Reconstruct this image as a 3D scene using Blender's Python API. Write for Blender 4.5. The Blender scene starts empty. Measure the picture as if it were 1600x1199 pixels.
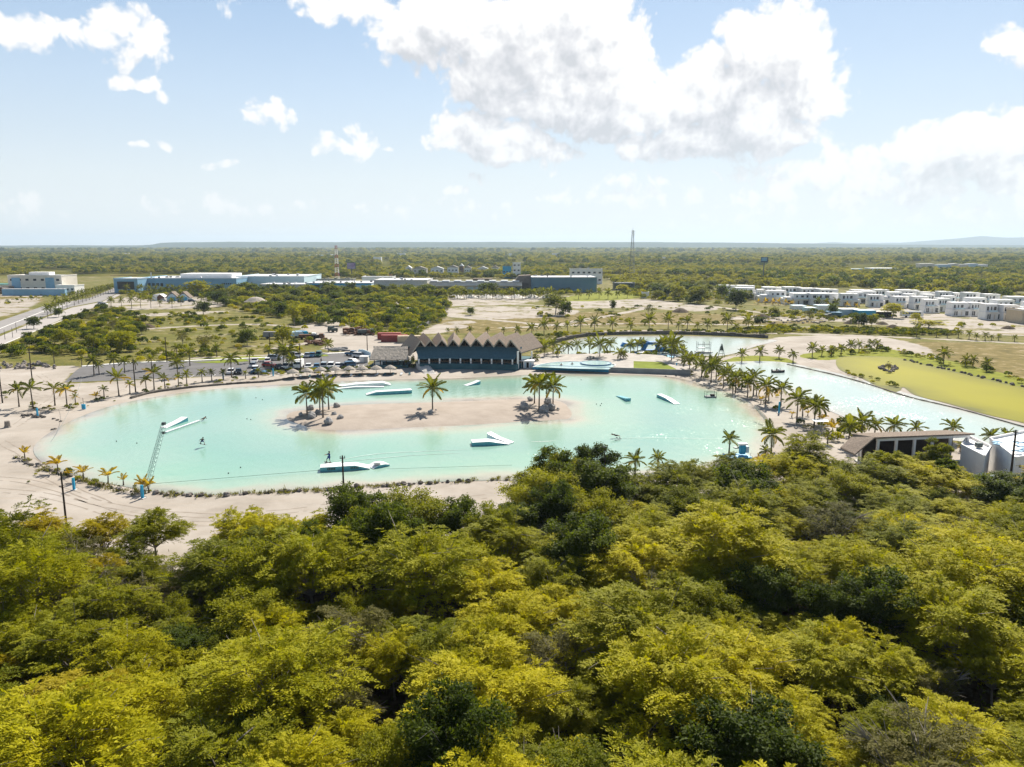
import bpy, math, random
import numpy as np
from mathutils import Vector, Matrix, geometry
R_ = math.radians
random.seed(7); rng = np.random.default_rng(7)
C = bpy.context.scene.collection
SC = bpy.context.scene
# ------------------------------------------------------------------ camera
CH = 36.0; FPX = 1200.0; PITCH = R_(10.1)
cam_d = bpy.data.cameras.new('camera'); cam = bpy.data.objects.new('camera', cam_d); C.objects.link(cam)
cam_d.sensor_width = 36; cam_d.lens = 36 * FPX / 1600; cam_d.clip_start = 0.5; cam_d.clip_end = 90000
cam.location = (0, 0, CH); cam.rotation_euler = (math.pi / 2 - PITCH, 0, 0)
SC.camera = cam
# ------------------------------------------------------------------ light
SUN_AZ, SUN_EL = R_(21), R_(42)            # azimuth from +Y towards +X
sun_dir = Vector((math.sin(SUN_AZ) * math.cos(SUN_EL), math.cos(SUN_AZ) * math.cos(SUN_EL), math.sin(SUN_EL)))
sl = bpy.data.lights.new('sun', 'SUN'); sl.energy = 5.0; sl.angle = R_(0.55); sl.color = (1.0, 0.93, 0.82)
so = bpy.data.objects.new('sun', sl); C.objects.link(so)
so.rotation_euler = sun_dir.to_track_quat('Z', 'Y').to_euler(); so.location = (0, 0, 200)
SC.view_settings.view_transform = 'Standard'; SC.view_settings.look = 'None'
SC.view_settings.exposure = 0.82; SC.view_settings.gamma = 1.0; SC.view_settings.use_curve_mapping = False
SC.render.engine = 'CYCLES'
cy = SC.cycles
cy.use_denoising = True; cy.max_bounces = 6; cy.diffuse_bounces = 2; cy.glossy_bounces = 2
cy.transmission_bounces = 4; cy.transparent_max_bounces = 6; cy.volume_bounces = 0
cy.sample_clamp_indirect = 4.0; cy.caustics_reflective = False; cy.caustics_refractive = False

def px_dir(px, py):
    a = (px - 800) / FPX; b = (599.5 - py) / FPX
    f = Vector((0, math.cos(PITCH), -math.sin(PITCH))); u = Vector((0, math.sin(PITCH), math.cos(PITCH)))
    return (f + a * Vector((1, 0, 0)) + b * u)
def G(px, py, z=0.0):                      # photograph direction -> point on the plane at height z
    d = px_dir(px, py); t = (z - CH) / d.z
    return Vector((d.x * t, d.y * t, z))
def H(px, py, dist):                       # height of a feature seen at py that stands at ground distance dist
    d = px_dir(px, py); return CH + d.z * dist / d.y

# ------------------------------------------------------------------ world: Nishita sky and procedural cumulus
W = bpy.data.worlds.new('World'); SC.world = W; W.use_nodes = True
nt = W.node_tree; nt.nodes.clear()
def N(tree, typ, **kw):
    n = tree.nodes.new(typ)
    for k, v in kw.items(): setattr(n, k, v)
    return n
def MA(tree, op, a, b=None, c=None, clamp=False):
    n = tree.nodes.new('ShaderNodeMath'); n.operation = op; n.use_clamp = clamp
    for i, v in enumerate((a, b, c)):
        if v is None: continue
        if isinstance(v, (int, float)): n.inputs[i].default_value = v
        else: tree.links.new(v, n.inputs[i])
    return n.outputs[0]
def VM(tree, op, a, b=None):
    n = tree.nodes.new('ShaderNodeVectorMath'); n.operation = op
    for i, v in enumerate((a, b)):
        if v is None: continue
        if isinstance(v, tuple): n.inputs[i].default_value = v
        else: tree.links.new(v, n.inputs[i])
    return n.outputs['Value'] if op in ('LENGTH', 'DOT_PRODUCT') else n.outputs[0]
def RAMP(tree, fac, stops, interp='LINEAR'):
    n = tree.nodes.new('ShaderNodeValToRGB'); cr = n.color_ramp; cr.interpolation = interp
    while len(cr.elements) < len(stops): cr.elements.new(0.5)
    for e, (p, c) in zip(cr.elements, stops):
        e.position = p; e.color = (c if isinstance(c, tuple) else (c, c, c)) + (1,)
    tree.links.new(fac, n.inputs[0]); return n.outputs[0]
def MIX(tree, fac, a, b, mode='MIX'):
    n = tree.nodes.new('ShaderNodeMix'); n.data_type = 'RGBA'; n.blend_type = mode
    for i, v in ((0, fac), (6, a), (7, b)):
        if isinstance(v, (int, float)): n.inputs[i].default_value = v
        elif isinstance(v, tuple): n.inputs[i].default_value = v + (1,)
        else: tree.links.new(v, n.inputs[i])
    return n.outputs[2]
# cloud masses (photograph position, half sizes in pixels, weight); turned into sky angles
CL = [(700,35,110,60,1),(800,60,150,90,1),(900,50,110,75,1),(950,110,80,60,1),(880,150,110,55,1),(770,130,90,50,.9),(640,60,60,50,.9),
      (960,170,90,55,1),(1050,165,80,50,1),(1130,130,80,55,1),(1180,80,60,60,1),(1215,35,38,45,1),(1250,95,58,60,1),(1270,150,50,55,1),(1180,180,110,60,1),
      (1080,220,110,35,.9),(1220,215,70,30,.8),(1010,235,55,26,.7),
      (735,200,65,38,1),(790,225,90,36,1),(700,212,50,20,.7),(850,235,50,30,.9),(888,240,24,20,.7),(748,278,30,12,.7),
      (505,5,50,26,1),(560,10,34,26,1),(25,52,60,20,.9),(85,50,44,22,.9),(160,62,30,24,.8),(197,45,48,32,1),(215,78,44,26,.9),(195,95,22,14,.8),
      (198,126,22,12,.8),(233,134,24,10,.9),(260,152,14,7,.7),(427,178,36,24,1),(520,230,32,18,.9),(556,222,34,28,1),(218,229,12,8,.7),(254,228,11,9,.7),(345,259,18,9,.8),(612,240,10,5,.6),
      (1470,235,80,42,.9),(1560,215,80,46,1),(1400,270,90,40,.85),(1330,250,50,26,.8),(1560,280,120,45,.9),(1300,280,90,30,.8),(1180,268,70,22,.7),
      (1575,75,40,25,1),(1600,85,30,22,.9),(1325,122,10,10,.7),(1015,90,16,28,.55),(1028,108,20,8,.5),
      (1440,300,220,28,.7),(1240,310,150,24,.6),(1020,310,80,22,.5),(960,290,60,20,.5),(1115,277,18,8,.6),(860,306,40,12,.5),(712,303,22,7,.7),
      (20,325,30,22,.6),(92,335,26,8,.5),(265,325,55,16,.35),(390,325,60,22,.45),(490,325,26,10,.45),(570,325,60,16,.4),(640,322,80,14,.35),(770,330,90,14,.35),
      (350,5,24,10,.3),(1560,330,140,30,.5),(1300,345,220,18,.4)]
def to_ang(px, py):
    d = px_dir(px, py).normalized(); return math.atan2(d.x, d.y), math.asin(d.z)
def build_density(inp_name='density'):
    g = bpy.data.node_groups.new('cloud_density', 'ShaderNodeTree')
    g.interface.new_socket('Vector', in_out='INPUT', socket_type='NodeSocketVector')
    g.interface.new_socket('Shift', in_out='INPUT', socket_type='NodeSocketVector')
    g.interface.new_socket('Density', in_out='OUTPUT', socket_type='NodeSocketFloat')
    gi = N(g, 'NodeGroupInput'); go = N(g, 'NodeGroupOutput')
    d = VM(g, 'NORMALIZE', gi.outputs[0])
    sp = N(g, 'ShaderNodeSeparateXYZ'); g.links.new(d, sp.inputs[0])
    az = MA(g, 'ARCTAN2', sp.outputs[0], sp.outputs[1]); el = MA(g, 'ARCSINE', sp.outputs[2])
    cb = N(g, 'ShaderNodeCombineXYZ'); g.links.new(az, cb.inputs[0]); g.links.new(el, cb.inputs[1])
    p0 = VM(g, 'ADD', cb.outputs[0], gi.outputs[1])
    # warp
    w = N(g, 'ShaderNodeTexNoise', noise_dimensions='2D'); w.inputs['Scale'].default_value = 13; w.inputs['Detail'].default_value = 1.5
    g.links.new(p0, w.inputs['Vector'])
    wv = VM(g, 'SUBTRACT', w.outputs['Color'], (.5, .5, .5))
    sc = N(g, 'ShaderNodeVectorMath', operation='SCALE'); g.links.new(wv, sc.inputs[0]); sc.inputs['Scale'].default_value = 0.034
    p = VM(g, 'ADD', p0, sc.outputs[0])
    acc = None
    for (px, py, rx, ry, wt) in CL:
        a, e = to_ang(px, py)
        v = VM(g, 'SUBTRACT', p, (a, e, 0)); v = VM(g, 'MULTIPLY', v, (FPX / rx * (.92 if rx > 50 else .82), FPX / ry * (.92 if rx > 50 else .82), 0)); l = VM(g, 'DOT_PRODUCT', v, v)
        wt *= 1.7 if rx > 50 and py < 245 else 1.15
        q = MA(g, 'MULTIPLY_ADD', l, -wt, wt)
        acc = q if acc is None else MA(g, 'SMOOTH_MAX', acc, q, 0.25)
    nz = N(g, 'ShaderNodeTexNoise', noise_dimensions='2D'); nz.inputs['Scale'].default_value = 26; nz.inputs['Detail'].default_value = 7; nz.inputs['Roughness'].default_value = .52
    g.links.new(p0, nz.inputs['Vector'])
    vo = N(g, 'ShaderNodeTexVoronoi', voronoi_dimensions='2D'); vo.inputs['Scale'].default_value = 48; vo.feature = 'SMOOTH_F1'; vo.inputs['Smoothness'].default_value = .6; vo.inputs['Detail'].default_value = 2; vo.inputs['Roughness'].default_value = .6
    g.links.new(p, vo.inputs['Vector'])
    n1 = MA(g, 'MULTIPLY_ADD', nz.outputs['Fac'], 1.9, -.93)
    n2 = MA(g, 'MULTIPLY_ADD', vo.outputs['Distance'], -.7, 0.30)
    s = MA(g, 'ADD', acc, n1); s = MA(g, 'ADD', s, n2)
    g.links.new(s, go.inputs[0]); return g
dg = build_density()
geo = N(nt, 'ShaderNodeTexCoord')
sky = N(nt, 'ShaderNodeTexSky', sky_type='NISHITA'); sky.sun_disc = False
sky.sun_elevation = SUN_EL; sky.sun_rotation = SUN_AZ; sky.altitude = 0; sky.air_density = 1.0; sky.dust_density = 0.5; sky.ozone_density = 1.0
bg1 = N(nt, 'ShaderNodeBackground'); nt.links.new(sky.outputs[0], bg1.inputs[0]); bg1.inputs[1].default_value = 0.047
def dens(shift):
    g = N(nt, 'ShaderNodeGroup', node_tree=dg); nt.links.new(geo.outputs['Generated'], g.inputs[0]); g.inputs[1].default_value = shift; return g.outputs[0]
d0 = dens((0, 0, 0)); d1 = dens((0.008, 0.016, 0)); d2 = dens((0.018, 0.045, 0))
cover = MA(nt, 'SMOOTHSTEP' if False else 'MULTIPLY', d0, 2.6, clamp=True)
mr = N(nt, 'ShaderNodeMapRange', interpolation_type='SMOOTHSTEP'); nt.links.new(d0, mr.inputs[0]); mr.inputs[1].default_value = 0.0; mr.inputs[2].default_value = 0.62
# shade: thick matter between the point and the sun is grey
sh = MA(nt, 'ADD', MA(nt, 'MULTIPLY', MA(nt, 'SUBTRACT', d1, d0), .8), MA(nt, 'MULTIPLY', MA(nt, 'MAXIMUM', d2, 0), .82))
ccol = RAMP(nt, MA(nt, 'MULTIPLY', sh, .58, clamp=True), [(0, (1.08, 1.07, 1.06)), (.3, (1.02, 1.02, 1.02)), (.5, (.90, .905, .925)), (.72, (.80, .81, .845)), (1, (.68, .70, .74))])
sepd = N(nt, 'ShaderNodeSeparateXYZ'); nt.links.new(VM(nt, 'NORMALIZE', geo.outputs['Generated']), sepd.inputs[0])
low = RAMP(nt, sepd.outputs[2], [(0.0, 0.2), (.05, 0.6), (.12, 0.9), (.2, 1.0)])
fac = MA(nt, 'MULTIPLY', mr.outputs[0], low, clamp=True)
bg2 = N(nt, 'ShaderNodeBackground'); nt.links.new(ccol, bg2.inputs[0]); bg2.inputs[1].default_value = 0.56
# thin bright humidity veil, thickest near the horizon
bgv = N(nt, 'ShaderNodeBackground'); bgv.inputs[1].default_value = 0.61
nt.links.new(RAMP(nt, sepd.outputs[2], [(0.0, (.83, .865, .87)), (.08, (.80, .875, .92)), (.18, (.68, .83, 1.0)), (.35, (.42, .66, 1.0))]), bgv.inputs[0])
veil = RAMP(nt, sepd.outputs[2], [(0.0, .97), (.05, .90), (.13, .72), (.27, .55), (.31, .45), (.40, .10), (.7, .0)])
mv = N(nt, 'ShaderNodeMixShader'); nt.links.new(veil, mv.inputs[0]); nt.links.new(bg1.outputs[0], mv.inputs[1]); nt.links.new(bgv.outputs[0], mv.inputs[2])
mx = N(nt, 'ShaderNodeMixShader'); nt.links.new(fac, mx.inputs[0]); nt.links.new(mv.outputs[0], mx.inputs[1]); nt.links.new(bg2.outputs[0], mx.inputs[2])
wo = N(nt, 'ShaderNodeOutputWorld'); nt.links.new(mx.outputs[0], wo.inputs[0])
W.cycles.sampling_method = 'MANUAL'; W.cycles.sample_map_resolution = 512

# ------------------------------------------------------------------ materials
MATS = {}
def mat(name, col, rough=.8, spec=.3, metal=0, var=0.0, vscale=3.0, bump=0.0, bscale=20.0, col2=None, emit=None):
    if name in MATS: return MATS[name]
    m = bpy.data.materials.new(name); m.use_nodes = True; t = m.node_tree; b = t.nodes['Principled BSDF']
    b.inputs['Roughness'].default_value = rough; b.inputs['Specular IOR Level'].default_value = spec; b.inputs['Metallic'].default_value = metal
    b.inputs['Base Color'].default_value = tuple(col) + (1,)
    if var > 0 or bump > 0:
        tc = N(t, 'ShaderNodeTexCoord')
        n = N(t, 'ShaderNodeTexNoise'); n.inputs['Scale'].default_value = vscale; n.inputs['Detail'].default_value = 6; n.inputs['Roughness'].default_value = .62
        t.links.new(tc.outputs['Object'], n.inputs['Vector'])
        if var > 0:
            c2 = col2 or tuple(c * (1 - var) for c in col)
            c1 = col if col2 else tuple(min(c * (1 + var * .5), .95) for c in col)
            t.links.new(RAMP(t, n.outputs['Fac'], [(.32, tuple(c2)), (.66, tuple(c1))]), b.inputs['Base Color'])
        if bump > 0:
            n2 = N(t, 'ShaderNodeTexNoise'); n2.inputs['Scale'].default_value = bscale; n2.inputs['Detail'].default_value = 4
            t.links.new(tc.outputs['Object'], n2.inputs['Vector'])
            bp = N(t, 'ShaderNodeBump'); bp.inputs['Strength'].default_value = bump; bp.inputs['Distance'].default_value = .1
            t.links.new(n2.outputs['Fac'], bp.inputs['Height']); t.links.new(bp.outputs[0], b.inputs['Normal'])
    MATS[name] = m; return m
def leaf_mat(name, dark, light, trans, tcol, tw=.5, rough=.65):
    m = bpy.data.materials.new(name); m.use_nodes = True; t = m.node_tree; b = t.nodes['Principled BSDF']
    at = N(t, 'ShaderNodeAttribute', attribute_name='tint'); oi = N(t, 'ShaderNodeObjectInfo')
    f = MA(t, 'MULTIPLY_ADD', oi.outputs['Random'], .5, MA(t, 'MULTIPLY', at.outputs['Fac'], .5))
    col = RAMP(t, f, [(0, dark), (1, light)]); t.links.new(col, b.inputs['Base Color'])
    b.inputs['Roughness'].default_value = rough; b.inputs['Specular IOR Level'].default_value = .12
    tr = N(t, 'ShaderNodeBsdfTranslucent'); t.links.new(MIX(t, f, trans, tcol), tr.inputs[0])
    ms = N(t, 'ShaderNodeMixShader'); ms.inputs[0].default_value = tw
    t.links.new(b.outputs[0], ms.inputs[1]); t.links.new(tr.outputs[0], ms.inputs[2])
    t.links.new(ms.outputs[0], t.nodes['Material Output'].inputs[0]); MATS[name] = m; return m
leaf_mat('leaf_yellow', (.22, .24, .005), (.54, .47, .007), (.26, .28, .004), (.68, .60, .006), .38)
leaf_mat('leaf_green', (.09, .12, .006), (.36, .34, .008), (.12, .16, .004), (.50, .47, .007), .38)
leaf_mat('leaf_dark', (.028, .048, .005), (.10, .13, .007), (.05, .085, .004), (.22, .27, .007), .38)
leaf_mat('leaf_grey', (.10, .10, .03), (.20, .18, .05), (.12, .13, .02), (.30, .27, .05), .40)
leaf_mat('leaf_gold', (.26, .22, .008), (.44, .35, .010), (.34, .29, .006), (.62, .50, .010), .36)
leaf_mat('leaf_far', (.12, .13, .018), (.30, .26, .03), (.18, .20, .010), (.50, .45, .02), .42)
leaf_mat('frond_green', (.04, .06, .010), (.12, .13, .014), (.11, .14, .008), (.36, .36, .014), .40, .5)
leaf_mat('frond_gold', (.24, .18, .014), (.42, .28, .02), (.40, .29, .012), (.72, .48, .02), .48, .5)
mat('bark', (.27, .24, .21), .9, .1, var=.35, vscale=6)
mat('palm_bark', (.16, .13, .105), .9, .1, var=.3, vscale=5)
mat('white_wall', (.88, .865, .84), .8, .2, var=.06, vscale=.6)
mat('cream_wall', (.72, .66, .57), .85, .2, var=.08, vscale=.5)
mat('white_plastic', (.82, .84, .84), .35, .4, var=.05, vscale=1.5)
mat('blue_plastic', (.12, .42, .50), .35, .4, var=.12, vscale=1.2)
mat('bright_blue', (.01, .16, .45), .4, .4)
mat('sky_paint', (.02, .36, .60), .5, .4, var=.15, vscale=2)
mat('teal_paint', (.05, .34, .37), .5, .4, var=.15, vscale=2)
mat('dark_window', (.02, .03, .045), .12, .5)
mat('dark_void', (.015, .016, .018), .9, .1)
mat('thatch', (.27, .22, .18), .95, .05, var=.4, vscale=4, bump=.6, bscale=9)
mat('thatch_light', (.46, .41, .35), .95, .05, var=.45, vscale=3, bump=.6, bscale=9)
mat('thatch_shade_blue', (.075, .155, .20), .95, .05, var=.25, vscale=2.5, bump=.6, bscale=9)  # thatch with its blue sky-lit shade put into the base colour
mat('wood_pole', (.055, .04, .032), .85, .15, var=.3, vscale=4)
mat('timber', (.20, .14, .09), .8, .2, var=.3, vscale=3)
mat('concrete', (.60, .575, .54), .85, .2, var=.14, vscale=.8)
mat('concrete_grey', (.30, .30, .30), .85, .2, var=.2, vscale=.5)
mat('boulder_grey', (.36, .35, .345), .95, .1, var=.4, vscale=2.2, bump=.6, bscale=4)
mat('rock', (.30, .265, .235), .95, .1, var=.45, vscale=2.2, bump=.6, bscale=4)
mat('rock_dark', (.15, .135, .12), .95, .1, var=.45, vscale=2.2, bump=.6, bscale=4)
mat('asphalt', (.155, .15, .15), .9, .2, var=.22, vscale=.12)
mat('steel', (.35, .38, .38), .4, .5, metal=.7)
mat('steel_dark', (.07, .09, .09), .5, .4, metal=.4)
mat('red_paint', (.33, .06, .05), .6, .3, var=.2, vscale=1)
mat('rust', (.17, .085, .05), .8, .2, var=.4, vscale=2)
mat('beige_paint', (.58, .47, .32), .7, .3, var=.1, vscale=1)
mat('black_rubber', (.018, .018, .02), .7, .3)
mat('car_white', (.80, .80, .80), .25, .5); mat('car_silver', (.42, .46, .50), .25, .5, metal=.4); mat('car_blue', (.04, .15, .28), .25, .5)
mat('car_dark', (.025, .03, .04), .25, .5); mat('car_red', (.35, .03, .025), .25, .5); mat('car_green', (.03, .12, .10), .25, .5)
mat('tank_green', (.02, .2, .16), .4, .4)
mat('skin', (.42, .24, .16), .6, .3); mat('cloth_blue', (.012, .04, .22), .8, .2); mat('cloth_black', (.015, .016, .02), .8, .2); mat('hair_dark', (.02, .014, .01), .8, .2)
mat('pool_water', (.42, .60, .60), .06, .5, var=.08, vscale=.4, bump=.15, bscale=3)
mat('blue_tile', (.015, .13, .28), .3, .5, var=.25, vscale=1.2)
mat('roof_white', (.74, .74, .74), .6, .3, var=.1, vscale=.2)
mat('blue_wall', (.24, .44, .60), .7, .3, var=.14, vscale=.12)
mat('slate_wall', (.11, .22, .30), .7, .3, var=.14, vscale=.12)
mat('pale_blue_wall', (.56, .72, .80), .7, .3, var=.1, vscale=.12)
mat('teal_wall', (.045, .125, .15), .8, .2, var=.25, vscale=.6)
mat('lawn', (.19, .23, .025), .95, .1, var=.25, vscale=.4, bump=.3, bscale=4)
mat('dirt_dark', (.13, .10, .07), .95, .1, var=.4, vscale=1)
mat('billboard_print', (.45, .42, .55), .5, .3, var=.6, vscale=.5, col2=(.25, .12, .35))
mat('sign_dark', (.03, .07, .12), .5, .3)
mat('paint_line', (.75, .74, .72), .7, .2)

# ------------------------------------------------------------------ mesh helpers
def mk(name, V, F, m=None, parent=None, smooth=False, loc=None):
    me = bpy.data.meshes.new(name)
    V = np.asarray(V, dtype=np.float32).reshape(-1, 3)
    if isinstance(F, np.ndarray):
        k = F.shape[1]; n = len(F)
        me.vertices.add(len(V)); me.vertices.foreach_set('co', V.ravel())
        me.loops.add(n * k); me.loops.foreach_set('vertex_index', F.astype(np.int32).ravel())
        me.polygons.add(n); me.polygons.foreach_set('loop_start', np.arange(0, n * k, k, dtype=np.int32))
        me.update(calc_edges=True)
    else:
        me.from_pydata(V.tolist(), [], F); me.update()
    if m: me.materials.append(MATS[m] if isinstance(m, str) else m)
    if smooth: me.polygons.foreach_set('use_smooth', [True] * len(me.polygons))
    o = bpy.data.objects.new(name, me); C.objects.link(o)
    if parent: o.parent = parent
    if loc is not None: o.location = loc
    return o
class MB:
    def __init__(s): s.v = []; s.f = []
    def add(s, vs, fs):
        k = len(s.v); s.v += [tuple(v) for v in vs]; s.f += [[i + k for i in f] for f in fs]; return s
    def box(s, c, d, rz=0, rx=0, ry=0, taper=1.0):
        x, y, z = d[0] / 2, d[1] / 2, d[2] / 2
        M = Matrix.Rotation(rz, 3, 'Z') @ Matrix.Rotation(ry, 3, 'Y') @ Matrix.Rotation(rx, 3, 'X')
        vs = [M @ Vector((sx * x * (taper if sz > 0 else 1), sy * y * (taper if sz > 0 else 1), sz * z)) + Vector(c) for sz in (-1, 1) for sy in (-1, 1) for sx in (-1, 1)]
        return s.add(vs, [[0, 2, 3, 1], [4, 5, 7, 6], [0, 1, 5, 4], [2, 6, 7, 3], [0, 4, 6, 2], [1, 3, 7, 5]])
    def tube(s, pts, rad, n=6, cap=True):
        pts = [Vector(p) for p in pts]
        if not hasattr(rad, '__len__'): rad = [rad] * len(pts)
        vs = []
        for i, p in enumerate(pts):
            t = (pts[min(i + 1, len(pts) - 1)] - pts[max(i - 1, 0)]).normalized()
            a = t.cross(Vector((0, 0, 1)));
            if a.length < 1e-3: a = Vector((1, 0, 0))
            a.normalize(); b = t.cross(a)
            for k in range(n):
                an = 2 * math.pi * k / n; vs.append(p + (a * math.cos(an) + b * math.sin(an)) * rad[i])
        fs = [[i * n + k, i * n + (k + 1) % n, (i + 1) * n + (k + 1) % n, (i + 1) * n + k] for i in range(len(pts) - 1) for k in range(n)]
        if cap: fs += [list(range(n))[::-1], [(len(pts) - 1) * n + k for k in range(n)]]
        return s.add(vs, fs)
    def prism(s, poly, z0, z1):
        n = len(poly); vs = [(p[0], p[1], z0) for p in poly] + [(p[0], p[1], z1) for p in poly]
        return s.add(vs, [list(range(n))[::-1], list(range(n, 2 * n))] + [[i, (i + 1) % n, n + (i + 1) % n, n + i] for i in range(n)])
    def side(s, prof, y0, y1):          # profile in x,z extruded along y
        n = len(prof); vs = [(p[0], y0, p[1]) for p in prof] + [(p[0], y1, p[1]) for p in prof]
        return s.add(vs, [list(range(n)), list(range(n, 2 * n))[::-1]] + [[i, n + i, n + (i + 1) % n, (i + 1) % n] for i in range(n)])
    def lathe(s, prof, n=12, c=(0, 0, 0)):
        vs = [(c[0] + r * math.cos(2 * math.pi * k / n), c[1] + r * math.sin(2 * math.pi * k / n), c[2] + z) for r, z in prof for k in range(n)]
        return s.add(vs, [[i * n + k, i * n + (k + 1) % n, (i + 1) * n + (k + 1) % n, (i + 1) * n + k] for i in range(len(prof) - 1) for k in range(n)])
    def build(s, name, m, parent=None, smooth=False, loc=None): return mk(name, s.v, s.f, m, parent, smooth, loc)
def thing(name, label, cat, loc=(0, 0, 0), rz=0, group=None, sc=1.0):
    o = bpy.data.objects.new(name, None); C.objects.link(o); o.empty_display_size = .5
    o.location = loc; o.rotation_euler = (0, 0, rz); o.scale = (sc, sc, sc) if not hasattr(sc, '__len__') else sc
    o['label'] = label; o['category'] = cat
    if group: o['group'] = group
    return o
def tag(o, label=None, cat=None, group=None, kind=None):
    if label: o['label'] = label
    if cat: o['category'] = cat
    if group: o['group'] = group
    if kind: o['kind'] = kind
    return o
KIDS = {}
def note(root, kids): KIDS[root.name] = kids; return root
def dup(root, loc, rz=0, sc=None, label=None, group=None):
    r = root.copy(); C.objects.link(r); r.location = loc; r.rotation_euler = (0, 0, rz)
    if sc is not None: r.scale = (sc, sc, sc) if not hasattr(sc, '__len__') else sc
    if label: r['label'] = label
    if group: r['group'] = group
    def rec(a, b):
        for ch in KIDMAP.get(a.name, ()):
            c = ch.copy(); C.objects.link(c); c.parent = b; rec(ch, c)
    rec(root, r); return r
KIDMAP = {}
def regkids(root):
    stack = [root]; allo = {}
    for o in C.objects:
        if o.parent: allo.setdefault(o.parent.name, []).append(o)
    while stack:
        a = stack.pop(); KIDMAP[a.name] = allo.get(a.name, []); stack += KIDMAP[a.name]
    return root
ORD = ['first', 'second', 'third', 'fourth', 'fifth', 'sixth', 'seventh', 'eighth', 'ninth', 'tenth', 'eleventh', 'twelfth', 'thirteenth', 'fourteenth', 'fifteenth', 'sixteenth', 'seventeenth', 'eighteenth', 'nineteenth', 'twentieth']
for _t, _te in (('twenty', 'twentieth'), ('thirty', 'thirtieth'), ('forty', 'fortieth'), ('fifty', 'fiftieth'), ('sixty', 'sixtieth'), ('seventy', 'seventieth')):
    ORD = ORD[:len(ORD) - 1] + [_te] if ORD[-1] == '' else ORD
    if len(ORD) % 10 == 0 and ORD[-1] != _te: ORD[-1] = _te
    ORD += [_t + '-' + w for w in ORD[:9]] + ['']
def catmull(pts, n=6, closed=True):
    P = [Vector((p[0], p[1])) for p in pts]; m = len(P); out = []
    for i in range(m if closed else m - 1):
        a, b, c, d = (P[(i - 1) % m], P[i], P[(i + 1) % m], P[(i + 2) % m]) if closed else (P[max(i - 1, 0)], P[i], P[i + 1], P[min(i + 2, m - 1)])
        for k in range(n):
            t = k / n; out.append(.5 * ((2 * b) + (c - a) * t + (2 * a - 5 * b + 4 * c - d) * t * t + (3 * b - a - 3 * c + d) * t ** 3))
    if not closed: out.append(P[-1])
    return out
def gp(pts, closed=True, n=6, smooth=True):
    w = [G(*p) for p in pts]
    return [(v.x, v.y) for v in catmull(w, n, closed)] if smooth else [(v.x, v.y) for v in w]
def inpoly(X, Y, poly):
    res = np.zeros(X.shape, bool); n = len(poly)
    for i in range(n):
        x1, y1 = poly[i]; x2, y2 = poly[(i + 1) % n]
        if y1 == y2: continue
        c = ((y1 > Y) != (y2 > Y)) & (X < (x2 - x1) * (Y - y1) / (y2 - y1) + x1)
        res ^= c
    return res
def polydist(X, Y, poly, closed=True):
    d = np.full(X.shape, 1e9); n = len(poly)
    for i in range(n if closed else n - 1):
        ax, ay = poly[i]; bx, by = poly[(i + 1) % n]; dx, dy = bx - ax, by - ay; L = dx * dx + dy * dy + 1e-9
        t = np.clip(((X - ax) * dx + (Y - ay) * dy) / L, 0, 1)
        d = np.minimum(d, (X - ax - t * dx) ** 2 + (Y - ay - t * dy) ** 2)
    return np.sqrt(d)
# ------------------------------------------------------------------ outlines (traced, laid on the ground plane)
LAG = gp([(52,702),(62,688),(85,672),(120,654),(170,636),(240,621),(330,609),(430,602),(520,597),(600,594),(700,592),(780,588.5),(830,586),(900,584.5),(960,585),(1020,587),(1060,591),(1100,602),(1140,614),(1175,632),(1198,652),(1210,678),(1205,700),(1160,722),(1060,740),(940,748),(800,751),(700,753),(600,758),(500,764),(400,771),(320,774),(250,770),(190,760),(130,747),(85,733),(60,718)])
ISL = gp([(447,656),(452,645),(480,640),(530,634),(600,631),(700,628),(800,624),(850,624),(880,629),(893,642),(893,654),(870,657),(800,661),(720,666),(640,669),(560,673),(500,672),(470,665)])
LAG2 = gp([(868,552),(872,540),(900,530),(950,526),(1050,525),(1130,527),(1200,531),(1214,533),(1180,542),(1150,552),(1120,557),(1080,556),(1030,560),(960,557),(900,558)])
LAG3 = gp([(1108,570),(1135,566),(1200,565),(1240,569),(1310,584),(1400,610),(1470,630),(1540,649),(1640,676),(1800,720),(1900,760),(1700,722),(1600,704),(1500,690),(1420,682),(1350,664),(1290,640),(1230,614),(1180,598),(1140,586)])
POND = gp([(1306,566),(1312,559),(1340,557),(1400,559),(1430,567),(1500,583),(1560,597),(1620,611),(1760,650),(1860,690),(1800,720),(1700,692),(1600,662),(1540,648),(1480,631),(1430,618),(1412,606),(1406,611),(1392,614),(1372,605),(1345,591),(1322,583),(1310,576)])
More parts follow.
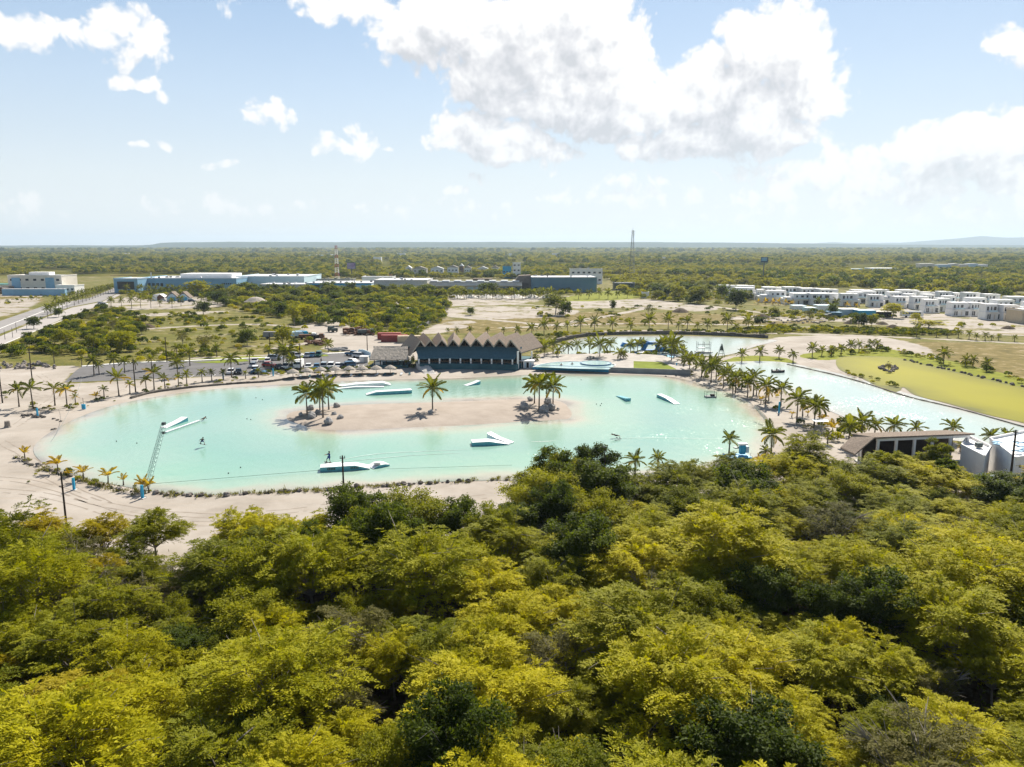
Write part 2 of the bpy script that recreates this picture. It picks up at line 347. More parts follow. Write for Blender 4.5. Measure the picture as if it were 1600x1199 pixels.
SANDS = [
 [(-500,1000),(-500,660),(-150,606),(0,577),(100,572),(128,574),(100,598),(230,594),(380,586),(460,578),(560,575),(640,572),(820,572),(1080,582),(1130,600),(1235,690),(1240,760),(1000,810),(800,880),(400,960)],
 [(1060,570),(1108,566),(1150,580),(1200,598),(1240,612),(1300,640),(1360,662),(1440,684),(1620,712),(1800,760),(1800,840),(1400,800),(1200,800),(1190,660),(1120,610),(1060,590)],
 [(1040,556),(1130,558),(1200,535),(1214,528),(1300,524),(1380,528),(1440,540),(1470,560),(1500,575),(1600,600),(1800,660),(1800,760),(1600,690),(1540,655),(1400,612),(1310,590),(1240,574),(1130,568)],
 [(830,560),(870,549),(950,550),(1050,553),(1080,560),(1080,590),(830,592)],
 [(478,506),(530,500),(560,520),(650,532),(650,562),(560,562),(545,552),(505,545),(518,532),(470,520)],
 [(612,476),(618,470),(700,463),(760,460),(815,462),(850,468),(800,476),(700,479)],
 [(690,482),(800,479),(880,483),(905,488),(870,495),(760,499),(690,492)],
 [(885,471),(1000,467),(1060,474),(1120,482),(1090,487),(1000,481),(900,482)],
 [(690,505),(740,502),(720,515),(660,522)],
 [(1330,495),(1380,476),(1460,490),(1700,505),(1700,520),(1500,519),(1400,509),(1330,506)],
 [(1150,495),(1200,493),(1310,497),(1320,503),(1150,500)],
 [(165,485),(188,466),(330,459),(350,478),(200,485)], [(145,498),(200,492),(340,486),(345,489),(200,496)],
 [(-60,474),(60,466),(30,488),(-60,500)], [(-100,455),(0,458),(40,462),(150,460),(60,464),(-100,462)],
]
LINES = [([(640,489),(800,503),(860,508),(920,499),(990,486),(1010,480)], 5), ([(780,513),(900,508),(1000,506),(1200,509),(1400,517),(1700,528)], 4),
 ([(880,528),(930,520),(1000,517),(1100,518),(1200,521),(1300,523),(1400,527),(1700,542)], 4), ([(235,514),(320,509),(400,507),(470,512)], 5),
 ([(300,560),(400,556),(480,552),(545,551)], 3), ([(600,480),(690,478),(800,476),(900,480)], 5), ([(430,545),(500,530),(480,512)], 4), ([(880,463),(1000,470),(1100,478),(1200,490)], 5),
 ([(420,410),(480,408)], 14), ([(60,432),(75,425),(110,423)], 12), ([(595,424),(607,418),(612,411)], 9)]
GREENS = [[(1128,567),(1150,558),(1190,556),(1230,560),(1242,568),(1180,569)], [(988,579),(990,564),(1035,566),(1058,578)], [(880,466),(950,455),(1000,458),(990,467),(900,471)],
 [(1248,556),(1290,548),(1350,545),(1400,547),(1500,568),(1700,618),(1800,660),(1760,650),(1600,606),(1500,584),(1420,565),(1330,561),(1280,563)], [(300,562),(400,556),(408,562),(300,566)]]
BROWNS = [[(1440,534),(1560,538),(1800,550),(1800,640),(1600,592),(1500,567),(1430,548)], [(800,492),(1000,488),(1250,497),(1250,506),(800,508)], [(-100,462),(60,464),(40,480),(-100,500)], [(700,500),(860,506),(860,516),(700,520)]]

# ------------------------------------------------------------------ ground
def ground_grid():
    ys = np.concatenate([np.arange(14, 300, 1.6), np.arange(300, 460, 2.6), np.arange(460, 960, 5)]); xs = np.arange(-640, 641, 2.4)
    X, Y = np.meshgrid(xs, ys); ny, nx = X.shape
    sand = np.zeros(X.shape); green = np.zeros(X.shape); brown = np.zeros(X.shape)
    for p in SANDS:
        q = gp(p, n=4); d = polydist(X, Y, q); far_ = SANDS.index(p) > 4; sand = np.maximum(sand, np.clip(np.where(inpoly(X, Y, q), .5 + d / 5, .5 - d / 5), 0, .62 if far_ else 1))
    for p, w in LINES:
        q = gp(p, False); d = polydist(X, Y, q, False); sand = np.maximum(sand, np.clip(.5 + (w / 2 - d) / 4, 0, .95))
    for p in GREENS:
        q = gp(p, n=4); d = polydist(X, Y, q); green = np.maximum(green, np.clip(np.where(inpoly(X, Y, q), .5 + d / 3, .5 - d / 3), 0, 1))
    for p in BROWNS:
        q = gp(p, n=4); d = polydist(X, Y, q); brown = np.maximum(brown, np.clip(np.where(inpoly(X, Y, q), .5 + d / 8, .5 - d / 8), 0, 1))
    idx = np.arange(ny * nx).reshape(ny, nx)
    F = np.stack([idx[:-1, :-1], idx[:-1, 1:], idx[1:, 1:], idx[1:, :-1]], -1).reshape(-1, 4)
    o = mk('ground', np.stack([X, Y, np.zeros_like(X)], -1), F, None)
    for nm, a in (('sand', sand), ('green', green), ('brown', brown)):
        at = o.data.attributes.new(nm, 'FLOAT', 'POINT'); at.data.foreach_set('value', a.ravel().astype(np.float32))
    return o
def noise(t, vec, scale, det=5, rough=.6, dim='3D'):
    n = N(t, 'ShaderNodeTexNoise', noise_dimensions=dim); n.inputs['Scale'].default_value = scale; n.inputs['Detail'].default_value = det; n.inputs['Roughness'].default_value = rough
    t.links.new(vec, n.inputs['Vector']); return n.outputs['Fac']
def ground_mat():
    m = bpy.data.materials.new('ground_surface'); m.use_nodes = True; t = m.node_tree; b = t.nodes['Principled BSDF']; b.inputs['Roughness'].default_value = .95; b.inputs['Specular IOR Level'].default_value = .1
    P = N(t, 'ShaderNodeNewGeometry').outputs['Position']
    big = noise(t, P, .02, 4); mid = noise(t, P, .12, 6, .65); fine = noise(t, P, 1.3, 5, .7)
    scrub = RAMP(t, mid, [(.30, (.06, .065, .012)), (.44, (.15, .14, .03)), (.58, (.25, .205, .065)), (.72, (.42, .34, .21))])
    scrub = MIX(t, RAMP(t, noise(t, P, .055, 7, .72), [(.55, 0.0), (.62, .9)]), scrub, (.42, .35, .26))
    scrub = MIX(t, RAMP(t, big, [(.4, 0.0), (.6, .6)]), scrub, (.15, .155, .025))
    scrub = MIX(t, RAMP(t, fine, [(.35, .55), (.6, 0.0)]), scrub, (.045, .05, .014))
    brown = RAMP(t, noise(t, P, .2, 6, .7), [(.34, (.10, .085, .022)), (.55, (.20, .155, .05)), (.7, (.40, .32, .22))])
    sand = RAMP(t, noise(t, P, .09, 7, .65), [(.3, (.29, .255, .215)), (.5, (.385, .345, .30)), (.68, (.455, .415, .37))])
    # tyre ruts and raked streaks: long noise stretched along x
    mp = N(t, 'ShaderNodeMapping'); mp.inputs['Scale'].default_value = (.05, .8, 1); mp.inputs['Rotation'].default_value = (0, 0, .12); t.links.new(P, mp.inputs[0])
    sand = MIX(t, RAMP(t, noise(t, mp.outputs[0], 1.0, 5, .6), [(.36, .35), (.52, 0.0)]), sand, (.40, .335, .27))
    sand = MIX(t, RAMP(t, fine, [(.3, .25), (.5, 0.0)]), sand, (.38, .32, .26))
    lawn = RAMP(t, noise(t, P, .4, 5), [(.35, (.145, .165, .016)), (.65, (.24, .25, .022))])
    def A(nm): return N(t, 'ShaderNodeAttribute', attribute_name=nm).outputs['Fac']
    edge = MA(t, 'ADD', MA(t, 'MULTIPLY_ADD', noise(t, P, .35, 6, .7), 1.0, -.5), MA(t, 'MULTIPLY_ADD', noise(t, P, .07, 4, .6), 1.5, -.75))
    def soft(a): 
        s = MA(t, 'ADD', a, edge); r = N(t, 'ShaderNodeMapRange', interpolation_type='SMOOTHSTEP'); t.links.new(s, r.inputs[0]); r.inputs[1].default_value = .4; r.inputs[2].default_value = .6; return r.outputs[0]
    c = MIX(t, soft(A('brown')), scrub, brown); c = MIX(t, soft(A('sand')), c, sand); c = MIX(t, soft(A('green')), c, lawn)
    t.links.new(c, b.inputs['Base Color'])
    bp = N(t, 'ShaderNodeBump'); bp.inputs['Strength'].default_value = .5; bp.inputs['Distance'].default_value = .25; t.links.new(mid, bp.inputs['Height']); 
    bp2 = N(t, 'ShaderNodeBump'); bp2.inputs['Strength'].default_value = .4; bp2.inputs['Distance'].default_value = .06; t.links.new(fine, bp2.inputs['Height']); t.links.new(bp.outputs[0], bp2.inputs['Normal'])
    t.links.new(bp2.outputs[0], b.inputs['Normal']); MATS['ground'] = m; return m
gm = ground_mat(); gr = ground_grid(); gr.data.materials.append(gm); tag(gr, kind='structure')
m = bpy.data.materials.new('plain_cover'); m.use_nodes = True; t = m.node_tree; b = t.nodes['Principled BSDF']; b.inputs['Roughness'].default_value = 1; b.inputs['Specular IOR Level'].default_value = 0
P = N(t, 'ShaderNodeNewGeometry').outputs['Position']
t.links.new(RAMP(t, noise(t, P, .02, 8, .7), [(.35, (.05, .06, .014)), (.5, (.10, .10, .022)), (.6, (.17, .15, .05)), (.75, (.34, .29, .18))]), b.inputs['Base Color']); MATS['plain'] = m
tag(mk('plain', [(-14000, -3000, -.3), (14000, -3000, -.3), (14000, 17000, -.3), (-14000, 17000, -.3)], [[0, 1, 2, 3]], 'plain'), kind='structure')

# ------------------------------------------------------------------ water
def water_mesh(name, outline, step, m, z=.05, extra=None):
    X = [p[0] for p in outline]; Y = [p[1] for p in outline]
    gx, gy = np.meshgrid(np.arange(min(X), max(X), step), np.arange(min(Y), max(Y), step)); gx = gx.ravel(); gy = gy.ravel()
    d = polydist(gx, gy, outline); ok = inpoly(gx, gy, outline) & (d > step * .6); gx, gy, d = gx[ok], gy[ok], d[ok]
    co = [Vector(p) for p in outline] + [Vector((a, c)) for a, c in zip(gx, gy)]
    n = len(outline); ed = [(i, (i + 1) % n) for i in range(n)]
    V, E, F, *_ = geometry.delaunay_2d_cdt(co, ed, [], 1, 1e-4)
    V = np.array([(v.x, v.y) for v in V]); o = mk(name, np.c_[V, np.full(len(V), z)], np.array([f for f in F if len(f) == 3]), m)
    dist = polydist(V[:, 0], V[:, 1], outline)
    if extra: dist = np.minimum(dist, np.where(inpoly(V[:, 0], V[:, 1], extra), 0, polydist(V[:, 0], V[:, 1], extra)))
    at = o.data.attributes.new('shore', 'FLOAT', 'POINT'); at.data.foreach_set('value', dist.astype(np.float32))
    me = o.data
    if me.polygons[0].normal.z < 0: me.flip_normals()
    tag(o, kind='structure'); return o
def water_mat(name, stops, glint=.16, rough=.10, murk=(.25, .6, .5), spec=.4, facet=.11):
    m = bpy.data.materials.new(name); m.use_nodes = True; t = m.node_tree; b = t.nodes['Principled BSDF']
    P = N(t, 'ShaderNodeNewGeometry').outputs['Position']; s = N(t, 'ShaderNodeAttribute', attribute_name='shore').outputs['Fac']
    s = MA(t, 'ADD', s, MA(t, 'MULTIPLY', MA(t, 'SUBTRACT', noise(t, P, .07, 4), .5), 9.0))
    c = RAMP(t, MA(t, 'DIVIDE', s, 20.0, clamp=True), stops)
    c = MIX(t, RAMP(t, noise(t, P, .03, 3), [(.45, 0.0), (.7, .5)]), c, murk)
    t.links.new(c, b.inputs['Base Color']); b.inputs['Roughness'].default_value = rough; b.inputs['IOR'].default_value = 1.33; b.inputs['Specular IOR Level'].default_value = spec
    mp = N(t, 'ShaderNodeMapping'); mp.inputs['Scale'].default_value = (1, .55, 1); mp.inputs['Rotation'].default_value = (0, 0, .3); t.links.new(P, mp.inputs[0])
    h = MA(t, 'MULTIPLY_ADD', noise(t, mp.outputs[0], .8, 2, .5), 1.0, MA(t, 'MULTIPLY', noise(t, mp.outputs[0], 2.6, 3, .6), .45))
    bp = N(t, 'ShaderNodeBump'); bp.inputs['Strength'].default_value = glint; bp.inputs['Distance'].default_value = .35; t.links.new(h, bp.inputs['Height']); t.links.new(bp.outputs[0], b.inputs['Normal'])
    if facet:   # small wavelets, each a facet with its own tilt; those that face the sun flash
        vo = N(t, 'ShaderNodeTexVoronoi'); vo.inputs['Scale'].default_value = 5.5; t.links.new(P, vo.inputs['Vector'])
        wp = N(t, 'ShaderNodeTexWhiteNoise', noise_dimensions='3D'); t.links.new(vo.outputs['Color'], wp.inputs['Vector'])
        v = VM(t, 'SUBTRACT', wp.outputs['Color'], (.5, .5, .5)); v = VM(t, 'MULTIPLY', v, (.50, .50, 0)); gust = RAMP(t, noise(t, P, .06, 3), [(.4, .5), (.62, 1.0)])
        s2 = N(t, 'ShaderNodeVectorMath', operation='SCALE'); t.links.new(v, s2.inputs[0]); t.links.new(gust, s2.inputs['Scale'])
        nn = VM(t, 'NORMALIZE', VM(t, 'ADD', s2.outputs[0], (0, 0, 1)))
        gl = N(t, 'ShaderNodeBsdfGlossy'); gl.inputs['Roughness'].default_value = .17; t.links.new(nn, gl.inputs['Normal']); gl.inputs['Color'].default_value = (1, .98, .94, 1)
        fr = N(t, 'ShaderNodeFresnel'); fr.inputs['IOR'].default_value = 1.33
        ms = N(t, 'ShaderNodeMixShader'); t.links.new(MA(t, 'MULTIPLY', fr.outputs[0], facet), ms.inputs[0]); t.links.new(b.outputs[0], ms.inputs[1]); t.links.new(gl.outputs[0], ms.inputs[2]); t.links.new(ms.outputs[0], t.nodes['Material Output'].inputs[0])
    MATS[name] = m; return name
SHALLOW = [(0, (.30, .26, .215)), (.05, (.40, .355, .29)), (.11, (.44, .41, .325)), (.2, (.37, .45, .35)), (.4, (.29, .44, .355)), (1, (.235, .40, .335))]
water_mesh('lagoon_water', LAG, 2.5, water_mat('lagoon_water', SHALLOW, murk=(.21, .44, .32)), extra=ISL)
PALE = [(0, (.48, .43, .37)), (.15, (.44, .46, .39)), (.5, (.43, .52, .48)), (1, (.42, .52, .48))]
water_mat('far_water', PALE, .12, .12, (.37, .49, .45), .35, .075)
water_mesh('boat_lagoon_water', LAG3, 4, 'far_water', z=.06); water_mesh('far_lagoon_water', LAG2, 4, 'far_water', z=.06)
water_mat('pond_water', [(0, (.12, .12, .03)), (.08, (.19, .18, .014)), (.5, (.265, .245, .012)), (1, (.28, .255, .012))], .06, .6, (.225, .215, .014), .06, 0)
water_mesh('algae_pond_water', POND, 5, 'pond_water', z=.07)
# island: low sandy mound
def mound(name, outline, hgt, m, inset=5.0, z0=0.0):
    X = [p[0] for p in outline]; Y = [p[1] for p in outline]; step = 1.2
    gx, gy = np.meshgrid(np.arange(min(X), max(X), step), np.arange(min(Y), max(Y), step)); gx = gx.ravel(); gy = gy.ravel()
    d = polydist(gx, gy, outline); ok = inpoly(gx, gy, outline) & (d > .5)
    co = [Vector(p) for p in outline] + [Vector((a, c)) for a, c in zip(gx[ok], gy[ok])]; n = len(outline)
    V, E, F, *_ = geometry.delaunay_2d_cdt(co, [(i, (i + 1) % n) for i in range(n)], [], 1, 1e-4)
    V = np.array([(v.x, v.y) for v in V]); dd = polydist(V[:, 0], V[:, 1], outline)
    z = z0 + hgt * (1 - np.exp(-dd / inset)) + .04 * np.sin(V[:, 0] * .9) * np.cos(V[:, 1] * .7) * np.clip(dd, 0, 1)
    o = mk(name, np.c_[V, z], np.array([f for f in F if len(f) == 3]), m, smooth=True)
    if o.data.polygons[0].normal.z < 0: o.data.flip_normals()
    return tag(o, kind='structure')
mat('island_sand', (.40, .345, .295), .95, .1, var=.22, vscale=.22, bump=.6, bscale=1.5, col2=(.33, .28, .235))
mound('sand_island', ISL, .65, 'island_sand', z0=.02)

# ------------------------------------------------------------------ foliage builders
def nrm(v): return v / (np.linalg.norm(v, axis=-1, keepdims=True) + 1e-9)
def leaf_mesh(name, base, d, side, ln, wd, tint, m, parent=None):
    n = len(base); ln = np.asarray(ln).reshape(-1, 1); wd = np.asarray(wd).reshape(-1, 1)
    V = np.stack([base, base + d * ln * .45 + side * wd * .5, base + d * ln, base + d * ln * .45 - side * wd * .5], 1).reshape(-1, 3)
    o = mk(name, V, np.arange(n * 4).reshape(n, 4), m, parent)
    at = o.data.attributes.new('tint', 'FLOAT', 'POINT'); at.data.foreach_set('value', np.repeat(tint, 4).astype(np.float32)); return o
def crown_points(r, R, Hc, zc, npads, flat=.55):
    u = r.uniform(-.35, 1, npads); a = r.uniform(0, 2 * np.pi, npads); s = np.sqrt(1 - np.clip(u, -1, 1) ** 2); rad = r.uniform(.55, 1.0, npads) ** .6
    lob = 1 + .22 * np.sin(a * 3 + r.uniform(0, 6)) + .14 * np.sin(a * 5 + r.uniform(0, 6))
    return np.stack([R * rad * s * np.cos(a) * lob, R * rad * s * np.sin(a) * lob, zc + Hc * rad * u * r.uniform(.85, 1.12, npads)], 1)
def bough_points(r, R, Hc, zc, npads, per=5):
    """pads strung along boughs that leave the trunk at different heights: tiers with gaps between them"""
    nb = max(3, npads // per); P, B = [], []
    for i in range(nb):
        a = i * 2.4 + r.uniform(-.35, .35); f = (i + .5) / nb; u = 1 - 1.35 * f; reach = R * math.sqrt(max(1 - max(u, 0) ** 2 * .92, .1)) * r.uniform(.55, 1.18); z1 = zc + Hc * (u * r.uniform(.8, 1.15) + r.uniform(-.12, .12)); z0 = zc - Hc * .4 + Hc * .55 * u
        for k in range(per):
            q = .34 + .66 * (k + r.uniform(.1, .9)) / per; aa = a + r.normal(0, .22); rr = reach * q; z = z0 + (z1 - z0) * q ** .8 + r.normal(0, .05 * R)
            P.append((rr * math.cos(aa), rr * math.sin(aa), z)); B.append((math.cos(a), math.sin(a), .12))
    return np.array(P), np.array(B)
def make_crown(r, R, Hc, zc, npads, twigs, k, ll, lw, m, parent, mode='feather', name='crown', padr=.26, per=5):
    P, Bd = bough_points(r, R, Hc, zc, npads, per); npads = len(P); n = npads * twigs
    padtint = r.uniform(0, 1, npads)
    C0 = np.repeat(P, twigs, 0); BD = np.repeat(Bd, twigs, 0); off = r.normal(0, 1, (n, 3)) * np.array([1, 1, .22 if mode == 'feather' else .4]) * R * padr * .5
    off[:, 2] -= (off[:, 0] ** 2 + off[:, 1] ** 2) / (R * padr) * .35
    st = C0 + off
    D = nrm(BD * .9 + nrm(off * np.array([1, 1, .1]) + 1e-3) * .7 + r.normal(0, .35, (n, 3)) * np.array([1, 1, .4]) + np.array([0, 0, .10]))
    S = nrm(np.cross(D, np.array([0, 0, 1.0])) + r.normal(0, .2, (n, 3)))
    L = R * r.uniform(.10, .21, n)
    B, DD, SS, T = [], [], [], []
    for j in range(k):
        tt = (j + .5) / k; sg = 1 if j % 2 else -1
        b = st + D * (L * tt)[:, None] + np.array([0, 0, -1]) * (L * tt * tt * .3)[:, None]
        if mode == 'feather':
            d = nrm(D * .62 + S * sg * .75 + r.normal(0, .16, (n, 3))); s = nrm(np.cross(d, nrm(np.cross(D, S) + r.normal(0, .32, (n, 3)))))
        else:
            b = b + r.normal(0, .035 * R, (n, 3)); d = nrm(r.normal(0, 1, (n, 3)) * np.array([1, 1, .6]) + D * .6); s = nrm(np.cross(d, nrm(r.normal(0, .55, (n, 3)) + np.array([0, 0, 1]))))
        B.append(b); DD.append(d); SS.append(s); T.append(np.clip(np.repeat(padtint, twigs) * .6 + r.uniform(0, .4, n), 0, 1))
    B = np.concatenate(B); q = len(B)
    return leaf_mesh(name, B, np.concatenate(DD), np.concatenate(SS), ll * r.uniform(.7, 1.3, q), lw * r.uniform(.7, 1.3, q), np.concatenate(T), m, parent), P
def make_trunk(r, P, zc, tr, parent, m='bark', nl=26, bare=0, R=4):
    mb = MB(); lean = Vector((r.uniform(-.5, .5), r.uniform(-.5, .5), 0)); top = lean + Vector((0, 0, zc * .45))
    mb.tube([(0, 0, -.2), lean * .4 + Vector((0, 0, zc * .25)), top], [tr, tr * .8, tr * .65], 6)
    sel = r.choice(len(P), min(nl, len(P)), replace=False)
    for i in sel:
        p = Vector(P[i]); mid = top.lerp(p, .5) + Vector((r.uniform(-.3, .3), r.uniform(-.3, .3), r.uniform(-.1, .5)))
        mb.tube([top, mid, p], [tr * .45, tr * .22, tr * .07], 4, False)
    for i in range(bare):
        p = Vector(P[sel[r.integers(len(sel))]]); q = p + Vector((p.x, p.y, 0)).normalized() * R * .3 + Vector((r.uniform(-.6, .6), r.uniform(-.6, .6), r.uniform(.1, 1.0)))
        mb.tube([p, q], [.032, .012], 3, False)
    return mb.build('trunk', m, parent)
# ------------------------------------------------------------------ foreground forest
SPEC = [  # look, leaf material, mode, pads, twigs, leaves, leaf length, width, bare twigs, radius, crown half height, centre height
 ('bright yellow-green feathery', 'leaf_yellow', 'feather', 150, 14, 12, .27, .10, 6, 4.5, 2.6, 4.4),
 ('yellow-green spreading', 'leaf_yellow', 'feather', 170, 13, 12, .26, .095, 8, 5.0, 2.2, 4.3),
 ('olive green feathery', 'leaf_green', 'feather', 140, 14, 12, .27, .10, 8, 4.2, 2.8, 4.3),
 ('mid green leafy', 'leaf_green', 'broad', 130, 15, 11, .21, .125, 6, 4.0, 3.0, 4.3),
 ('dark green broad-leaved', 'leaf_dark', 'broad', 125, 15, 11, .25, .16, 5, 3.7, 3.4, 4.7),
 ('thin grey-green twiggy', 'leaf_grey', 'feather', 100, 12, 10, .22, .07, 90, 3.5, 2.4, 3.2),
 ('golden green layered', 'leaf_gold', 'feather', 130, 13, 12, .26, .10, 8, 4.0, 2.2, 4.2),
 ('olive thick rounded', 'leaf_green', 'feather', 150, 13, 12, .24, .09, 14, 4.3, 2.7, 4.0),
]
PROTO = []
for i, (lk, lm, mode, npd, tw, k, ll, lw, bare, R, Hc, zc) in enumerate(SPEC):
    for v in range(2 if i in (0, 1, 2, 7) else 1):
        r = np.random.default_rng(100 + i * 7 + v)
        t = thing('forest_tree', lk + ' tree', 'tree'); c, P = make_crown(r, R, Hc, zc, npd, tw, k, ll, lw, lm, t, mode, padr=.17, per=7); make_trunk(r, P, zc, .17, t, bare=bare, R=R, nl=24)
        PROTO.append((i, t))
for _, t in PROTO: t.location = (0, 0, -100)
bpy.context.view_layer.update(); [regkids(t) for _, t in PROTO]
EDGE = [(-200,84),(0,85),(200,87),(290,82),(360,88),(460,86),(600,90),(700,88),(800,91),(880,103),(960,100),(1050,107),(1150,112),(1260,117),(1330,114),(1420,112),(1480,108),(1510,105),(1800,102)]
def edge_d(px): return float(np.interp(px, [e[0] for e in EDGE], [e[1] for e in EDGE]))
pts = []; r = np.random.default_rng(11); tries = 0
while tries < 10000:
    tries += 1; y = r.uniform(33, 118); x = r.uniform(-.82, .82) * y + r.uniform(-4, 4); px = 800 + x / (y * 1.03) * FPX
    if y > edge_d(px) - 1.5: continue
    dmin = 5.9 if y < 70 else 5.2
    if all((x - a[0]) ** 2 + (y - a[1]) ** 2 > dmin ** 2 for a in pts): pts.append((x, y))
for tries in range(9000):   # smaller trees that close the canopy between the big ones
    y = r.uniform(35, 112); x = r.uniform(-.80, .80) * y; px = 800 + x / (y * 1.03) * FPX
    if y < edge_d(px) - 3 and all((x - a[0]) ** 2 + (y - a[1]) ** 2 > 3.3 ** 2 for a in pts): pts.append((x, y, 1))
# gaps where the photograph shows bare ground
def gap(x, y):
    for gx, gy, gr_ in ((590, 1100, 2.6), (690, 980, 3.0), (560, 940, 2.2), (1120, 1120, 2.4)):
        q = G(gx, gy, 1.5)
        if (x - q.x) ** 2 + (y - q.y) ** 2 < gr_ ** 2: return True
    return False
pts = [p for p in pts if not gap(p[0], p[1])]
from mathutils import noise as mno
used = {}; rowcount = {}
pts.sort(key=lambda p: p[0] / p[1])
BANDS = [(39, 'nearest row'), (46, 'second row'), (53, 'third row'), (60, 'fourth row'), (67, 'fifth row'), (74, 'sixth row'), (81, 'seventh row'), (90, 'eighth row'), (200, 'farthest row')]
random.seed(5)
fstat = []
for pt_ in pts:
    x, y = pt_[:2]; infill = len(pt_) > 2
    px = 800 + x / y * FPX
    n1 = mno.noise(Vector((x * .045 + 3, y * .045, 1))); n2 = mno.noise(Vector((x * .08, y * .08, 7)))
    # left edge: brownish thin trees; centre left far: dark broad-leaved; right: yellow-green
    w = [2.2, 2.0, 1.3, .8, .35, .35, .35, 1.0]
    if px < 330 and y > 68: w = [.1, .1, 1.2, .3, 0, 2.4, .8, 1.2]
    elif 330 < px < 800 and y > 72: w = [.4, .2, 1.2, 2.0, 2.2, .1, 0, .9]
    elif 800 < px < 990 and y > 84: w = [.2, .1, .6, 1.5, 3.5, 0, 0, .4]
    elif n2 < -.22: w = [.3, .2, .8, .8, 1.2, 1.5, 0, .8]
    if n1 > .15: w[0] *= 2; w[1] *= 2
    si = random.choices(range(8), w)[0]
    cands = [t for s, t in PROTO if s == si]; t = random.choice(cands)
    s = random.choice((.72, .9, 1.0, 1.1, 1.3)) * random.uniform(.92, 1.08) * (1.0 + .12 * n1); sz = s * random.uniform(.85, 1.15); sz *= .94
    if infill: s *= .62; sz *= random.uniform(.55, .8)
    if y > 78: sz = min(sz, .88 if px < 330 else .98 if px < 830 else 1.1 if si in (3, 4) else 1.2)
    if px < 290 and y > 66: s *= .85
    elif px < 780 and y > 76: sz *= 1.12
    if px > 1340 and y > 86: sz *= .72
    band = next(b for lim, b in BANDS if y < lim); rowcount[band] = rowcount.get(band, 0) + 1
    lab = f"{'smaller ' if infill else ''}{SPEC[si][0]} tree, {ORD[rowcount[band]-1]} from the left in the forest's {band}"
    rz = random.uniform(0, 6.28)
    o = dup(t, (x, y, 0), rz, (s, s, sz), lab, 'trees of the forest in front of the lagoon'); fstat.append(si)
for _, t in PROTO:
    for ch in KIDMAP[t.name]: bpy.data.objects.remove(ch)
    bpy.data.objects.remove(t)
# specific tall dark tree by the water
def solo_tree(px, dist, top_py, lab, spec=4, R=None, seed=1, name='tall_tree', sparse=0):
    lk, lm, mode, npd, tw, k, ll, lw, bare, R0, Hc, zc = SPEC[spec]; r = np.random.default_rng(seed); R = R or R0
    x = px_dir(px, 599).x / px_dir(px, 599).y * dist; ht = H(px, top_py, dist)
    Hc = ht * .42; zc = ht - Hc
    t = thing(name, lab, 'tree', (x, dist, 0)); c, P = make_crown(r, R, Hc, zc, 34 if sparse else int(npd * .5), tw * 3 if sparse else tw * 2, k, ll, lw, lm, t, mode, padr=.17 if sparse else .22, per=2 if sparse else 5); make_trunk(r, P, zc, .22, t, bare=bare, R=R, nl=30); return t
solo_tree(868, 101, 700, 'tall dark green broad-leaved tree overhanging the lagoon shore, left of the thin pole', 4, 4.4, 21, sparse=1)
solo_tree(925, 103, 686, 'tall open dark-leaved tree behind the thin pole at the lagoon shore', 4, 4.2, 22, sparse=1)
solo_tree(832, 97, 742, 'round dark green tree left of the tall tree on the lagoon shore', 3, 3.4, 23)
solo_tree(968, 100, 738, 'small dark green tree right of the thin pole by the water', 4, 2.6, 24)
solo_tree(1266, 114, 672, 'bushy olive green tree standing where the palm spit meets the forest', 7, 4.0, 25)
solo_tree(1476, 113, 688, 'green tree growing in front of the white pavilion', 3, 2.6, 26, sparse=1)
solo_tree(1494, 108, 716, 'dark leafy tree against the white wall beside the pavilion', 4, 1.9, 27)
solo_tree(1512, 108, 737, 'low yellow-green tree in front of the white box building', 0, 3.4, 31)
solo_tree(1548, 107, 744, 'low olive tree between the white box building and the utility pole', 2, 3.2, 32)
solo_tree(1594, 106, 748, 'low yellow-green tree below the white building at the right edge', 1, 3.6, 33)
solo_tree(1398, 114, 704, 'yellow-green tree in front of the pavilion steps', 0, 3.0, 34)
solo_tree(1440, 113, 710, 'olive tree in front of the middle of the pavilion', 7, 3.0, 35)
# undergrowth as one uncountable cover
ug = np.random.default_rng(31); q = 26000; yy = ug.uniform(30, 104, q); xx = ug.uniform(-.76, .76, q) * yy
ok = yy < np.array([edge_d(800 + a / (c * 1.03) * FPX) for a, c in zip(xx, yy)]) - .5; xx, yy = xx[ok], yy[ok]; q = len(xx)
zz = np.abs(ug.normal(0, .55, q)); D = nrm(ug.normal(0, 1, (q, 3)) + np.array([0, 0, .8])); S = nrm(np.cross(D, ug.normal(0, 1, (q, 3))))
tag(leaf_mesh('undergrowth', np.c_[xx, yy, zz], D, S, ug.uniform(.25, .7, q), ug.uniform(.08, .22, q), ug.uniform(0, 1, q), 'leaf_dark'), 'low tangled undergrowth on the forest floor', 'undergrowth', kind='stuff')
mat('litter', (.10, .075, .05), .95, .1, var=.5, vscale=1.2, bump=.6, bscale=3)
fl = [(-95, 24), (95, 24), (95, 100), (60, 104), (30, 98), (15, 93), (0, 88), (-15, 85), (-30, 82), (-55, 80), (-80, 78), (-95, 76)]
tag(mk('forest_floor', [(x, y, .03) for x, y in catmull(fl, 3)] if False else [(x, y, .03) for x, y in fl], [list(range(len(fl)))], 'litter'), kind='structure')

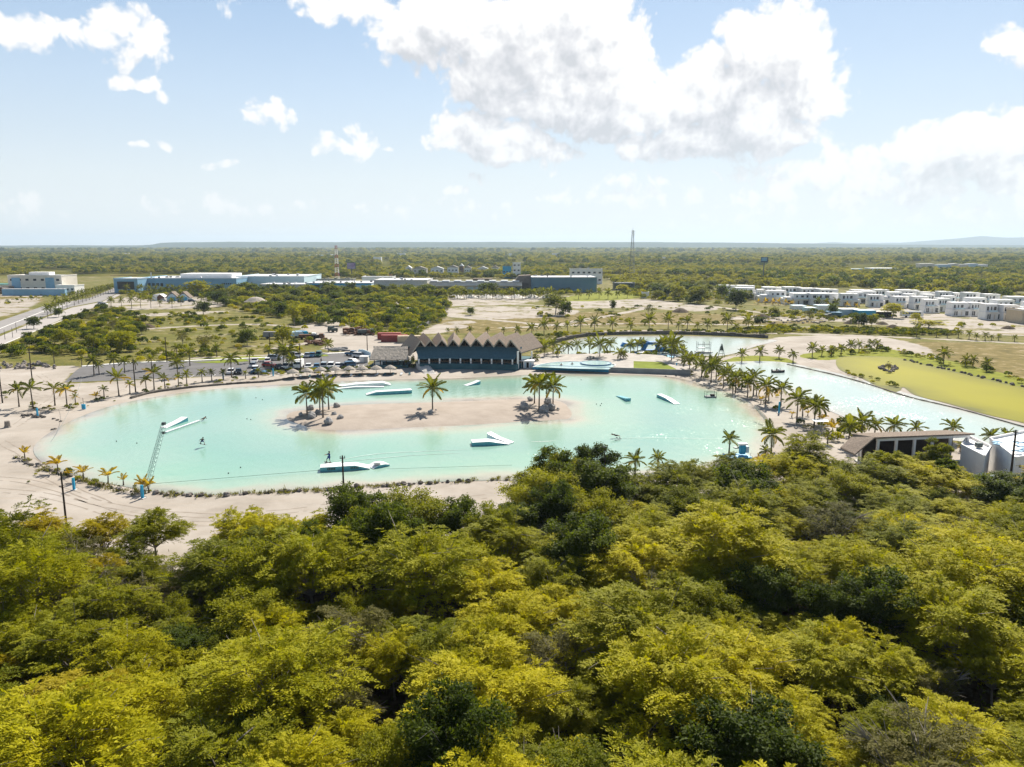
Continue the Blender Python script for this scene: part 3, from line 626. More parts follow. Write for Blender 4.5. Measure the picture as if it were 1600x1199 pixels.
# ------------------------------------------------------------------ far woodland (one mass, real instanced trees)
def far_proto(seed, R, Hc, n, ll, m):
    r = np.random.default_rng(seed); P = crown_points(r, R, Hc, Hc * 1.15, n); D = nrm(r.normal(0, 1, (n, 3)) + nrm(P - np.array([0, 0, Hc * .6])) * .4); S = nrm(np.cross(D, nrm(P - np.array([0, 0, Hc * .6])) + r.normal(0, .5, (n, 3))))
    o = leaf_mesh('far_tree_shape', P - D * ll * .4, D, S, ll * r.uniform(.7, 1.3, n), ll * .8 * r.uniform(.7, 1.3, n), np.clip(r.normal(.5, .25, n), 0, 1), m); C.objects.unlink(o); return o
farcol = bpy.data.collections.new('woodland_shapes')
for i, (R, Hc, m) in enumerate([(4.4, 3.0, 'leaf_far'), (3.6, 3.4, 'leaf_far'), (4.8, 2.6, 'leaf_far'), (3.9, 3.6, 'leaf_dark'), (3.4, 2.4, 'leaf_yellow'), (4.0, 2.8, 'leaf_grey')]): farcol.objects.link(far_proto(200 + i, R, Hc, 260, 1.25, m))
def scatter(name, pts, sc, rot, idx, col, label, cat):
    o = mk(name, pts, [], None); me = o.data
    for nm, tp, a in (('sc', 'FLOAT', sc), ('rz', 'FLOAT', rot), ('pick', 'INT', idx)):
        at = me.attributes.new(nm, tp, 'POINT'); at.data.foreach_set('value', np.asarray(a, dtype=np.float32 if tp == 'FLOAT' else np.int32))
    g = bpy.data.node_groups.new(name + '_spread', 'GeometryNodeTree')
    g.interface.new_socket('Geometry', in_out='INPUT', socket_type='NodeSocketGeometry'); g.interface.new_socket('Geometry', in_out='OUTPUT', socket_type='NodeSocketGeometry')
    gi = g.nodes.new('NodeGroupInput'); go = g.nodes.new('NodeGroupOutput'); ip = g.nodes.new('GeometryNodeInstanceOnPoints'); ci = g.nodes.new('GeometryNodeCollectionInfo')
    ci.inputs[0].default_value = col; ci.inputs[1].default_value = True; ci.inputs[2].default_value = True
    def at(nm, dt):
        n = g.nodes.new('GeometryNodeInputNamedAttribute'); n.data_type = dt; n.inputs[0].default_value = nm; return n.outputs[0]
    cx = g.nodes.new('ShaderNodeCombineXYZ'); g.links.new(at('rz', 'FLOAT'), cx.inputs[2])
    cs = g.nodes.new('ShaderNodeCombineXYZ'); a = at('sc', 'FLOAT'); [g.links.new(a, cs.inputs[i]) for i in range(3)]
    g.links.new(gi.outputs[0], ip.inputs['Points']); g.links.new(ci.outputs[0], ip.inputs['Instance']); ip.inputs['Pick Instance'].default_value = True
    g.links.new(at('pick', 'INT'), ip.inputs['Instance Index']); g.links.new(cx.outputs[0], ip.inputs['Rotation']); g.links.new(cs.outputs[0], ip.inputs['Scale']); g.links.new(ip.outputs[0], go.inputs[0])
    md = o.modifiers.new('spread', 'NODES'); md.node_group = g
    return tag(o, label, cat, kind='stuff')
def wood_pts(seed, y0, y1, dens, keep, wide=.72):
    r = np.random.default_rng(seed); area = wide * (y1 ** 2 - y0 ** 2); n = int(area * dens); y = np.sqrt(r.uniform(y0 ** 2, y1 ** 2, n)); x = r.uniform(-wide, wide, n) * y
    k = keep(x, y); return x[k], y[k]
def proj(x, y): # photograph coordinates of a ground point
    c, s = math.cos(PITCH), math.sin(PITCH); dep = y * c + CH * s; up = y * s - CH * c
    return 800 + x / dep * FPX, 599.5 - up / dep * FPX
def keep_far(x, y):
    px, py = proj(x, y)
    lim = np.interp(px, [-200, 0, 150, 200, 400, 500, 700, 940, 1000, 1120, 1300, 1600, 1900], [432, 431, 428, 428, 429, 436, 437, 436, 456, 447, 456, 470, 476])
    k = py < lim
    k &= ~((np.abs(px - 86) < 30) & (np.abs(py - 427) < 5)); k &= ~((np.abs(px - 604) < 9) & (np.abs(py - 417) < 9))
    for cx, cy_, rx, ry in ((1350, 421, 36, 7), (1450, 417, 46, 6), (735, 421, 60, 3.5), (812, 412, 10, 6), (905, 427, 22, 6), (512, 401, 20, 2.2)): k &= ~(((px - cx) / rx) ** 2 + ((py - cy_) / ry) ** 2 < 1)
    return k
def keep_noise(x, y, th): return np.array([mno.noise(Vector((a * .006, c * .006, 3))) > th for a, c in zip(x, y)])
X1, Y1 = wood_pts(41, 420, 1500, .0135, keep_far); kk = keep_noise(X1, Y1, -.24); X1, Y1 = X1[kk], Y1[kk]
X2, Y2 = wood_pts(42, 1500, 4200, .0026, keep_far)
kk = keep_noise(X2 * .4, Y2 * .4, -.3); X2, Y2 = X2[kk], Y2[kk]
X3, Y3 = wood_pts(43, 4200, 9000, .00045, keep_far)
S1 = np.random.default_rng(1).uniform(.6, 1.25, len(X1)); S2 = np.random.default_rng(2).uniform(1.0, 2.1, len(X2)); S3 = np.random.default_rng(3).uniform(2.2, 4.2, len(X3))
xa = np.r_[X1, X2, X3]; ya = np.r_[Y1, Y2, Y3]; sa = np.r_[S1, S2, S3]; rr = np.random.default_rng(4)
patch = np.array([mno.noise(Vector((a * .004, c * .004, 9))) for a, c in zip(xa, ya)])
pick = np.where(patch > .1, rr.choice([0, 1, 2, 4, 5], len(xa), p=[.25, .2, .2, .25, .1]), rr.choice([0, 1, 2, 3, 5], len(xa), p=[.25, .2, .2, .28, .07]))
scatter('far_woodland', np.c_[xa, ya, np.full(len(xa), -.3)], sa, rr.uniform(0, 6.28, len(xa)), pick, farcol, 'wide flat woodland reaching to the horizon behind the buildings', 'woodland')
print('forest trees', len(pts), 'far', len(xa))
# ------------------------------------------------------------------ ridge on the horizon, mountains, haze
def ridge(name, dist, prof, depth, mname, xr):
    n = 160; V = []; 
    for i in range(n + 1):
        px = xr[0] + (xr[1] - xr[0]) * i / n; x = (px - 800) / FPX * dist * 1.0; h = float(np.interp(px, [p[0] for p in prof], [p[1] for p in prof])) + mno.noise(Vector((px * .02, dist, 0))) * 4 + mno.noise(Vector((px * .09, dist, 0))) * 2.2
        for f, zf in ((0, 0), (.35, .55), (.7, .93), (1, 1), (2.2, .9)): V.append((x * (1 + depth * f / dist), dist + depth * f, h * zf + (mno.noise(Vector((px * .05, f * 3, 5))) * 6 if 0 < f < 1 else 0)))
    F = [[i * 5 + k, (i + 1) * 5 + k, (i + 1) * 5 + k + 1, i * 5 + k + 1] for i in range(n) for k in range(4)]
    return tag(mk(name, V, F, mname, smooth=True), kind='structure')
mat('hill_green', (.045, .06, .02), 1, 0, var=.3, vscale=.01)
ridge('ridge_hill', 9300, [(-400, 50), (240, 54), (262, 88), (330, 98), (700, 97), (1000, 96), (1200, 84), (1400, 62), (2000, 44)], 900, 'hill_green', (-400, 2000))
ridge('mountain_range', 15000, [(1100, 0), (1230, 60), (1290, 130), (1330, 110), (1400, 120), (1480, 200), (1520, 250), (1560, 220), (1620, 235), (1800, 150), (2100, 60)], 1100, 'hill_green', (1100, 2100))
hm = bpy.data.materials.new('haze_air'); hm.use_nodes = True; t = hm.node_tree; t.nodes.clear()
pv = N(t, 'ShaderNodeVolumePrincipled'); pv.inputs['Color'].default_value = (.66, .82, .97, 1); pv.inputs['Density'].default_value = 0.00007; pv.inputs['Anisotropy'].default_value = .25
ho = N(t, 'ShaderNodeOutputMaterial'); t.links.new(pv.outputs[0], ho.inputs['Volume']); MATS['haze'] = hm
hz = MB().box((0, 7000, 139.25), (40000, 22400, 281.5)).build('haze', 'haze'); tag(hz, 'thin pale humid air over the whole plain', 'haze', kind='stuff')
# ================================================================== helpers for things built in world coordinates
def put(mb, name, m, root, smooth=False):
    o = mb.build(name, m, root, smooth); o.location = -Vector(root.location); return o
def link(name, me, parent, loc=(0, 0, 0), rot=(0, 0, 0), sc=(1, 1, 1)):
    o = bpy.data.objects.new(name, me); C.objects.link(o); o.parent = parent; o.location = loc; o.rotation_euler = rot; o.scale = sc; return o
def detach(o):
    me = o.data; bpy.data.objects.remove(o); return me
def slab(mb, a, b, c, d, th):
    q = [Vector(v) for v in (a, b, c, d)]; dn = Vector((0, 0, -th)); mb.add(q + [v + dn for v in q], [[0, 1, 2, 3], [7, 6, 5, 4], [0, 4, 5, 1], [1, 5, 6, 2], [2, 6, 7, 3], [3, 7, 4, 0]]); return mb
# ------------------------------------------------------------------ palms
def frond_mesh(seed, droop, curl, m, n=12):
    r = np.random.default_rng(seed); B, D, S, Ln, Wd, T = [], [], [], [], [], []
    p = np.array([0., 0, 0]); pts = [p.copy()]; ang = 0.0
    for i in range(n + 1):
        t = i / n; ang = -droop * t ** 1.3; d = np.array([math.cos(ang), 0, math.sin(ang)]); 
        if i > 0:
            for sg in (-1, 1):
                l = .30 * math.sin(math.pi * (.12 + .80 * t)) + .03; dd = np.array([.55 + .5 * t, sg * (.9 - .35 * t), -curl + r.uniform(-.12, .12)]); dd = dd / np.linalg.norm(dd)
                dd = np.array([dd[0] * math.cos(ang) - dd[2] * math.sin(ang), dd[1], dd[0] * math.sin(ang) + dd[2] * math.cos(ang)])
                s = np.cross(dd, [0, sg * .5, 1.0]); s /= np.linalg.norm(s); B.append(p.copy()); D.append(dd); S.append(s); Ln.append(l); Wd.append(.085); T.append(r.uniform(.2, .8))
        p = p + d / n; pts.append(p.copy())
    for i in range(len(pts) - 2):
        dd = pts[i + 1] - pts[i]; l = np.linalg.norm(dd); B.append(pts[i]); D.append(dd / l); S.append(np.array([0, 1., 0])); Ln.append(l * 1.2); Wd.append(.035); T.append(.9)
    return detach(leaf_mesh('frond', np.array(B), np.array(D), np.array(S), Ln, Wd, np.array(T), m))
FR = {k: [frond_mesh(i + s, dr, cu, mm) for i, (dr, cu) in enumerate([(1.0, .25), (1.35, .45), (1.7, .6), (.7, .15)])] for k, mm, s in (('g', 'frond_green', 0), ('y', 'frond_gold', 20))}
def trunk_mesh(seed, bx):
    return detach(MB().tube([(0, 0, -.05), (bx * .25, 0, .2), (bx * .75, bx * .2, .6), (bx, bx * .3, 1.0)], [.20, .145, .12, .105], 7).build('trunk', 'palm_bark', None, True))
TRK = [trunk_mesh(0, 0), trunk_mesh(1, .05), trunk_mesh(2, -.05), trunk_mesh(3, .09)]; TB = [0, .05, -.05, .09]
def palm_crown_joined(seed, kind, n):
    r = random.Random(seed); V, Fc, T = [], [], []
    for j in range(n):
        me = FR['y' if (kind == 'y' or (r.random() < .12)) else 'g'][r.randrange(4)]; a = j * 2.4 + r.uniform(-.2, .2); pit = math.radians(80 - 104 * (j / n) + r.uniform(-8, 8))
        M = Matrix.Rotation(a, 4, 'Z') @ Matrix.Rotation(-pit, 4, 'Y') @ Matrix.Rotation(r.uniform(-.4, .4), 4, 'X') @ Matrix.Scale(r.uniform(.85, 1.1), 4)
        k = len(V); V += [tuple(M @ v.co) for v in me.vertices]; Fc += [[i + k for i in p.vertices] for p in me.polygons]; T += [v.value for v in me.attributes['tint'].data]
    o = mk('crown', V, Fc, 'frond_gold' if kind == 'y' else 'frond_green'); at = o.data.attributes.new('tint', 'FLOAT', 'POINT'); at.data.foreach_set('value', T); return detach(o)
PCR = {'g': [palm_crown_joined(i, 'g', 18 + i % 3) for i in range(5)], 'y': [palm_crown_joined(10 + i, 'y', 9) for i in range(3)]}
prand = random.Random(3); palm_spots = []
def palm(px, by, ty, kind='g', label='', group='', spread=1.0, base=None, near=None, z=0.0):
    b = base or G(px, by, z); dist = b.y; top = max(H(px, ty, dist) - z, 1.2)
    fr = min(max(top * .46, .9), 3.4) * spread; th = top - fr * .72 if kind == 'g' else top * .5
    if kind == 'y': th = top * .42; fr = (top - th) * .98
    lk = 'green coconut palm' if kind == 'g' else 'young golden coconut palm'
    t = thing('coconut_palm', label or lk, 'palm tree', (b.x, b.y, z), prand.uniform(0, 6.28), group)
    i = prand.randrange(4); wr = .85 + th * .05
    link('trunk', TRK[i], t, sc=(wr if th > 1.5 else .8, wr if th > 1.5 else .8, th)); tx = Vector((TB[i] * wr, TB[i] * .3 * wr, th))
    if near is None: near = dist < 200
    if dist > 200 and kind == 'g': fr *= 1.0 if px < 430 else 1.2
    if px < 430 and kind == 'g': fr *= .88
    if near:
        n = (13 if px < 430 else 20) if kind == 'g' else 9
        for j in range(n):
            old = kind == 'y' or (j > n - (7 if px < 430 else 4) and prand.random() < .45); me = FR['y' if old else 'g'][prand.randrange(4)]
            pit = math.radians((82 - (92 if px < 430 else 108) * (j / n) if kind == 'g' else 84 - 50 * (j / n)) + prand.uniform(-9, 9)); s = fr * prand.uniform(.85, 1.12)
            link('frond', me, t, tx, (prand.uniform(-.45, .45), -pit, j * 2.4 + prand.uniform(-.25, .25)), (s, s, s))
    else:
        link('crown', prand.choice(PCR[kind]), t, tx, (0, 0, prand.uniform(0, 6.28)), (fr, fr, fr))
    return t
def palms(lst, group, fmt, kind='g'):
    lst = sorted(lst, key=lambda p: p[0])
    for i, p in enumerate(lst):
        k = p[3] if len(p) > 3 else kind
        palm(p[0], p[1], p[2], k, fmt.format(lk='green' if k == 'g' else 'golden young', n=ORD[i]), group, spread=p[4] if len(p) > 4 else 1.0)
palms([(39,717,696,'y'),(91,738,708,'y'),(131,751,722,'y'),(169,756,726,'y'),(193,759,739,'y'),(224,769,741,'y'),(233,770,744,'y'),(107,746,731,'y')], 'young palms along the near sandy bank', '{lk} palm, {n} from the left on the near sandy bank')
palms([(30,636,596),(52,639,590),(86,634,594),(105,637,595),(118,632,614,'g'),(150,626,610,'y'),(163,623,601),(186,619,576),(203,616,593),(229,612,585),(241,609,569),(258,607,583),(279,604,583),(292,600,577),(316,597,575),(331,595,576),(349,594,576),(384,592,578),(404,590,574)], 'palms on the far left beach', '{lk} palm, {n} from the left along the far left beach')
palms([(147,587,552),(155,586,563),(179,581,550),(195,583,556),(85,568,540),(237,578,552),(278,590,556),(297,572,540),(277,558,536),(339,558,536),(362,590,546),(421,563,541),(443,572,540),(449,573,538),(457,578,556),(390,567,545),(513,551,531),(128,572,556),(212,578,560)], 'palms in the car park verges', '{lk} palm, {n} from the left among the car park verges')
palms([(714,523,512),(735,523,511),(762,522,512),(787,522,512),(809,526,510),(831,526,506),(700,521,513),(850,522,501),(870,520,505),(887,518,502)], 'palms behind the thatched clubhouse', '{lk} palm, {n} from the left behind the zigzag thatched roof')
palms([(907,519,495),(929,518,495),(957,518,497),(1014,518,491),(1044,514,492),(1074,514,495),(1105,518,499),(1136,516,492),(1169,516,495),(985,519,503),(1060,517,503),(1090,517,504),(1150,518,505)], 'palms behind the far lagoon', '{lk} palm, {n} from the left behind the far lagoon')
palms([(836,570,553),(850,561,532),(864,552,530),(872,562,541),(888,555,534),(902,553,532),(921,553,529),(937,563,527),(953,552,529),(969,567,545),(985,553,532),(996,550,530),(1004,549,530),(845,548,530),(880,548,534),(974,566,548)], 'palms between the infinity pool and the far lagoon', '{lk} palm, {n} from the left behind the infinity pool')
palms([(1036,553,527),(1049,569,525),(1058,554,528),(1041,551,527),(1066,562,541),(1077,583,551),(1096,590,560),(1104,587,565),(1111,598,560),(1119,592,562),(1088,576,556),(1070,575,552),(1030,552,531),(1053,560,537)], 'palms at the start of the spit', '{lk} palm, {n} from the left where the spit begins')
palms([(1130,606,577),(1137,598,571),(1145,616,597),(1149,614,578),(1159,608,578),(1168,621,586),(1177,618,576),(1189,630,615,'y'),(1196,632,588),(1201,626,604),(1220,634,593),(1245,656,606),(1254,650,622,'g'),(1272,666,618),(1280,660,621),(1284,662,643,'y'),(1154,606,592),(1182,617,602),(1141,606,590),(1165,604,590),(1237,652,640,'y'),(1262,650,640,'y')], 'palms along the sandy spit', '{lk} palm, {n} from the left along the sandy spit')
palms([(1205,706,662,'g',1.15),(1139,708,674),(1293,694,672),(1300,680,653,'y'),(1326,698,650),(1345,691,643),(1366,686,653),(1396,690,650,'g',1.1),(1431,690,657,'g',1.1),(1487,690,655,'g',1.15),(1546,703,670),(1571,700,669),(1598,700,679),(1516,703,684),(1500,706,690)], 'palms on the near lagoon shore by the pavilion', '{lk} palm, {n} from the left by the near shore and pavilion')
palms([(992,746,706),(1027,738,706),(1195,722,696,'g'),(1187,728,708,'y'),(1040,742,722)], 'palms between the forest edge and the lagoon', '{lk} palm, {n} from the left between forest edge and lagoon')
palms([(480,650,597),(505,656,590),(514,643,588),(500,646,604)], 'palms at the left end of the island', '{lk} palm, {n} from the left in the island group beside boulders')
palm(676, 645, 589, 'g', 'lone coconut palm in the middle of the sandy island')
palms([(835,634,585),(842,645,582),(864,639,587)], 'palms at the right end of the island', '{lk} palm, {n} of three at the right end of the island')
palms([(1159,566,546),(1187,564,543),(1217,560,542),(1239,566,548)], 'palms on the grass strip by the boat lagoon', '{lk} palm, {n} from the left on the grass strip')
palms([(1269,558,537),(1284,556,541),(1299,556,540),(1314,555,539),(1329,552,533),(1342,550,533),(1362,546,530),(1370,547,532),(1474,569,545),(1508,573,556),(1520,573,556),(1541,580,561)], 'small palms on the bank above the algae pond', '{lk} small palm, {n} from the left above the algae pond')
palms([(1432,527,508),(1463,527,516),(1480,528,518),(1497,528,515),(1514,530,517),(1525,532,521),(1539,532,519),(1549,532,523),(1560,532,522),(1585,534,524)], 'small palms beside the dirt road', '{lk} small palm, {n} from the left beside the dirt road')
bl = [(75,498,475),(80,494,472),(86,490,470),(92,487,468),(98,484,466)]
for i in range(18): f = (i / 17) ** .7; bl.append((105 + 82 * f, 482 - 30 * f, 464 - 22 * f))
for i in range(16): f = (i / 15) ** .7; bl.append((88 + 88 * f, 478 - 27 * f, 461 - 19 * f))
palms([(a, b_, c) for a, b_, c in bl], 'palms lining the boulevard', '{lk} palm, {n} from the left lining the boulevard')
palms([(174,481,463),(190,480,464),(206,482,461),(220,481,460),(236,482,461),(269,482,465),(283,479,460),(315,479,458),(328,478,465),(250,480,468)], 'palms around the shopping centre car park', '{lk} palm, {n} from the left round the distant car park')
q = random.Random(8); palms([(200 + i * 5.7 + q.uniform(-2, 2), 459 + q.uniform(-3, 4) + (i > 24) * 6, 446 + q.uniform(-3, 3) + (i > 24) * 4) for i in range(46)], 'palms in front of the blue shopping centre', '{lk} palm, {n} from the left before the blue shopping centre')
palms([(630 + i * 5.6 + q.uniform(-2, 2), 467 + q.uniform(-2, 1) , 453 + q.uniform(-3, 3)) for i in range(44)], 'palms in front of the warehouses', '{lk} palm, {n} from the left before the grey warehouse')
palms([(904,468,453),(920,467,452),(936,467,451),(950,468,452),(965,466,454),(980,466,455)], 'palms on the distant lawn', '{lk} palm, {n} from the left on the distant lawn')
palms([(1184,476,465,'y'),(1196,476,464,'y'),(1208,477,465,'y'),(1216,477,464,'y'),(1228,478,465,'y'),(1238,478,467,'y'),(1278,480,465),(1290,480,467),(1294,480,470,'y'),(1306,480,466),(1324,481,470,'y'),(1338,482,471,'y')], 'small palms before the white villas', '{lk} small palm, {n} from the left before the white villas')

# ------------------------------------------------------------------ middle ground trees and scrub
MID = []
for i, (lk, lm, mode, npd, tw, k, ll, lw, R, Hc, zc) in enumerate([('olive', 'leaf_green', 'feather', 34, 13, 5, .62, .30, 3.6, 2.1, 3.6), ('yellow-green', 'leaf_yellow', 'feather', 34, 13, 5, .62, .30, 3.6, 2.0, 3.4),
        ('dark green', 'leaf_dark', 'broad', 34, 13, 5, .60, .36, 3.3, 2.6, 3.7), ('dry grey-green', 'leaf_grey', 'feather', 26, 11, 5, .5, .2, 3.3, 2.0, 3.2)]):
    r = np.random.default_rng(400 + i); t = thing('tree', lk, 'tree'); c, P = make_crown(r, R, Hc, zc, npd, tw, k, ll, lw, lm, t, mode, padr=.34, per=3); make_trunk(r, P, zc, .2, t, nl=10, R=R); MID.append((lk, t))
bpy.context.view_layer.update(); [regkids(t) for _, t in MID]
def midtree(px, by, w, h, sp, label, group=None):
    b = G(px, by); d = b.y; W_ = w / FPX * d; top = max(h / FPX * d, 1.2); lk, t = MID[sp]
    return dup(t, (b.x, b.y, 0), random.uniform(0, 6.28), (W_ / 7.6, W_ / 7.6, top / 5.9), label.format(lk=lk), group)
random.seed(21)
solo = [(189,549,44,36,1,'large yellow-green tree in the scrub left of the car park'),(146,549,22,28,0,'slim {lk} tree beside the large yellow-green one'),(103,547,34,36,0,'{lk} tree with dark base in the scrub at the left'),(128,560,16,16,1,'small {lk} tree near the left sand lot'),
 (320,548,32,32,3,'{lk} tree spreading over the scrub beyond the car park'),(285,540,22,26,3,'bare-looking {lk} tree behind the car park'),(92,496,18,14,2,'{lk} bushy tree at the boulevard verge'),(53,514,22,18,2,'leaning {lk} tree beside the wide road'),
 (386,540,28,24,2,'{lk} spreading tree near the parked trucks'),(443,545,30,38,0,'tall {lk} tree shading the machinery yard'),(318,492,26,20,2,'round {lk} tree in the scrub above the dirt path'),(310,462,34,26,1,'tall yellow-green tree behind the thatched kiosks'),
 (868,492,40,34,0,'{lk} tree cluster beside the sandy lots'),(884,494,22,22,2,'{lk} tree right of the cluster by the sandy lots'),(958,486,12,16,2,'small {lk} tree standing alone on the dry field'),(1013,491,16,16,3,'{lk} tree on the dry field'),(735,493,16,12,2,'round {lk} bush on the sandy lot'),
 (1394,497,32,26,1,'broad rounded {lk} tree in front of the white villas'),(1342,514,26,24,2,'left one of the paired {lk} trees by the dirt heap'),(1361,514,24,24,0,'right one of the paired trees by the dirt heap'),(1150,484,34,30,2,'{lk} tree left of the villas'),(1060,470,26,26,0,'{lk} tree beyond the dry field'),(1090,474,34,30,0,'large {lk} tree between dry field and villas'),
 (1128,466,22,20,2,'{lk} tree beside the first villa'),(1187,510,22,14,2,'{lk} clump of tree by the promenade'),(1208,494,18,15,0,'small {lk} tree before the rubble heaps'),(1242,497,16,14,0,'{lk} tree by the rubble heaps'),(1264,499,14,18,3,'{lk} tree right of the rubble heaps'),(1300,495,20,20,2,'{lk} tree among the low blue roofs'),
 (636,572,9,17,1,'small yellow tree at the corner of the thatched hut'),(645,574,7,20,0,'thin tree between the hut and the clubhouse'),(480,505,34,34,1,'spreading {lk} tree at the yard entrance'),(460,510,26,36,0,'{lk} tree behind the machinery yard'),(340,475,26,18,2,'{lk} tree beside the distant car park'),
 (1388,582,12,19,3,'small tree standing on the rocky islet in the algae pond'),(55,457,10,12,3,'reddish tree before the hospital-like building'),(1450,513,46,14,1,'row-like {lk} bushy tree on the dirt before the villas'),(1430,505,16,18,1,'pale {lk} tree by the white bus')]
for a in solo: midtree(*a)
def zone_pts(poly, n, seed, mind=0):
    q = gp(poly, n=3); r = random.Random(seed); xs = [p[0] for p in q]; ys = [p[1] for p in q]; out = []; tries = 0
    while len(out) < n and tries < n * 60:
        tries += 1; x, y = r.uniform(min(xs), max(xs)), r.uniform(min(ys), max(ys))
        if inpoly(np.array([x]), np.array([y]), q)[0] and (mind == 0 or all((x - a) ** 2 + (y - c) ** 2 > mind ** 2 for a, c in out)): out.append((x, y))
    return sorted(out, key=lambda p: p[0] / p[1])
def zone_trees(poly, n, seed, group, fmt, mix, h=(4.5, 7.5), mind=5):
    pp = zone_pts(poly, n, seed, mind)
    for i, (x, y) in enumerate(pp):
        lk, t = MID[random.choices(range(4), mix)[0]]; s = random.uniform(*h) / 5.9
        dup(t, (x, y, 0), random.uniform(0, 6.28), (s * random.uniform(.9, 1.3), s * random.uniform(.9, 1.3), s), fmt.format(lk=lk, n=ORD[i] if i < len(ORD) else 'last'), group)
zone_trees([(330,458),(400,455),(600,456),(650,468),(600,492),(470,500),(350,480)], 62, 1, 'trees between the warehouses and the yard', '{lk} tree, {n} from the left between warehouses and machinery yard', (4, 2, 3, 1), mind=7)
zone_trees([(470,480),(600,478),(690,485),(690,500),(600,512),(480,505)], 26, 2, 'trees behind the clubhouse', '{lk} tree, {n} from the left on the slope behind the clubhouse', (4, 3, 2, 1), (3.5, 6), 6)
zone_trees([(380,457),(470,457),(600,460),(700,461),(830,462),(830,465),(600,465),(380,462)], 34, 7, 'trees standing before the long warehouses', '{lk} tree, {n} from the left before the long warehouses', (4, 1, 4, 1), (5.5, 9.5), 7)
zone_trees([(980,452),(1120,450),(1190,462),(1120,476),(1040,470),(990,466)], 34, 3, 'trees left of the villas', '{lk} tree, {n} from the left between lawn and villas', (4, 1, 3, 1), (5, 8), 7)
zone_trees([(0,553),(70,520),(150,482),(215,492),(230,515),(190,545),(60,556)], 60, 4, 'bushy trees beside the boulevard', '{lk} bushy tree, {n} from the left in the thicket beside the boulevard', (4, 2, 4, 1), (2.2, 3.8), 4.5)
for lk, t in MID:
    for ch in KIDMAP[t.name]: bpy.data.objects.remove(ch)
    bpy.data.objects.remove(t)
shcol = bpy.data.collections.new('shrub_shapes')
for i, (R, Hc, n, ll, mm) in enumerate([(1.3, .9, 240, .42, 'leaf_green'), (1.1, .8, 220, .36, 'leaf_yellow'), (1.5, 1.0, 260, .45, 'leaf_dark'), (1.2, .7, 170, .3, 'leaf_grey'), (.9, .6, 150, .36, 'leaf_gold')]): shcol.objects.link(far_proto(300 + i, R, Hc, n, ll, mm))
SZ = [([(0,556),(70,522),(150,484),(215,494),(230,518),(190,552),(60,560)], .05, .8, 1.7), ([(180,515),(400,495),(480,505),(470,550),(300,562),(180,566)], .02, .5, 1.3), ([(330,456),(600,456),(690,468),(690,500),(600,514),(470,505),(350,480)], .045, .8, 2.2),
 ([(540,492),(690,487),(690,502),(648,527),(560,522)], .06, .6, 1.4), ([(150,497),(345,490),(400,500),(240,510),(160,512)], .03, .5, 1.2), ([(860,478),(1180,482),(1320,497),(1320,506),(900,514),(850,505)], .007, .4, 1.3), ([(1150,517),(1250,511),(1470,519),(1470,527),(1250,520),(1150,524)], .30, .5, .95),
 ([(1262,552),(1300,547),(1400,546),(1500,568),(1650,605),(1650,612),(1500,577),(1410,556),(1300,556)], .09, .3, .85), ([(850,523),(1000,519),(1200,521),(1200,525),(1000,522),(860,530)], .10, .4, 1.0), ([(400,585),(440,581),(560,576),(640,575),(640,578),(560,581),(440,588)], .25, .25, .6),
 ([(980,452),(1120,450),(1190,462),(1130,478),(1040,472),(990,466)], .03, .8, 2.0), ([(200,452),(470,452),(680,460),(690,470),(440,478),(340,462),(230,470)], .04, .6, 1.8), ([(835,566),(860,560),(900,560),(940,562),(900,565),(850,570)], .07, .25, .6), ([(960,561),(1060,558),(1085,580),(1060,577),(1040,563),(970,564)], .06, .3, .7),
 ([(1060,575),(1110,575),(1290,655),(1240,650),(1100,600)], .035, .25, .6), ([(1240,652),(1300,660),(1440,690),(1420,705),(1260,690)], .05, .4, 1.1), ([(60,552),(180,556),(300,562),(380,560),(380,556),(200,548),(60,546)], .05, .3, .9), ([(0,606),(60,600),(130,612),(110,640),(0,640)], .015, .2, .5),
 ([(1330,498),(1600,512),(1600,522),(1400,512),(1330,506)], .006, .4, 1.2), ([(1470,570),(1600,600),(1650,620),(1600,605),(1480,577)], .05, .3, .8), ([(1150,490),(1380,488),(1380,500),(1150,500)], .03, .4, 1.4), ([(1130,566),(1235,561),(1240,566),(1150,568)], .02, .2, .4), ([(1322,586),(1400,612),(1408,606),(1395,600),(1340,583)], .12, .3, .6),
 ([(0,456),(150,456),(150,460),(0,462)], .03, .5, 1.2), ([(15,630),(110,632),(240,606),(400,590),(400,594),(250,612),(120,642),(15,644)], .10, .18, .5), ([(30,712),(100,736),(230,764),(230,776),(90,748),(25,722)], .12, .15, .4), ([(-60,700),(40,730),(220,785),(420,790),(760,770),(760,800),(0,830)], .008, .12, .3), ([(850,553),(1050,551),(1060,557),(860,560)], .10, .3, .9), ([(0,478),(70,468),(90,462),(60,462),(0,470)], .02, .4, .9), ([(700,449),(880,452),(880,462),(700,460)], .05, .8, 1.9)]
X, Y, S = [], [], []
rs = np.random.default_rng(50)
for poly, den, s0, s1 in SZ:
    q = gp(poly, n=3); xs = [p[0] for p in q]; ys = [p[1] for p in q]; n = int((max(xs) - min(xs)) * (max(ys) - min(ys)) * den); x = rs.uniform(min(xs), max(xs), n); y = rs.uniform(min(ys), max(ys), n)
    k = inpoly(x, y, q) & np.array([mno.noise(Vector((a * .05, c * .05, 2))) > -.25 for a, c in zip(x, y)]); X.append(x[k]); Y.append(y[k]); S.append(rs.uniform(s0, s1, k.sum()))
X, Y, S = map(np.concatenate, (X, Y, S))
scatter('scrub_bushes', np.c_[X, Y, np.zeros(len(X))], S, rs.uniform(0, 6.28, len(X)), rs.choice(5, len(X), p=[.33, .22, .22, .15, .08]), shcol, 'low scrub and hedge plants covering the dry flats and verges', 'scrub')
print('shrubs', len(X))
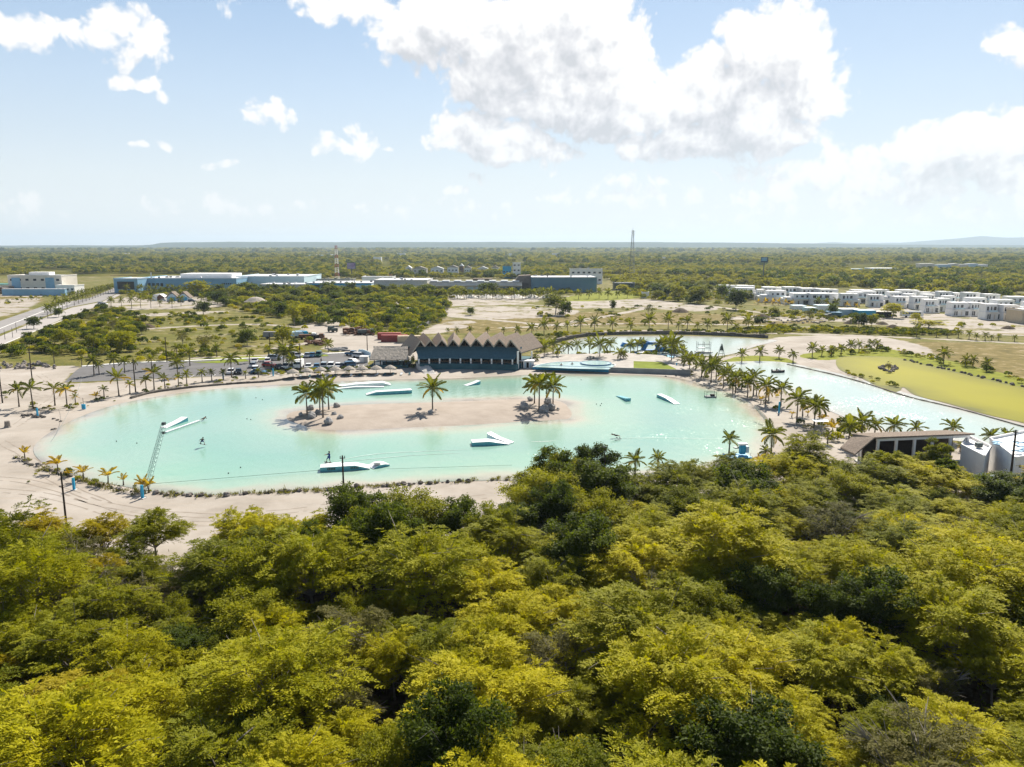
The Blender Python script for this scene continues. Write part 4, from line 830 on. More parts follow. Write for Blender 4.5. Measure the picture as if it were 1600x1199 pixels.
# grass tufts on dry field
# ------------------------------------------------------------------ rocks along the near bank, boulders on the island
def rock_mesh(seed, m='rock'):
    r = np.random.default_rng(seed); n, k = 9, 6; V = []
    for i in range(k + 1):
        for j in range(n):
            th = math.pi * i / k; a = 2 * math.pi * j / n; v = Vector((math.sin(th) * math.cos(a), math.sin(th) * math.sin(a), math.cos(th))); s = 1 + .42 * mno.noise(v * 1.3 + Vector((seed * 3.1, 0, 0))) + .2 * mno.noise(v * 3 + Vector((seed, 2, 0)))
            V.append(v * s * .5)
    F = [[i * n + j, (i + 1) * n + j, (i + 1) * n + (j + 1) % n, i * n + (j + 1) % n] for i in range(k) for j in range(n)]
    return detach(mk('rock', V, F, m))
RK = [rock_mesh(i) for i in range(5)]; RKD = [rock_mesh(9 + i, 'rock_dark') for i in range(4)]
RKG = [rock_mesh(30 + i, 'boulder_grey') for i in range(4)]
def rock(b, w, h, label, group, dark=False, name='rock'):
    o = bpy.data.objects.new(name, random.choice(RKG if name == 'boulder' else RKD if dark else RK)); C.objects.link(o); o.location = (b.x, b.y, b.z + h * .28); o.scale = (w, w * random.uniform(.75, 1.1), h); o.rotation_euler = (0, 0, random.uniform(0, 6.28)); return tag(o, label, 'rock', group)
bank = catmull([G(*p) for p in [(28,716),(50,727),(85,738),(120,750),(160,760),(225,771),(280,774),(330,775),(420,771),(500,766),(600,760),(700,754),(800,750),(900,748)]], 10, False)
L = 0; prev = bank[0]; rcount = 0; tuft = []
for p in bank[1:]:
    seg = (p - prev).length; n = max(1, int(seg / .62))
    for i in range(n):
        c = prev.lerp(p, i / n) + Vector((random.uniform(-.35, .35), random.uniform(-.35, .35)))
        if random.random() < .62 and rcount < 190:
            rcount += 1; w = random.uniform(.45, 1.05); rock(Vector((c.x, c.y, 0)), w, w * random.uniform(.5, .8), f'rough rock, {(ORD[rcount - 1] if rcount < 79 else "last")} from the left along the near sandy bank', 'rocks edging the near bank', random.random() < .5)
        for _ in range(3): tuft.append((c.x + random.gauss(0, .45), c.y + random.gauss(0, .45)))
    prev = p
nT = len(tuft); ta = np.array(tuft); rep = 16; tb = np.repeat(ta, rep, 0) + rs.normal(0, .18, (nT * rep, 2)); D = nrm(np.c_[rs.normal(0, .45, (len(tb), 2)), np.ones(len(tb))]); Sd = nrm(np.cross(D, rs.normal(0, 1, (len(tb), 3))))
keepm = np.array([mno.noise(Vector((a * .35, c * .35, 4))) > -.05 for a, c in tb]); tb, D, Sd = tb[keepm], D[keepm], Sd[keepm]
tag(leaf_mesh('bank_grass', np.c_[tb, np.zeros(len(tb))], D, Sd, rs.uniform(.25, .7, len(tb)), .09, rs.uniform(0, 1, len(tb)), 'leaf_grey'), 'dry grass tufts between the bank rocks', 'grass', kind='stuff')
for i, (px, py, w, tx) in enumerate([(470,650,.9,''), (486,640,1.2,''), (487,653,1.5,'left'), (497,646,1.0,''), (513,662,1.5,''), (526,636,1.1,''), (532,655,1.1,''), (522,649,.9,'')]):
    rock(G(px, py, .4), w * 1.35, w * 1.1, f'grey boulder, {ORD[i]} listed beside the palms at the left end of the island' if False else ['leftmost grey boulder at the left tip of the island', 'far grey boulder behind the left palms on the island', 'large grey boulder under the leftmost island palm', 'grey boulder between the left island palms', 'largest grey boulder in front of the left island palms', 'dark round boulder right of the palms at the back of the island', 'small angular boulder farthest right of the left palm group', 'small boulder just right of the left palm group'][i], 'boulders at the left end of the island', name='boulder')
for px, py, w, lb in [(655,641,1.1,'grey boulder standing left of the lone island palm'), (673,646,1.5,'wide grey boulder at the foot of the lone island palm'), (681,642,.6,'tiny stone right of the lone island palm')]: rock(G(px, py, .5), w, w * .7, lb, 'boulders at the lone palm', name='boulder')
for px, py, w in [(820,639,1.5), (818,632,1.0), (828,626,1.1), (850,643,1.8), (862,640,1.6), (856,631,1.4), (857,627,1.2), (872,640,.5)]: rock(G(px, py, .5), w * 1.35, w * 1.05, f'grey boulder, right end of the island, {["wide one left of the trunks", "small one farther left", "one behind the left trunk", "large one in front of the trunks", "large one under the right palm", "dark one between the trunks", "small one behind the trunks", "tiny one at the right"][[820,818,828,850,862,856,857,872].index(px)]}', 'boulders at the right end of the island', name='boulder')
for i in range(46):
    a = random.uniform(0, 6.28); f = random.uniform(.2, 1) ** .5; rock(G(1388 + 15 * f * math.cos(a), 577 + 5.4 * f * math.sin(a), 0), 1.0, .8, 'grey rock piled on the islet in the algae pond', 'rocks of the pond islet', random.random() < .4)
for i in range(44):
    f = i / 43; x = 0 + 60 * f if i < 30 else 20 + 70 * random.random(); rock(G(random.uniform(0, 86), random.uniform(570, 577) if i < 36 else random.uniform(566, 571), 0), random.uniform(.9, 1.6), 1.0, 'pale rock in the heap edging the left sand lot', 'rocks edging the left sand lot')
for i in range(18): rock(G(35 + i * 2.05, random.uniform(649, 653)), .8, .5, f'dark rock, {ORD[i]} from the left by the left blue post', 'rocks by the left blue post', True)
for i in range(30): rock(G(1190 + i * 3.4, random.uniform(500, 506)), random.uniform(.8, 1.9), random.uniform(.6, 1.2), f'pale rubble block, {ORD[i]} from the left on the dry field before the villas', 'rubble blocks before the villas')
for i in range(36):
    f = i / 36; a = G(1414 + 200 * f, 563 + 46 * f); rock(a + Vector((random.uniform(-1, 1), random.uniform(-1, 1), 0)), random.uniform(.7, 1.3), .7, f'dark rock, {ORD[i]} from the left edging the far side of the algae pond', 'rocks edging the algae pond', True)
for px, py, lb in [(84,655,'first of three dark stones in a row on the left shore'),(90,657,'middle of three dark stones in a row on the left shore'),(95,659,'last of three dark stones in a row on the left shore'),(86,671,'right dark stone at the water edge of the left shore'),(82,672,'left dark stone at the water edge of the left shore'),(470,592,'dark stone on the far beach by the umbrellas'),(1040,589,'dark stone on the beach below the retaining wall'),(1056,588,'dark stone at the right end of the retaining wall')]: rock(G(px, py), .7, .35, lb, 'stones on the shore', True)
# dark low stone edging between car park beach and lagoon
def edging(name, pts, w, h, m, label, cat):
    c = catmull([G(*p) for p in pts], 8, False); mb = MB()
    for i in range(len(c) - 1):
        a, b_ = c[i], c[i + 1]; d = (b_ - a); l = d.length; an = math.atan2(d.y, d.x); hh = h * random.uniform(.8, 1.15); mb.box(((a.x + b_.x) / 2, (a.y + b_.y) / 2, hh / 2), (l * .97, w * random.uniform(.85, 1.1), hh), rz=an)
    return tag(mb.build(name, m), label, cat)
edging('stone_edging', [(205,623),(240,614),(300,606),(370,600),(420,597),(455,592),(500,588),(560,586),(620,585)], .8, .45, 'rock_dark', 'low dark stone edging between the far beach and the car park', 'edging')
edging('stone_edging', [(1230,570),(1262,577),(1310,588),(1360,602),(1420,621),(1500,640),(1600,668)], .5, .25, 'rock_dark', 'thin dark edging along the sand strip beside the boat lagoon', 'edging')
edging('lagoon_wall', [(850,545),(866,537),(900,528),(950,523.5),(1050,522.5),(1130,524.5),(1200,528.5)], 1.2, 1.3, 'rock_dark', 'dark low wall round the back of the far lagoon', 'wall')

# ------------------------------------------------------------------ roads and car park
def sheet(name, pts, z, m, smooth=False):
    p = gp(pts, n=4) if smooth else [(G(*q).x, G(*q).y) for q in pts]
    o = mk(name, [(a, c, z) for a, c in p], [list(range(len(p)))], m)
    if o.data.polygons[0].normal.z < 0: o.data.flip_normals()
    return tag(o, kind='structure')
sheet('car_park', [(100,598),(118,580),(128,573),(200,568),(300,565),(400,561),(480,555),(548,552),(575,552),(575,571),(560,576),(520,579),(470,580),(430,585),(380,588),(300,589),(200,594)], .03, 'asphalt')
sheet('boulevard', [(-60,545),(80,505),(140,479),(176,459),(188,449),(192,449),(186,460),(160,478),(96,510),(-60,552)], .05, 'paint_line') if False else None
mat('road_pale', (.42, .39, .365), .95, .1, var=.12, vscale=.1)
mat('road_grey', (.30, .285, .275), .95, .1, var=.12, vscale=.1)
sheet('boulevard', [(-90,514),(0,502),(70,478),(140,466),(180,450),(186,444),(192,447),(184,458),(162,470),(110,480),(60,498),(0,522),(-90,545)], .05, 'road_grey')
sheet('boulevard', [(-90,556),(0,526),(60,501),(112,481),(160,472),(184,459),(188,461),(158,477),(104,496),(40,524),(-20,548),(-90,572)], .05, 'road_pale')
for i, pts in enumerate([[(-40,524),(0,514),(62,489),(110,475)], [(-40,556),(0,541),(50,520),(100,500)]]):
    c = [G(*p) for p in pts]; mb = MB()
    for a, b_ in zip(c, c[1:]): d = b_ - a; mb.box(((a.x + b_.x) / 2, (a.y + b_.y) / 2, .13), (d.length, .3, .14), rz=math.atan2(d.y, d.x))
    tag(mb.build('kerb', 'paint_line'), kind='structure')
c = [G(*p) for p in [(128,573),(200,567.5),(300,564),(400,560),(480,554.5),(548,551.5)]]; mb = MB()
for a, b_ in zip(c, c[1:]): d = b_ - a; mb.box(((a.x + b_.x) / 2, (a.y + b_.y) / 2, .08), (d.length, 1.6, .18), rz=math.atan2(d.y, d.x))
tag(mb.build('kerb', 'paint_line'), kind='structure')
mb = MB()
for i in range(18): a = G(440 + i * 8, 572 + .2 * (i < 9)); mb.box((a.x, a.y, .036), (.12, 4.5, .006), rz=.12)
for i in range(14): a = G(300 + i * 17, 588.5 - i * .6); mb.box((a.x, a.y, .036), (.12, 4.5, .006), rz=.12)
tag(mb.build('bay_lines', 'paint_line'), kind='structure')
sheet('verge', [(300,567),(345,564),(382,561),(390,565),(340,568)], .09, 'lawn'); sheet('verge', [(424,576),(460,571),(462,576),(430,581)], .09, 'lawn'); sheet('verge', [(403,560),(430,558.5),(432,561),(405,563)], .09, 'lawn')
for i in range(7): a = G(452 + i * 10, 558.3)
sheet('verge', [(448,557.5),(510,554.5),(514,557),(450,560)], .09, 'lawn')
# ------------------------------------------------------------------ clubhouse with zigzag thatched roof
CX, CY, RR = -17.3, 163.2, 68.0
def arc(an, r, z): return Vector((CX + math.sin(an) * r, CY + math.cos(an) * r, z))
def ang_at(px):
    d = px_dir(px, 560); 
    lo, hi = -.5, .6
    for _ in range(40):
        m_ = (lo + hi) / 2; p = arc(m_, RR, 0)
        if p.x / p.y < d.x / d.y: lo = m_
        else: hi = m_
    return lo
club = thing('clubhouse', 'long curved clubhouse with zigzag thatched gables and dark sloping lower roof facing the lagoon', 'clubhouse', (-12, 231, 0))
vals = [ang_at(p) for p in (664, 682, 700, 718, 736.5, 756, 773, 793)]
VZ, AZ_ = 6.6, 8.7; DEP = 15
def gable(al, ar, aa, zl, zr, za, wide_l=0, wide_r=0, front=0):
    sk = math.radians(max(-1.6, min(1.5, -1.8 + 3.4 * (aa - vals[0]) / (vals[7] - vals[0]))))
    for side in (0, 1):
        e = al if side == 0 else ar; ez = zl if side == 0 else zr; mb = MB(); n = 7
        for i in range(n):
            r0 = RR - 1.5 + (DEP + 1.5) * i / n; r1 = RR - 1.5 + (DEP + 1.5) * (i + 1) / n; k0 = sk * i / n; k1 = sk * (i + 1) / n
            fr = -.55 if i == 0 else 0
            q = [arc(aa + k0, r0 + fr * 2.2, za + random.uniform(-.05, .05) + .04 * i), arc(aa + k1, r1, za + .04 * (i + 1)), arc(e + k1, r1 , ez), arc(e + k0, r0, ez)]
            if side: q = q[::-1]
            slab(mb, *q, .36)
        put(mb, 'thatched_slope', 'thatch', club)
        put(MB().tube([arc(aa, RR - 2.7, za - .1), arc(e, RR - 1.5, ez - .15)], .2, 6), 'thatch_rim', 'thatch_light', club)
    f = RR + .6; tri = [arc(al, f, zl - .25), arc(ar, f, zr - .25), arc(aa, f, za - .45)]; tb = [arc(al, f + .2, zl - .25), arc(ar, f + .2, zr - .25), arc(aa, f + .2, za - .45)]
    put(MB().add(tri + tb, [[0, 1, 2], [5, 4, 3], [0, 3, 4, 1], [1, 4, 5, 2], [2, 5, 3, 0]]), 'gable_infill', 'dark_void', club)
    mb = MB(); A = arc(aa, RR - .8, za - .5)
    for k in (-.5, 0, .5): an = aa + (ar - al) * .5 * k; mb.tube([arc(an, RR - .2, za - .45 - abs(k) * 2 * (za - VZ) * .9), arc(aa, RR + .3, VZ - .3)], .07, 4)
    put(mb, 'timber_truss', 'timber', club)
for i in range(7): gable(vals[i], vals[i + 1], (vals[i] + vals[i + 1]) / 2, VZ, VZ, AZ_ + (.25 if i > 2 else -.15 + .1 * i))
gable(ang_at(640), vals[0], ang_at(657), 3.9, VZ, AZ_ - .3)
gable(vals[7], ang_at(817), ang_at(801), VZ, 5.0, AZ_ + .2)
aL, aR = ang_at(648), ang_at(815); mb = MB(); nseg = 26
for i in range(nseg):
    a0 = aL + (aR - aL) * i / nseg; a1 = aL + (aR - aL) * (i + 1) / nseg
    for k in range(4):
        f0, f1 = k / 4, (k + 1) / 4; r0 = RR + .4 - 4.3 * f0; r1 = RR + .4 - 4.3 * f1; z0 = VZ - .15 - 3.1 * f0; z1 = VZ - .15 - 3.1 * f1
        j = random.uniform(-.05, .05) if k == 3 else 0
        am = (aL + aR) / 2; s0_, s1_ = 1 - .07 * f0, 1 - .07 * f1; slab(mb, arc(am + (a0 - am) * s0_, r0, z0), arc(am + (a0 - am) * s1_, r1, z1 + j), arc(am + (a1 - am) * s1_, r1, z1 + j), arc(am + (a1 - am) * s0_, r0, z0), .3)
put(mb, 'lower_roof', 'thatch_shade_blue', club)  # shaded look of this slope is painted in by its bluish thatch colour
mb = MB(); mb2 = MB(); mb3 = MB()
aL2, aR2 = ang_at(655), ang_at(814)
for i in range(24):
    a0 = aL2 + (aR2 - aL2) * i / 24; a1 = aL2 + (aR2 - aL2) * (i + 1) / 24
    def seg(m_, r0, r1, z0, z1): m_.add([arc(a0, r0, z0), arc(a1, r0, z0), arc(a1, r1, z0), arc(a0, r1, z0), arc(a0, r0, z1), arc(a1, r0, z1), arc(a1, r1, z1), arc(a0, r1, z1)], [[0, 3, 2, 1], [4, 5, 6, 7], [0, 1, 5, 4], [2, 3, 7, 6], [0, 4, 7, 3], [1, 2, 6, 5]])
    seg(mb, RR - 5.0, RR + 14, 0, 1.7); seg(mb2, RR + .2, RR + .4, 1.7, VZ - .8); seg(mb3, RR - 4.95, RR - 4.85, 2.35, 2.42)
    if i % 2: mb3.tube([arc(a0, RR - 4.9, 1.7), arc(a0, RR - 4.9, 2.4)], .04, 4)
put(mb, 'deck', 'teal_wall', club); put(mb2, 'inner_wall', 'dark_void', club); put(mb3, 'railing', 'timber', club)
for i in range(10):
    a = ang_at(653.5 + i * 17.0); p = arc(a, RR - 4.15, 0); put(MB().box((p.x, p.y, 2.42), (.45, .45, 1.5)), 'column', 'white_wall', club)
for i in range(22):
    a = aL2 + (aR2 - aL2) * (i + .5) / 22; p = arc(a, RR - random.uniform(1.2, 2.6), 1.7); mb = MB().box((p.x, p.y, .75 + 1.5), (1.0, 1.0, .06)).box((p.x, p.y, 1.85), (.12, .12, .7))
    for q in (-.8, .8): mb.box((p.x + q, p.y, 1.5 + .45), (.45, .45, .08)).box((p.x + q * 1.25, p.y, 1.5 + .7), (.06, .45, .5))
    t = thing('dining_table', f'dark dining table, {ORD[i]} from the left on the clubhouse terrace', 'table', (p.x, p.y, 1.5), 0, 'dining tables on the clubhouse terrace'); put(mb, 'table_set', 'timber', t)
pw = arc(ang_at(816), RR - 3.4, 0)
put(MB().box((pw.x - .3, pw.y + 1, 2.9), (.6, .6, 5.2)).box((pw.x + 4, pw.y + 8, 2.4), (.4, .4, 4.4)).box((pw.x + .7, pw.y + 4, 2.4), (.3, .3, 4.6)), 'corner_column', 'white_wall', club)
s0, s1 = G(659, 567.5, 1.5), G(672, 584, 0); mb = MB()
for i in range(9):
    f = i / 8; c = s0.lerp(s1, f); z = 1.5 * (1 - f) + .08; mb.box((c.x, c.y, z / 2), (3.4, 1.25, z), rz=-.08)
put(mb, 'beach_stairs', 'concrete', club)
# thatched hut beside it
hut = thing('thatched_hut', 'open thatched hut with ragged pale thatch and dark posts left of the clubhouse', 'hut', (-38, 233, 0))
e0, e1 = G(582, 573), G(634, 573); xl, xr, yf = -42.6, -31.6, 229.0
mb = MB(); n = 10
for i in range(n):
    for k in range(4):
        f0, f1 = k / 4, (k + 1) / 4; 
        def rp(u, f): x = xl + (xr - xl) * u; sag = .35 * math.sin(u * math.pi); return Vector((x + (f - .5) * -.8 * (1 - 2 * u), yf + 5.5 * (1 - f) - 0, 5.9 - 3.2 * f - sag * .5 + random.uniform(-.06, .06)))
        slab(mb, rp(i / n, f0), rp(i / n, f1), rp((i + 1) / n, f1), rp((i + 1) / n, f0), .3)
put(mb, 'front_thatch', 'thatch_light', hut)
mb = MB(); slab(mb, (xl, yf + 5.5, 5.85), (xr, yf + 5.5, 5.85), (xr, yf + 11, 2.7), (xl, yf + 11, 2.7), .3); put(mb, 'back_thatch', 'thatch_shade_blue', hut)
for i in range(6):
    for yy in (yf + .7, yf + 9.5): put(MB().tube([(xl + 1 + (xr - xl - 2) * i / 5, yy, 0), (xl + 1 + (xr - xl - 2) * i / 5, yy, 3.0)], .13, 6), 'post', 'wood_pole', hut)
put(MB().box((xl / 2 + xr / 2, yf + 5, .4), (11.4, 10, .8)), 'floor', 'teal_wall', hut); put(MB().box((xl / 2 + xr / 2 - 1, yf + 7, 1.9), (6, .3, 2.2)), 'counter_wall', 'pale_blue_wall', hut)
put(MB().box((xl + 2, yf + 1.2, 1.25), (2.6, .6, .9)), 'bar_counter', 'white_wall', hut)
# curved blue entrance wall
a, b_ = G(560, 557), G(579, 560); w = thing('curved_wall', 'pale blue wall with a wave-shaped top left of the hut', 'wall', (a.x, a.y, 0)); mb = MB(); n = 14
for i in range(n):
    f = (i + .5) / n; c = a.lerp(b_, f); hh = 2.9 - 1.0 * f + .35 * math.sin((1 - f) * math.pi * 1.6) * (1 if f < .4 else .2) - (0.5 if i == 0 else 0); mb.box((c.x, c.y, hh / 2), ((b_ - a).length / n + .01, .3, hh), rz=math.atan2(b_.y - a.y, b_.x - a.x))
put(mb, 'wall', 'pale_blue_wall', w)
a = G(568.5, 567); t = thing('storage_box', 'white service container beside the hut', 'container', (a.x, a.y, 0)); put(MB().box((a.x, a.y + 1, .95), (2.6, 2.2, 1.9)), 'body', 'white_wall', t); put(MB().box((a.x + .5, a.y - .12, .9), (.9, .05, 1.5)), 'door', 'concrete', t); put(MB().box((a.x, a.y + 1, 1.95), (2.8, 2.4, .1)), 'roof', 'roof_white', t)
a = G(826, 576); t = thing('pool_kiosk', 'small flat-roofed white kiosk with blue doors between clubhouse and pool', 'kiosk', (a.x, a.y, 0))
put(MB().box((a.x, a.y + 1.4, 1.1), (3.2, 2.6, 2.2)), 'wall', 'white_wall', t); put(MB().box((a.x - .8, a.y + 1.4, 2.27), (5.2, 3.4, .16)), 'roof', 'roof_white', t); put(MB().box((a.x - .3, a.y + .07, 1.0), (.7, .06, 1.7)), 'door', 'dark_void', t)
for s in (-1, .55): put(MB().box((a.x + s, a.y + .05, 1.05), (.5, .05, 1.5)), 'shutter', 'pale_blue_wall', t)
a = G(818, 575); t = thing('low_wall', 'dark teal low wall between the clubhouse steps and the kiosk', 'wall', (a.x, a.y, 0)); put(MB().box((a.x, a.y, .5), (3.5, .4, 1.0)), 'wall', 'teal_wall', t)
# palapa umbrellas
UM = None
ulist = [(458,592), (480,590), (501,588.5), (524,587.5), (546,587), (566,586.5), (588,586), (610,585.5)]
for i, (px, py) in enumerate(ulist):
    b_ = G(px, py); lab = f'thatched beach umbrella, {ORD[i]} from the left in the row before the car park'
    if UM is None:
        UM = thing('beach_umbrella', lab, 'umbrella', b_, 0, 'thatched umbrellas on the far beach'); MB().tube([(0, 0, 0), (0, 0, 2.3)], .07, 6).build('pole', 'timber', UM)
        MB().lathe([(1.75, 1.75), (1.6, 2.0), (.9, 2.45), (.25, 2.75), (.05, 2.85)], 14).build('thatch_top', 'thatch_light', UM); MB().lathe([(1.72, 1.72), (.9, 2.3), (.05, 2.6)], 14).build('under_thatch', 'thatch_shade_blue', UM)  # underside gets the thatch colour that already holds shade
        bpy.context.view_layer.update(); regkids(UM)
    else: dup(UM, b_, i, 1, lab)
for i in range(14):
    f = i / 13; b_ = G(470 + 170 * f, 590.5 - 4.5 * f); t = thing('sun_lounger', f'small sun lounger, {ORD[i]} from the left in the row on the far beach', 'sun lounger', b_, random.uniform(1.2, 1.9), 'sun loungers on the far beach'); MB().box((0, 0, .28), (1.3, .6, .08)).box((.85, 0, .45), (.7, .6, .07), ry=-.5).build('bed', 'teal_wall' if i % 3 else 'white_plastic', t)
    mb = MB(); [mb.box((x, y, .13), (.05, .05, .26)) for x in (-.5, .5) for y in (-.25, .25)]; mb.build('legs', 'steel_dark', t)
# ------------------------------------------------------------------ pool terrace
ZT = 1.2
ter = [G(832, 577), G(951, 581.5), G(1078, 586), G(1084, 580), G(1062, 570), G(1035, 561), G(975, 557), G(860, 560), G(836, 566)]
tp = thing('pool_terrace', 'raised pale terrace holding the infinity pool and a small lawn', 'terrace', (ter[0].x, ter[0].y, 0))
mat('paving', (.43, .395, .355), .9, .15, var=.25, vscale=.3)
put(MB().prism([(v.x, v.y) for v in ter], 0, ZT), 'terrace_slab', 'paving', tp)
fw = [G(951, 581.5), G(1078, 586)]; mb = MB(); d = fw[1] - fw[0]; mb.box(((fw[0].x + fw[1].x) / 2, (fw[0].y + fw[1].y) / 2 - .16, .72), (d.length, .3, 1.44), rz=math.atan2(d.y, d.x)); put(mb, 'retaining_wall', 'concrete_grey', tp)
lw = [G(p[0], p[1], ZT) for p in [(990,576.5),(990,564.5),(1034,566),(1056,576.5),(1058,579)]]
tag(mk('lawn', [(v.x, v.y, ZT + .02) for v in lw], [list(range(5))], 'lawn'), kind='structure')
pl = thing('infinity_pool', 'turquoise infinity pool with deep blue tiled front wall beside the clubhouse', 'pool', (G(890, 575).x, G(890, 575).y, 0))
wp = [G(p[0], p[1], ZT + .1) for p in [(833,573.5),(846,569.5),(868,566.3),(900,565.3),(956,569),(960,572),(951,577.5),(890,576)]]
put(MB().add([(v.x, v.y, ZT + .1) for v in wp], [list(range(8))]), 'pool_water', 'pool_water', pl)
a, b_ = G(832, 577), G(951, 581.5); d = b_ - a; an = math.atan2(d.y, d.x)
put(MB().box(((a.x + b_.x) / 2, (a.y + b_.y) / 2 - .22, .42), (d.length, .35, .84), rz=an), 'catch_basin', 'sky_paint', pl); put(MB().box(((a.x + b_.x) / 2, (a.y + b_.y) / 2 - .02, .68), (d.length, .35, 1.36), rz=an), 'overflow_wall', 'blue_tile', pl)
mb = MB(); c8 = catmull([(v.x, v.y) for v in wp[:6]], 6, False)
for i in range(len(c8) - 1): dd = c8[i + 1] - c8[i]; mb.box(((c8[i].x + c8[i + 1].x) / 2, (c8[i].y + c8[i + 1].y) / 2, ZT + .1), (dd.length, .3, .24), rz=math.atan2(dd.y, dd.x))
put(mb, 'pool_rim', 'white_wall', pl)
c = G(931, 567.5, 1.5); t = thing('round_pool', 'round raised pool with dark rim next to the infinity pool', 'pool', (c.x, c.y, ZT)); MB().lathe([(4.7, .0), (4.7, .42), (4.45, .42), (4.45, .3), (0, .3)], 28).build('basin', 'blue_tile', t); MB().lathe([(4.44, .36), (0.01, .36)], 28).build('pool_water', 'pool_water', t)
for px, py, lb in [(877,571,'person wading in orange clothes in the infinity pool'), (894,569.5,'person with dark hair swimming in the infinity pool')]:
    c = G(px, py, ZT + .1); t = thing('person', lb, 'person', (c.x, c.y, ZT + .1)); mb = MB().lathe([(.01, -.5), (.2, -.3), (.24, .1), (.2, .28), (.07, .34), (.06, .4), (.10, .48), (.11, .56), (.07, .64), (.01, .66)], 10); mb.tube([(.2, 0, .22), (.45, -.1, .1), (.6, -.3, .12)], [.06, .05, .035], 6).tube([(-.2, 0, .22), (-.45, -.1, .1), (-.6, -.3, .12)], [.06, .05, .035], 6).build('body', 'skin', t, True)
    MB().lathe([(.12, .52), (.125, .6), (.08, .68), (.01, .69)], 10).build('hair', 'hair_dark', t, True); MB().lathe([(.25, -.2), (.255, .1), (.22, .25)], 10).build('top', 'rust' if px < 880 else 'cloth_black', t, True)
for px, py in [(918,562),(922,561.5),(927,561)]:
    c = G(px, py, ZT); t = thing('sun_lounger', {918: 'left', 922: 'middle', 927: 'right'}[px] + ' dark sun lounger on the terrace behind the round pool', 'sun lounger', c, 1.4, 'loungers behind the round pool'); MB().box((0, 0, .3), (1.3, .6, .1)).box((.85, 0, .48), (.7, .6, .08), ry=-.5).build('bed', 'steel_dark', t); mb = MB(); [mb.box((x, y, .13), (.05, .05, .26)) for x in (-.5, .5) for y in (-.25, .25)]; mb.build('legs', 'steel_dark', t)
# ------------------------------------------------------------------ inflatables, frames, A-frame
def infl(name, px, py, parts, label, cat='inflatable', rz=0, m='bright_blue'):
    c = G(px, py, .06); t = thing(name, label, cat, c, rz)
    for nm, f, mm in parts: mb = MB(); f(mb); mb.build(nm, mm, t, False)
    return t
infl('inflatable_tower', 1017, 549, [('arch', lambda b: [b.tube([(s * 3.0, y, 0), (s * 1.5, y, 3.0), (s * .9, y, 3.1)], .55, 8) for s in (-1, 1) for y in (-1.2, 1.2)] and b.box((0, 0, 2.9), (2.6, 3.0, .9)), 'bright_blue'), ('slide', lambda b: b.add([(1.6, -1, 2.9), (1.6, 1, 2.9), (4.6, 1, .3), (4.6, -1, .3), (1.6, -1, 2.4), (1.6, 1, 2.4), (4.6, 1, 0), (4.6, -1, 0)], [[0, 1, 2, 3], [7, 6, 5, 4], [0, 3, 7, 4], [1, 5, 6, 2], [0, 4, 5, 1], [3, 2, 6, 7]]), 'sky_paint'), ('base_ring', lambda b: b.box((0, 0, .25), (7, 3.4, .5)), 'bright_blue')], 'large bright blue inflatable climbing arch on the far lagoon')
infl('inflatable_platform', 1004, 552, [('float', lambda b: b.lathe([(3.0, 0), (3.1, .3), (2.8, .55), (1.4, .5), (0.01, .45)], 16), 'white_plastic'), ('rim', lambda b: b.lathe([(3.12, .1), (3.2, .3), (3.0, .5)], 16), 'bright_blue')], 'round white and blue inflatable platform in front of the climbing arch')
for i, (px, py, w, h) in enumerate([(1033,549,2.4,1.6), (1042,548,2.0,2.2), (1050,550,2.0,1.4), (983,541,3.2,1.4), (997,540,2.2,1.2)]):
    infl('inflatable_obstacle', px, py, [('body', lambda b, w=w, h=h: b.side([(-w, 0), (-w * .7, h), (w * .1, h * .55), (w * .6, h * .9), (w, 0)], -.9, .9), 'bright_blue'), ('stripe', lambda b, w=w, h=h: b.box((0, -.93, h * .25), (w * 1.6, .05, h * .3)), 'sky_paint')], f'bright blue inflatable obstacle, {ORD[i]} listed around the climbing arch' if False else ['low blue inflatable right beside the climbing arch', 'tall blue inflatable among the palms right of the arch', 'blue inflatable farthest right among the palms', 'blue inflatable left of the arch behind palms', 'small blue inflatable just left of the arch'][i])
c = G(1036, 558); t = thing('splash_pool', 'small blue and white splash pool on the sand among palms', 'pool', c); MB().lathe([(4.2, .0), (4.2, .3), (3.9, .3), (3.9, .2), (.01, .2)], 20).build('basin', 'white_wall', t); MB().lathe([(3.88, .23), (.01, .23)], 20).build('pool_water', 'sky_paint', t)
c = G(1099, 552); t = thing('launch_platform', 'steel frame starting platform on the far lagoon shore', 'platform', c); mb = MB()
for x in (-2.2, 0, 2.2):
    for y in (-1, 1): mb.tube([(x, y, 0), (x, y, 4.0)], .06, 4)
for z in (1.8, 3.0): mb.tube([(-2.2, -1, z), (2.2, -1, z)], .05, 4).tube([(-2.2, 1, z), (2.2, 1, z)], .05, 4)
mb.build('frame', 'steel_dark', t); MB().box((0, 0, .5), (5.6, 3.2, .25)).build('deck', 'steel_dark', t); MB().box((-.6, 0, 1.85), (2.2, 1.6, .12)).build('upper_deck', 'steel', t)
c = G(1127, 558); t = thing('a_frame_tower', 'dark A-shaped steel tower holding the far cable', 'tower', c); mb = MB()
for s in (-1, 1): mb.tube([(s * 1.15, 0, 0), (s * .1, 0, 4.4)], .10, 5); mb.tube([(s * 1.0, 2.4, 0), (s * .1, 0, 4.3)], .05, 4)
for z in (1.1, 2.0, 2.9, 3.5): w = 1.15 * (1 - z / 4.5) + .1; mb.tube([(-w, 0, z), (w, 0, z)], .07, 4)
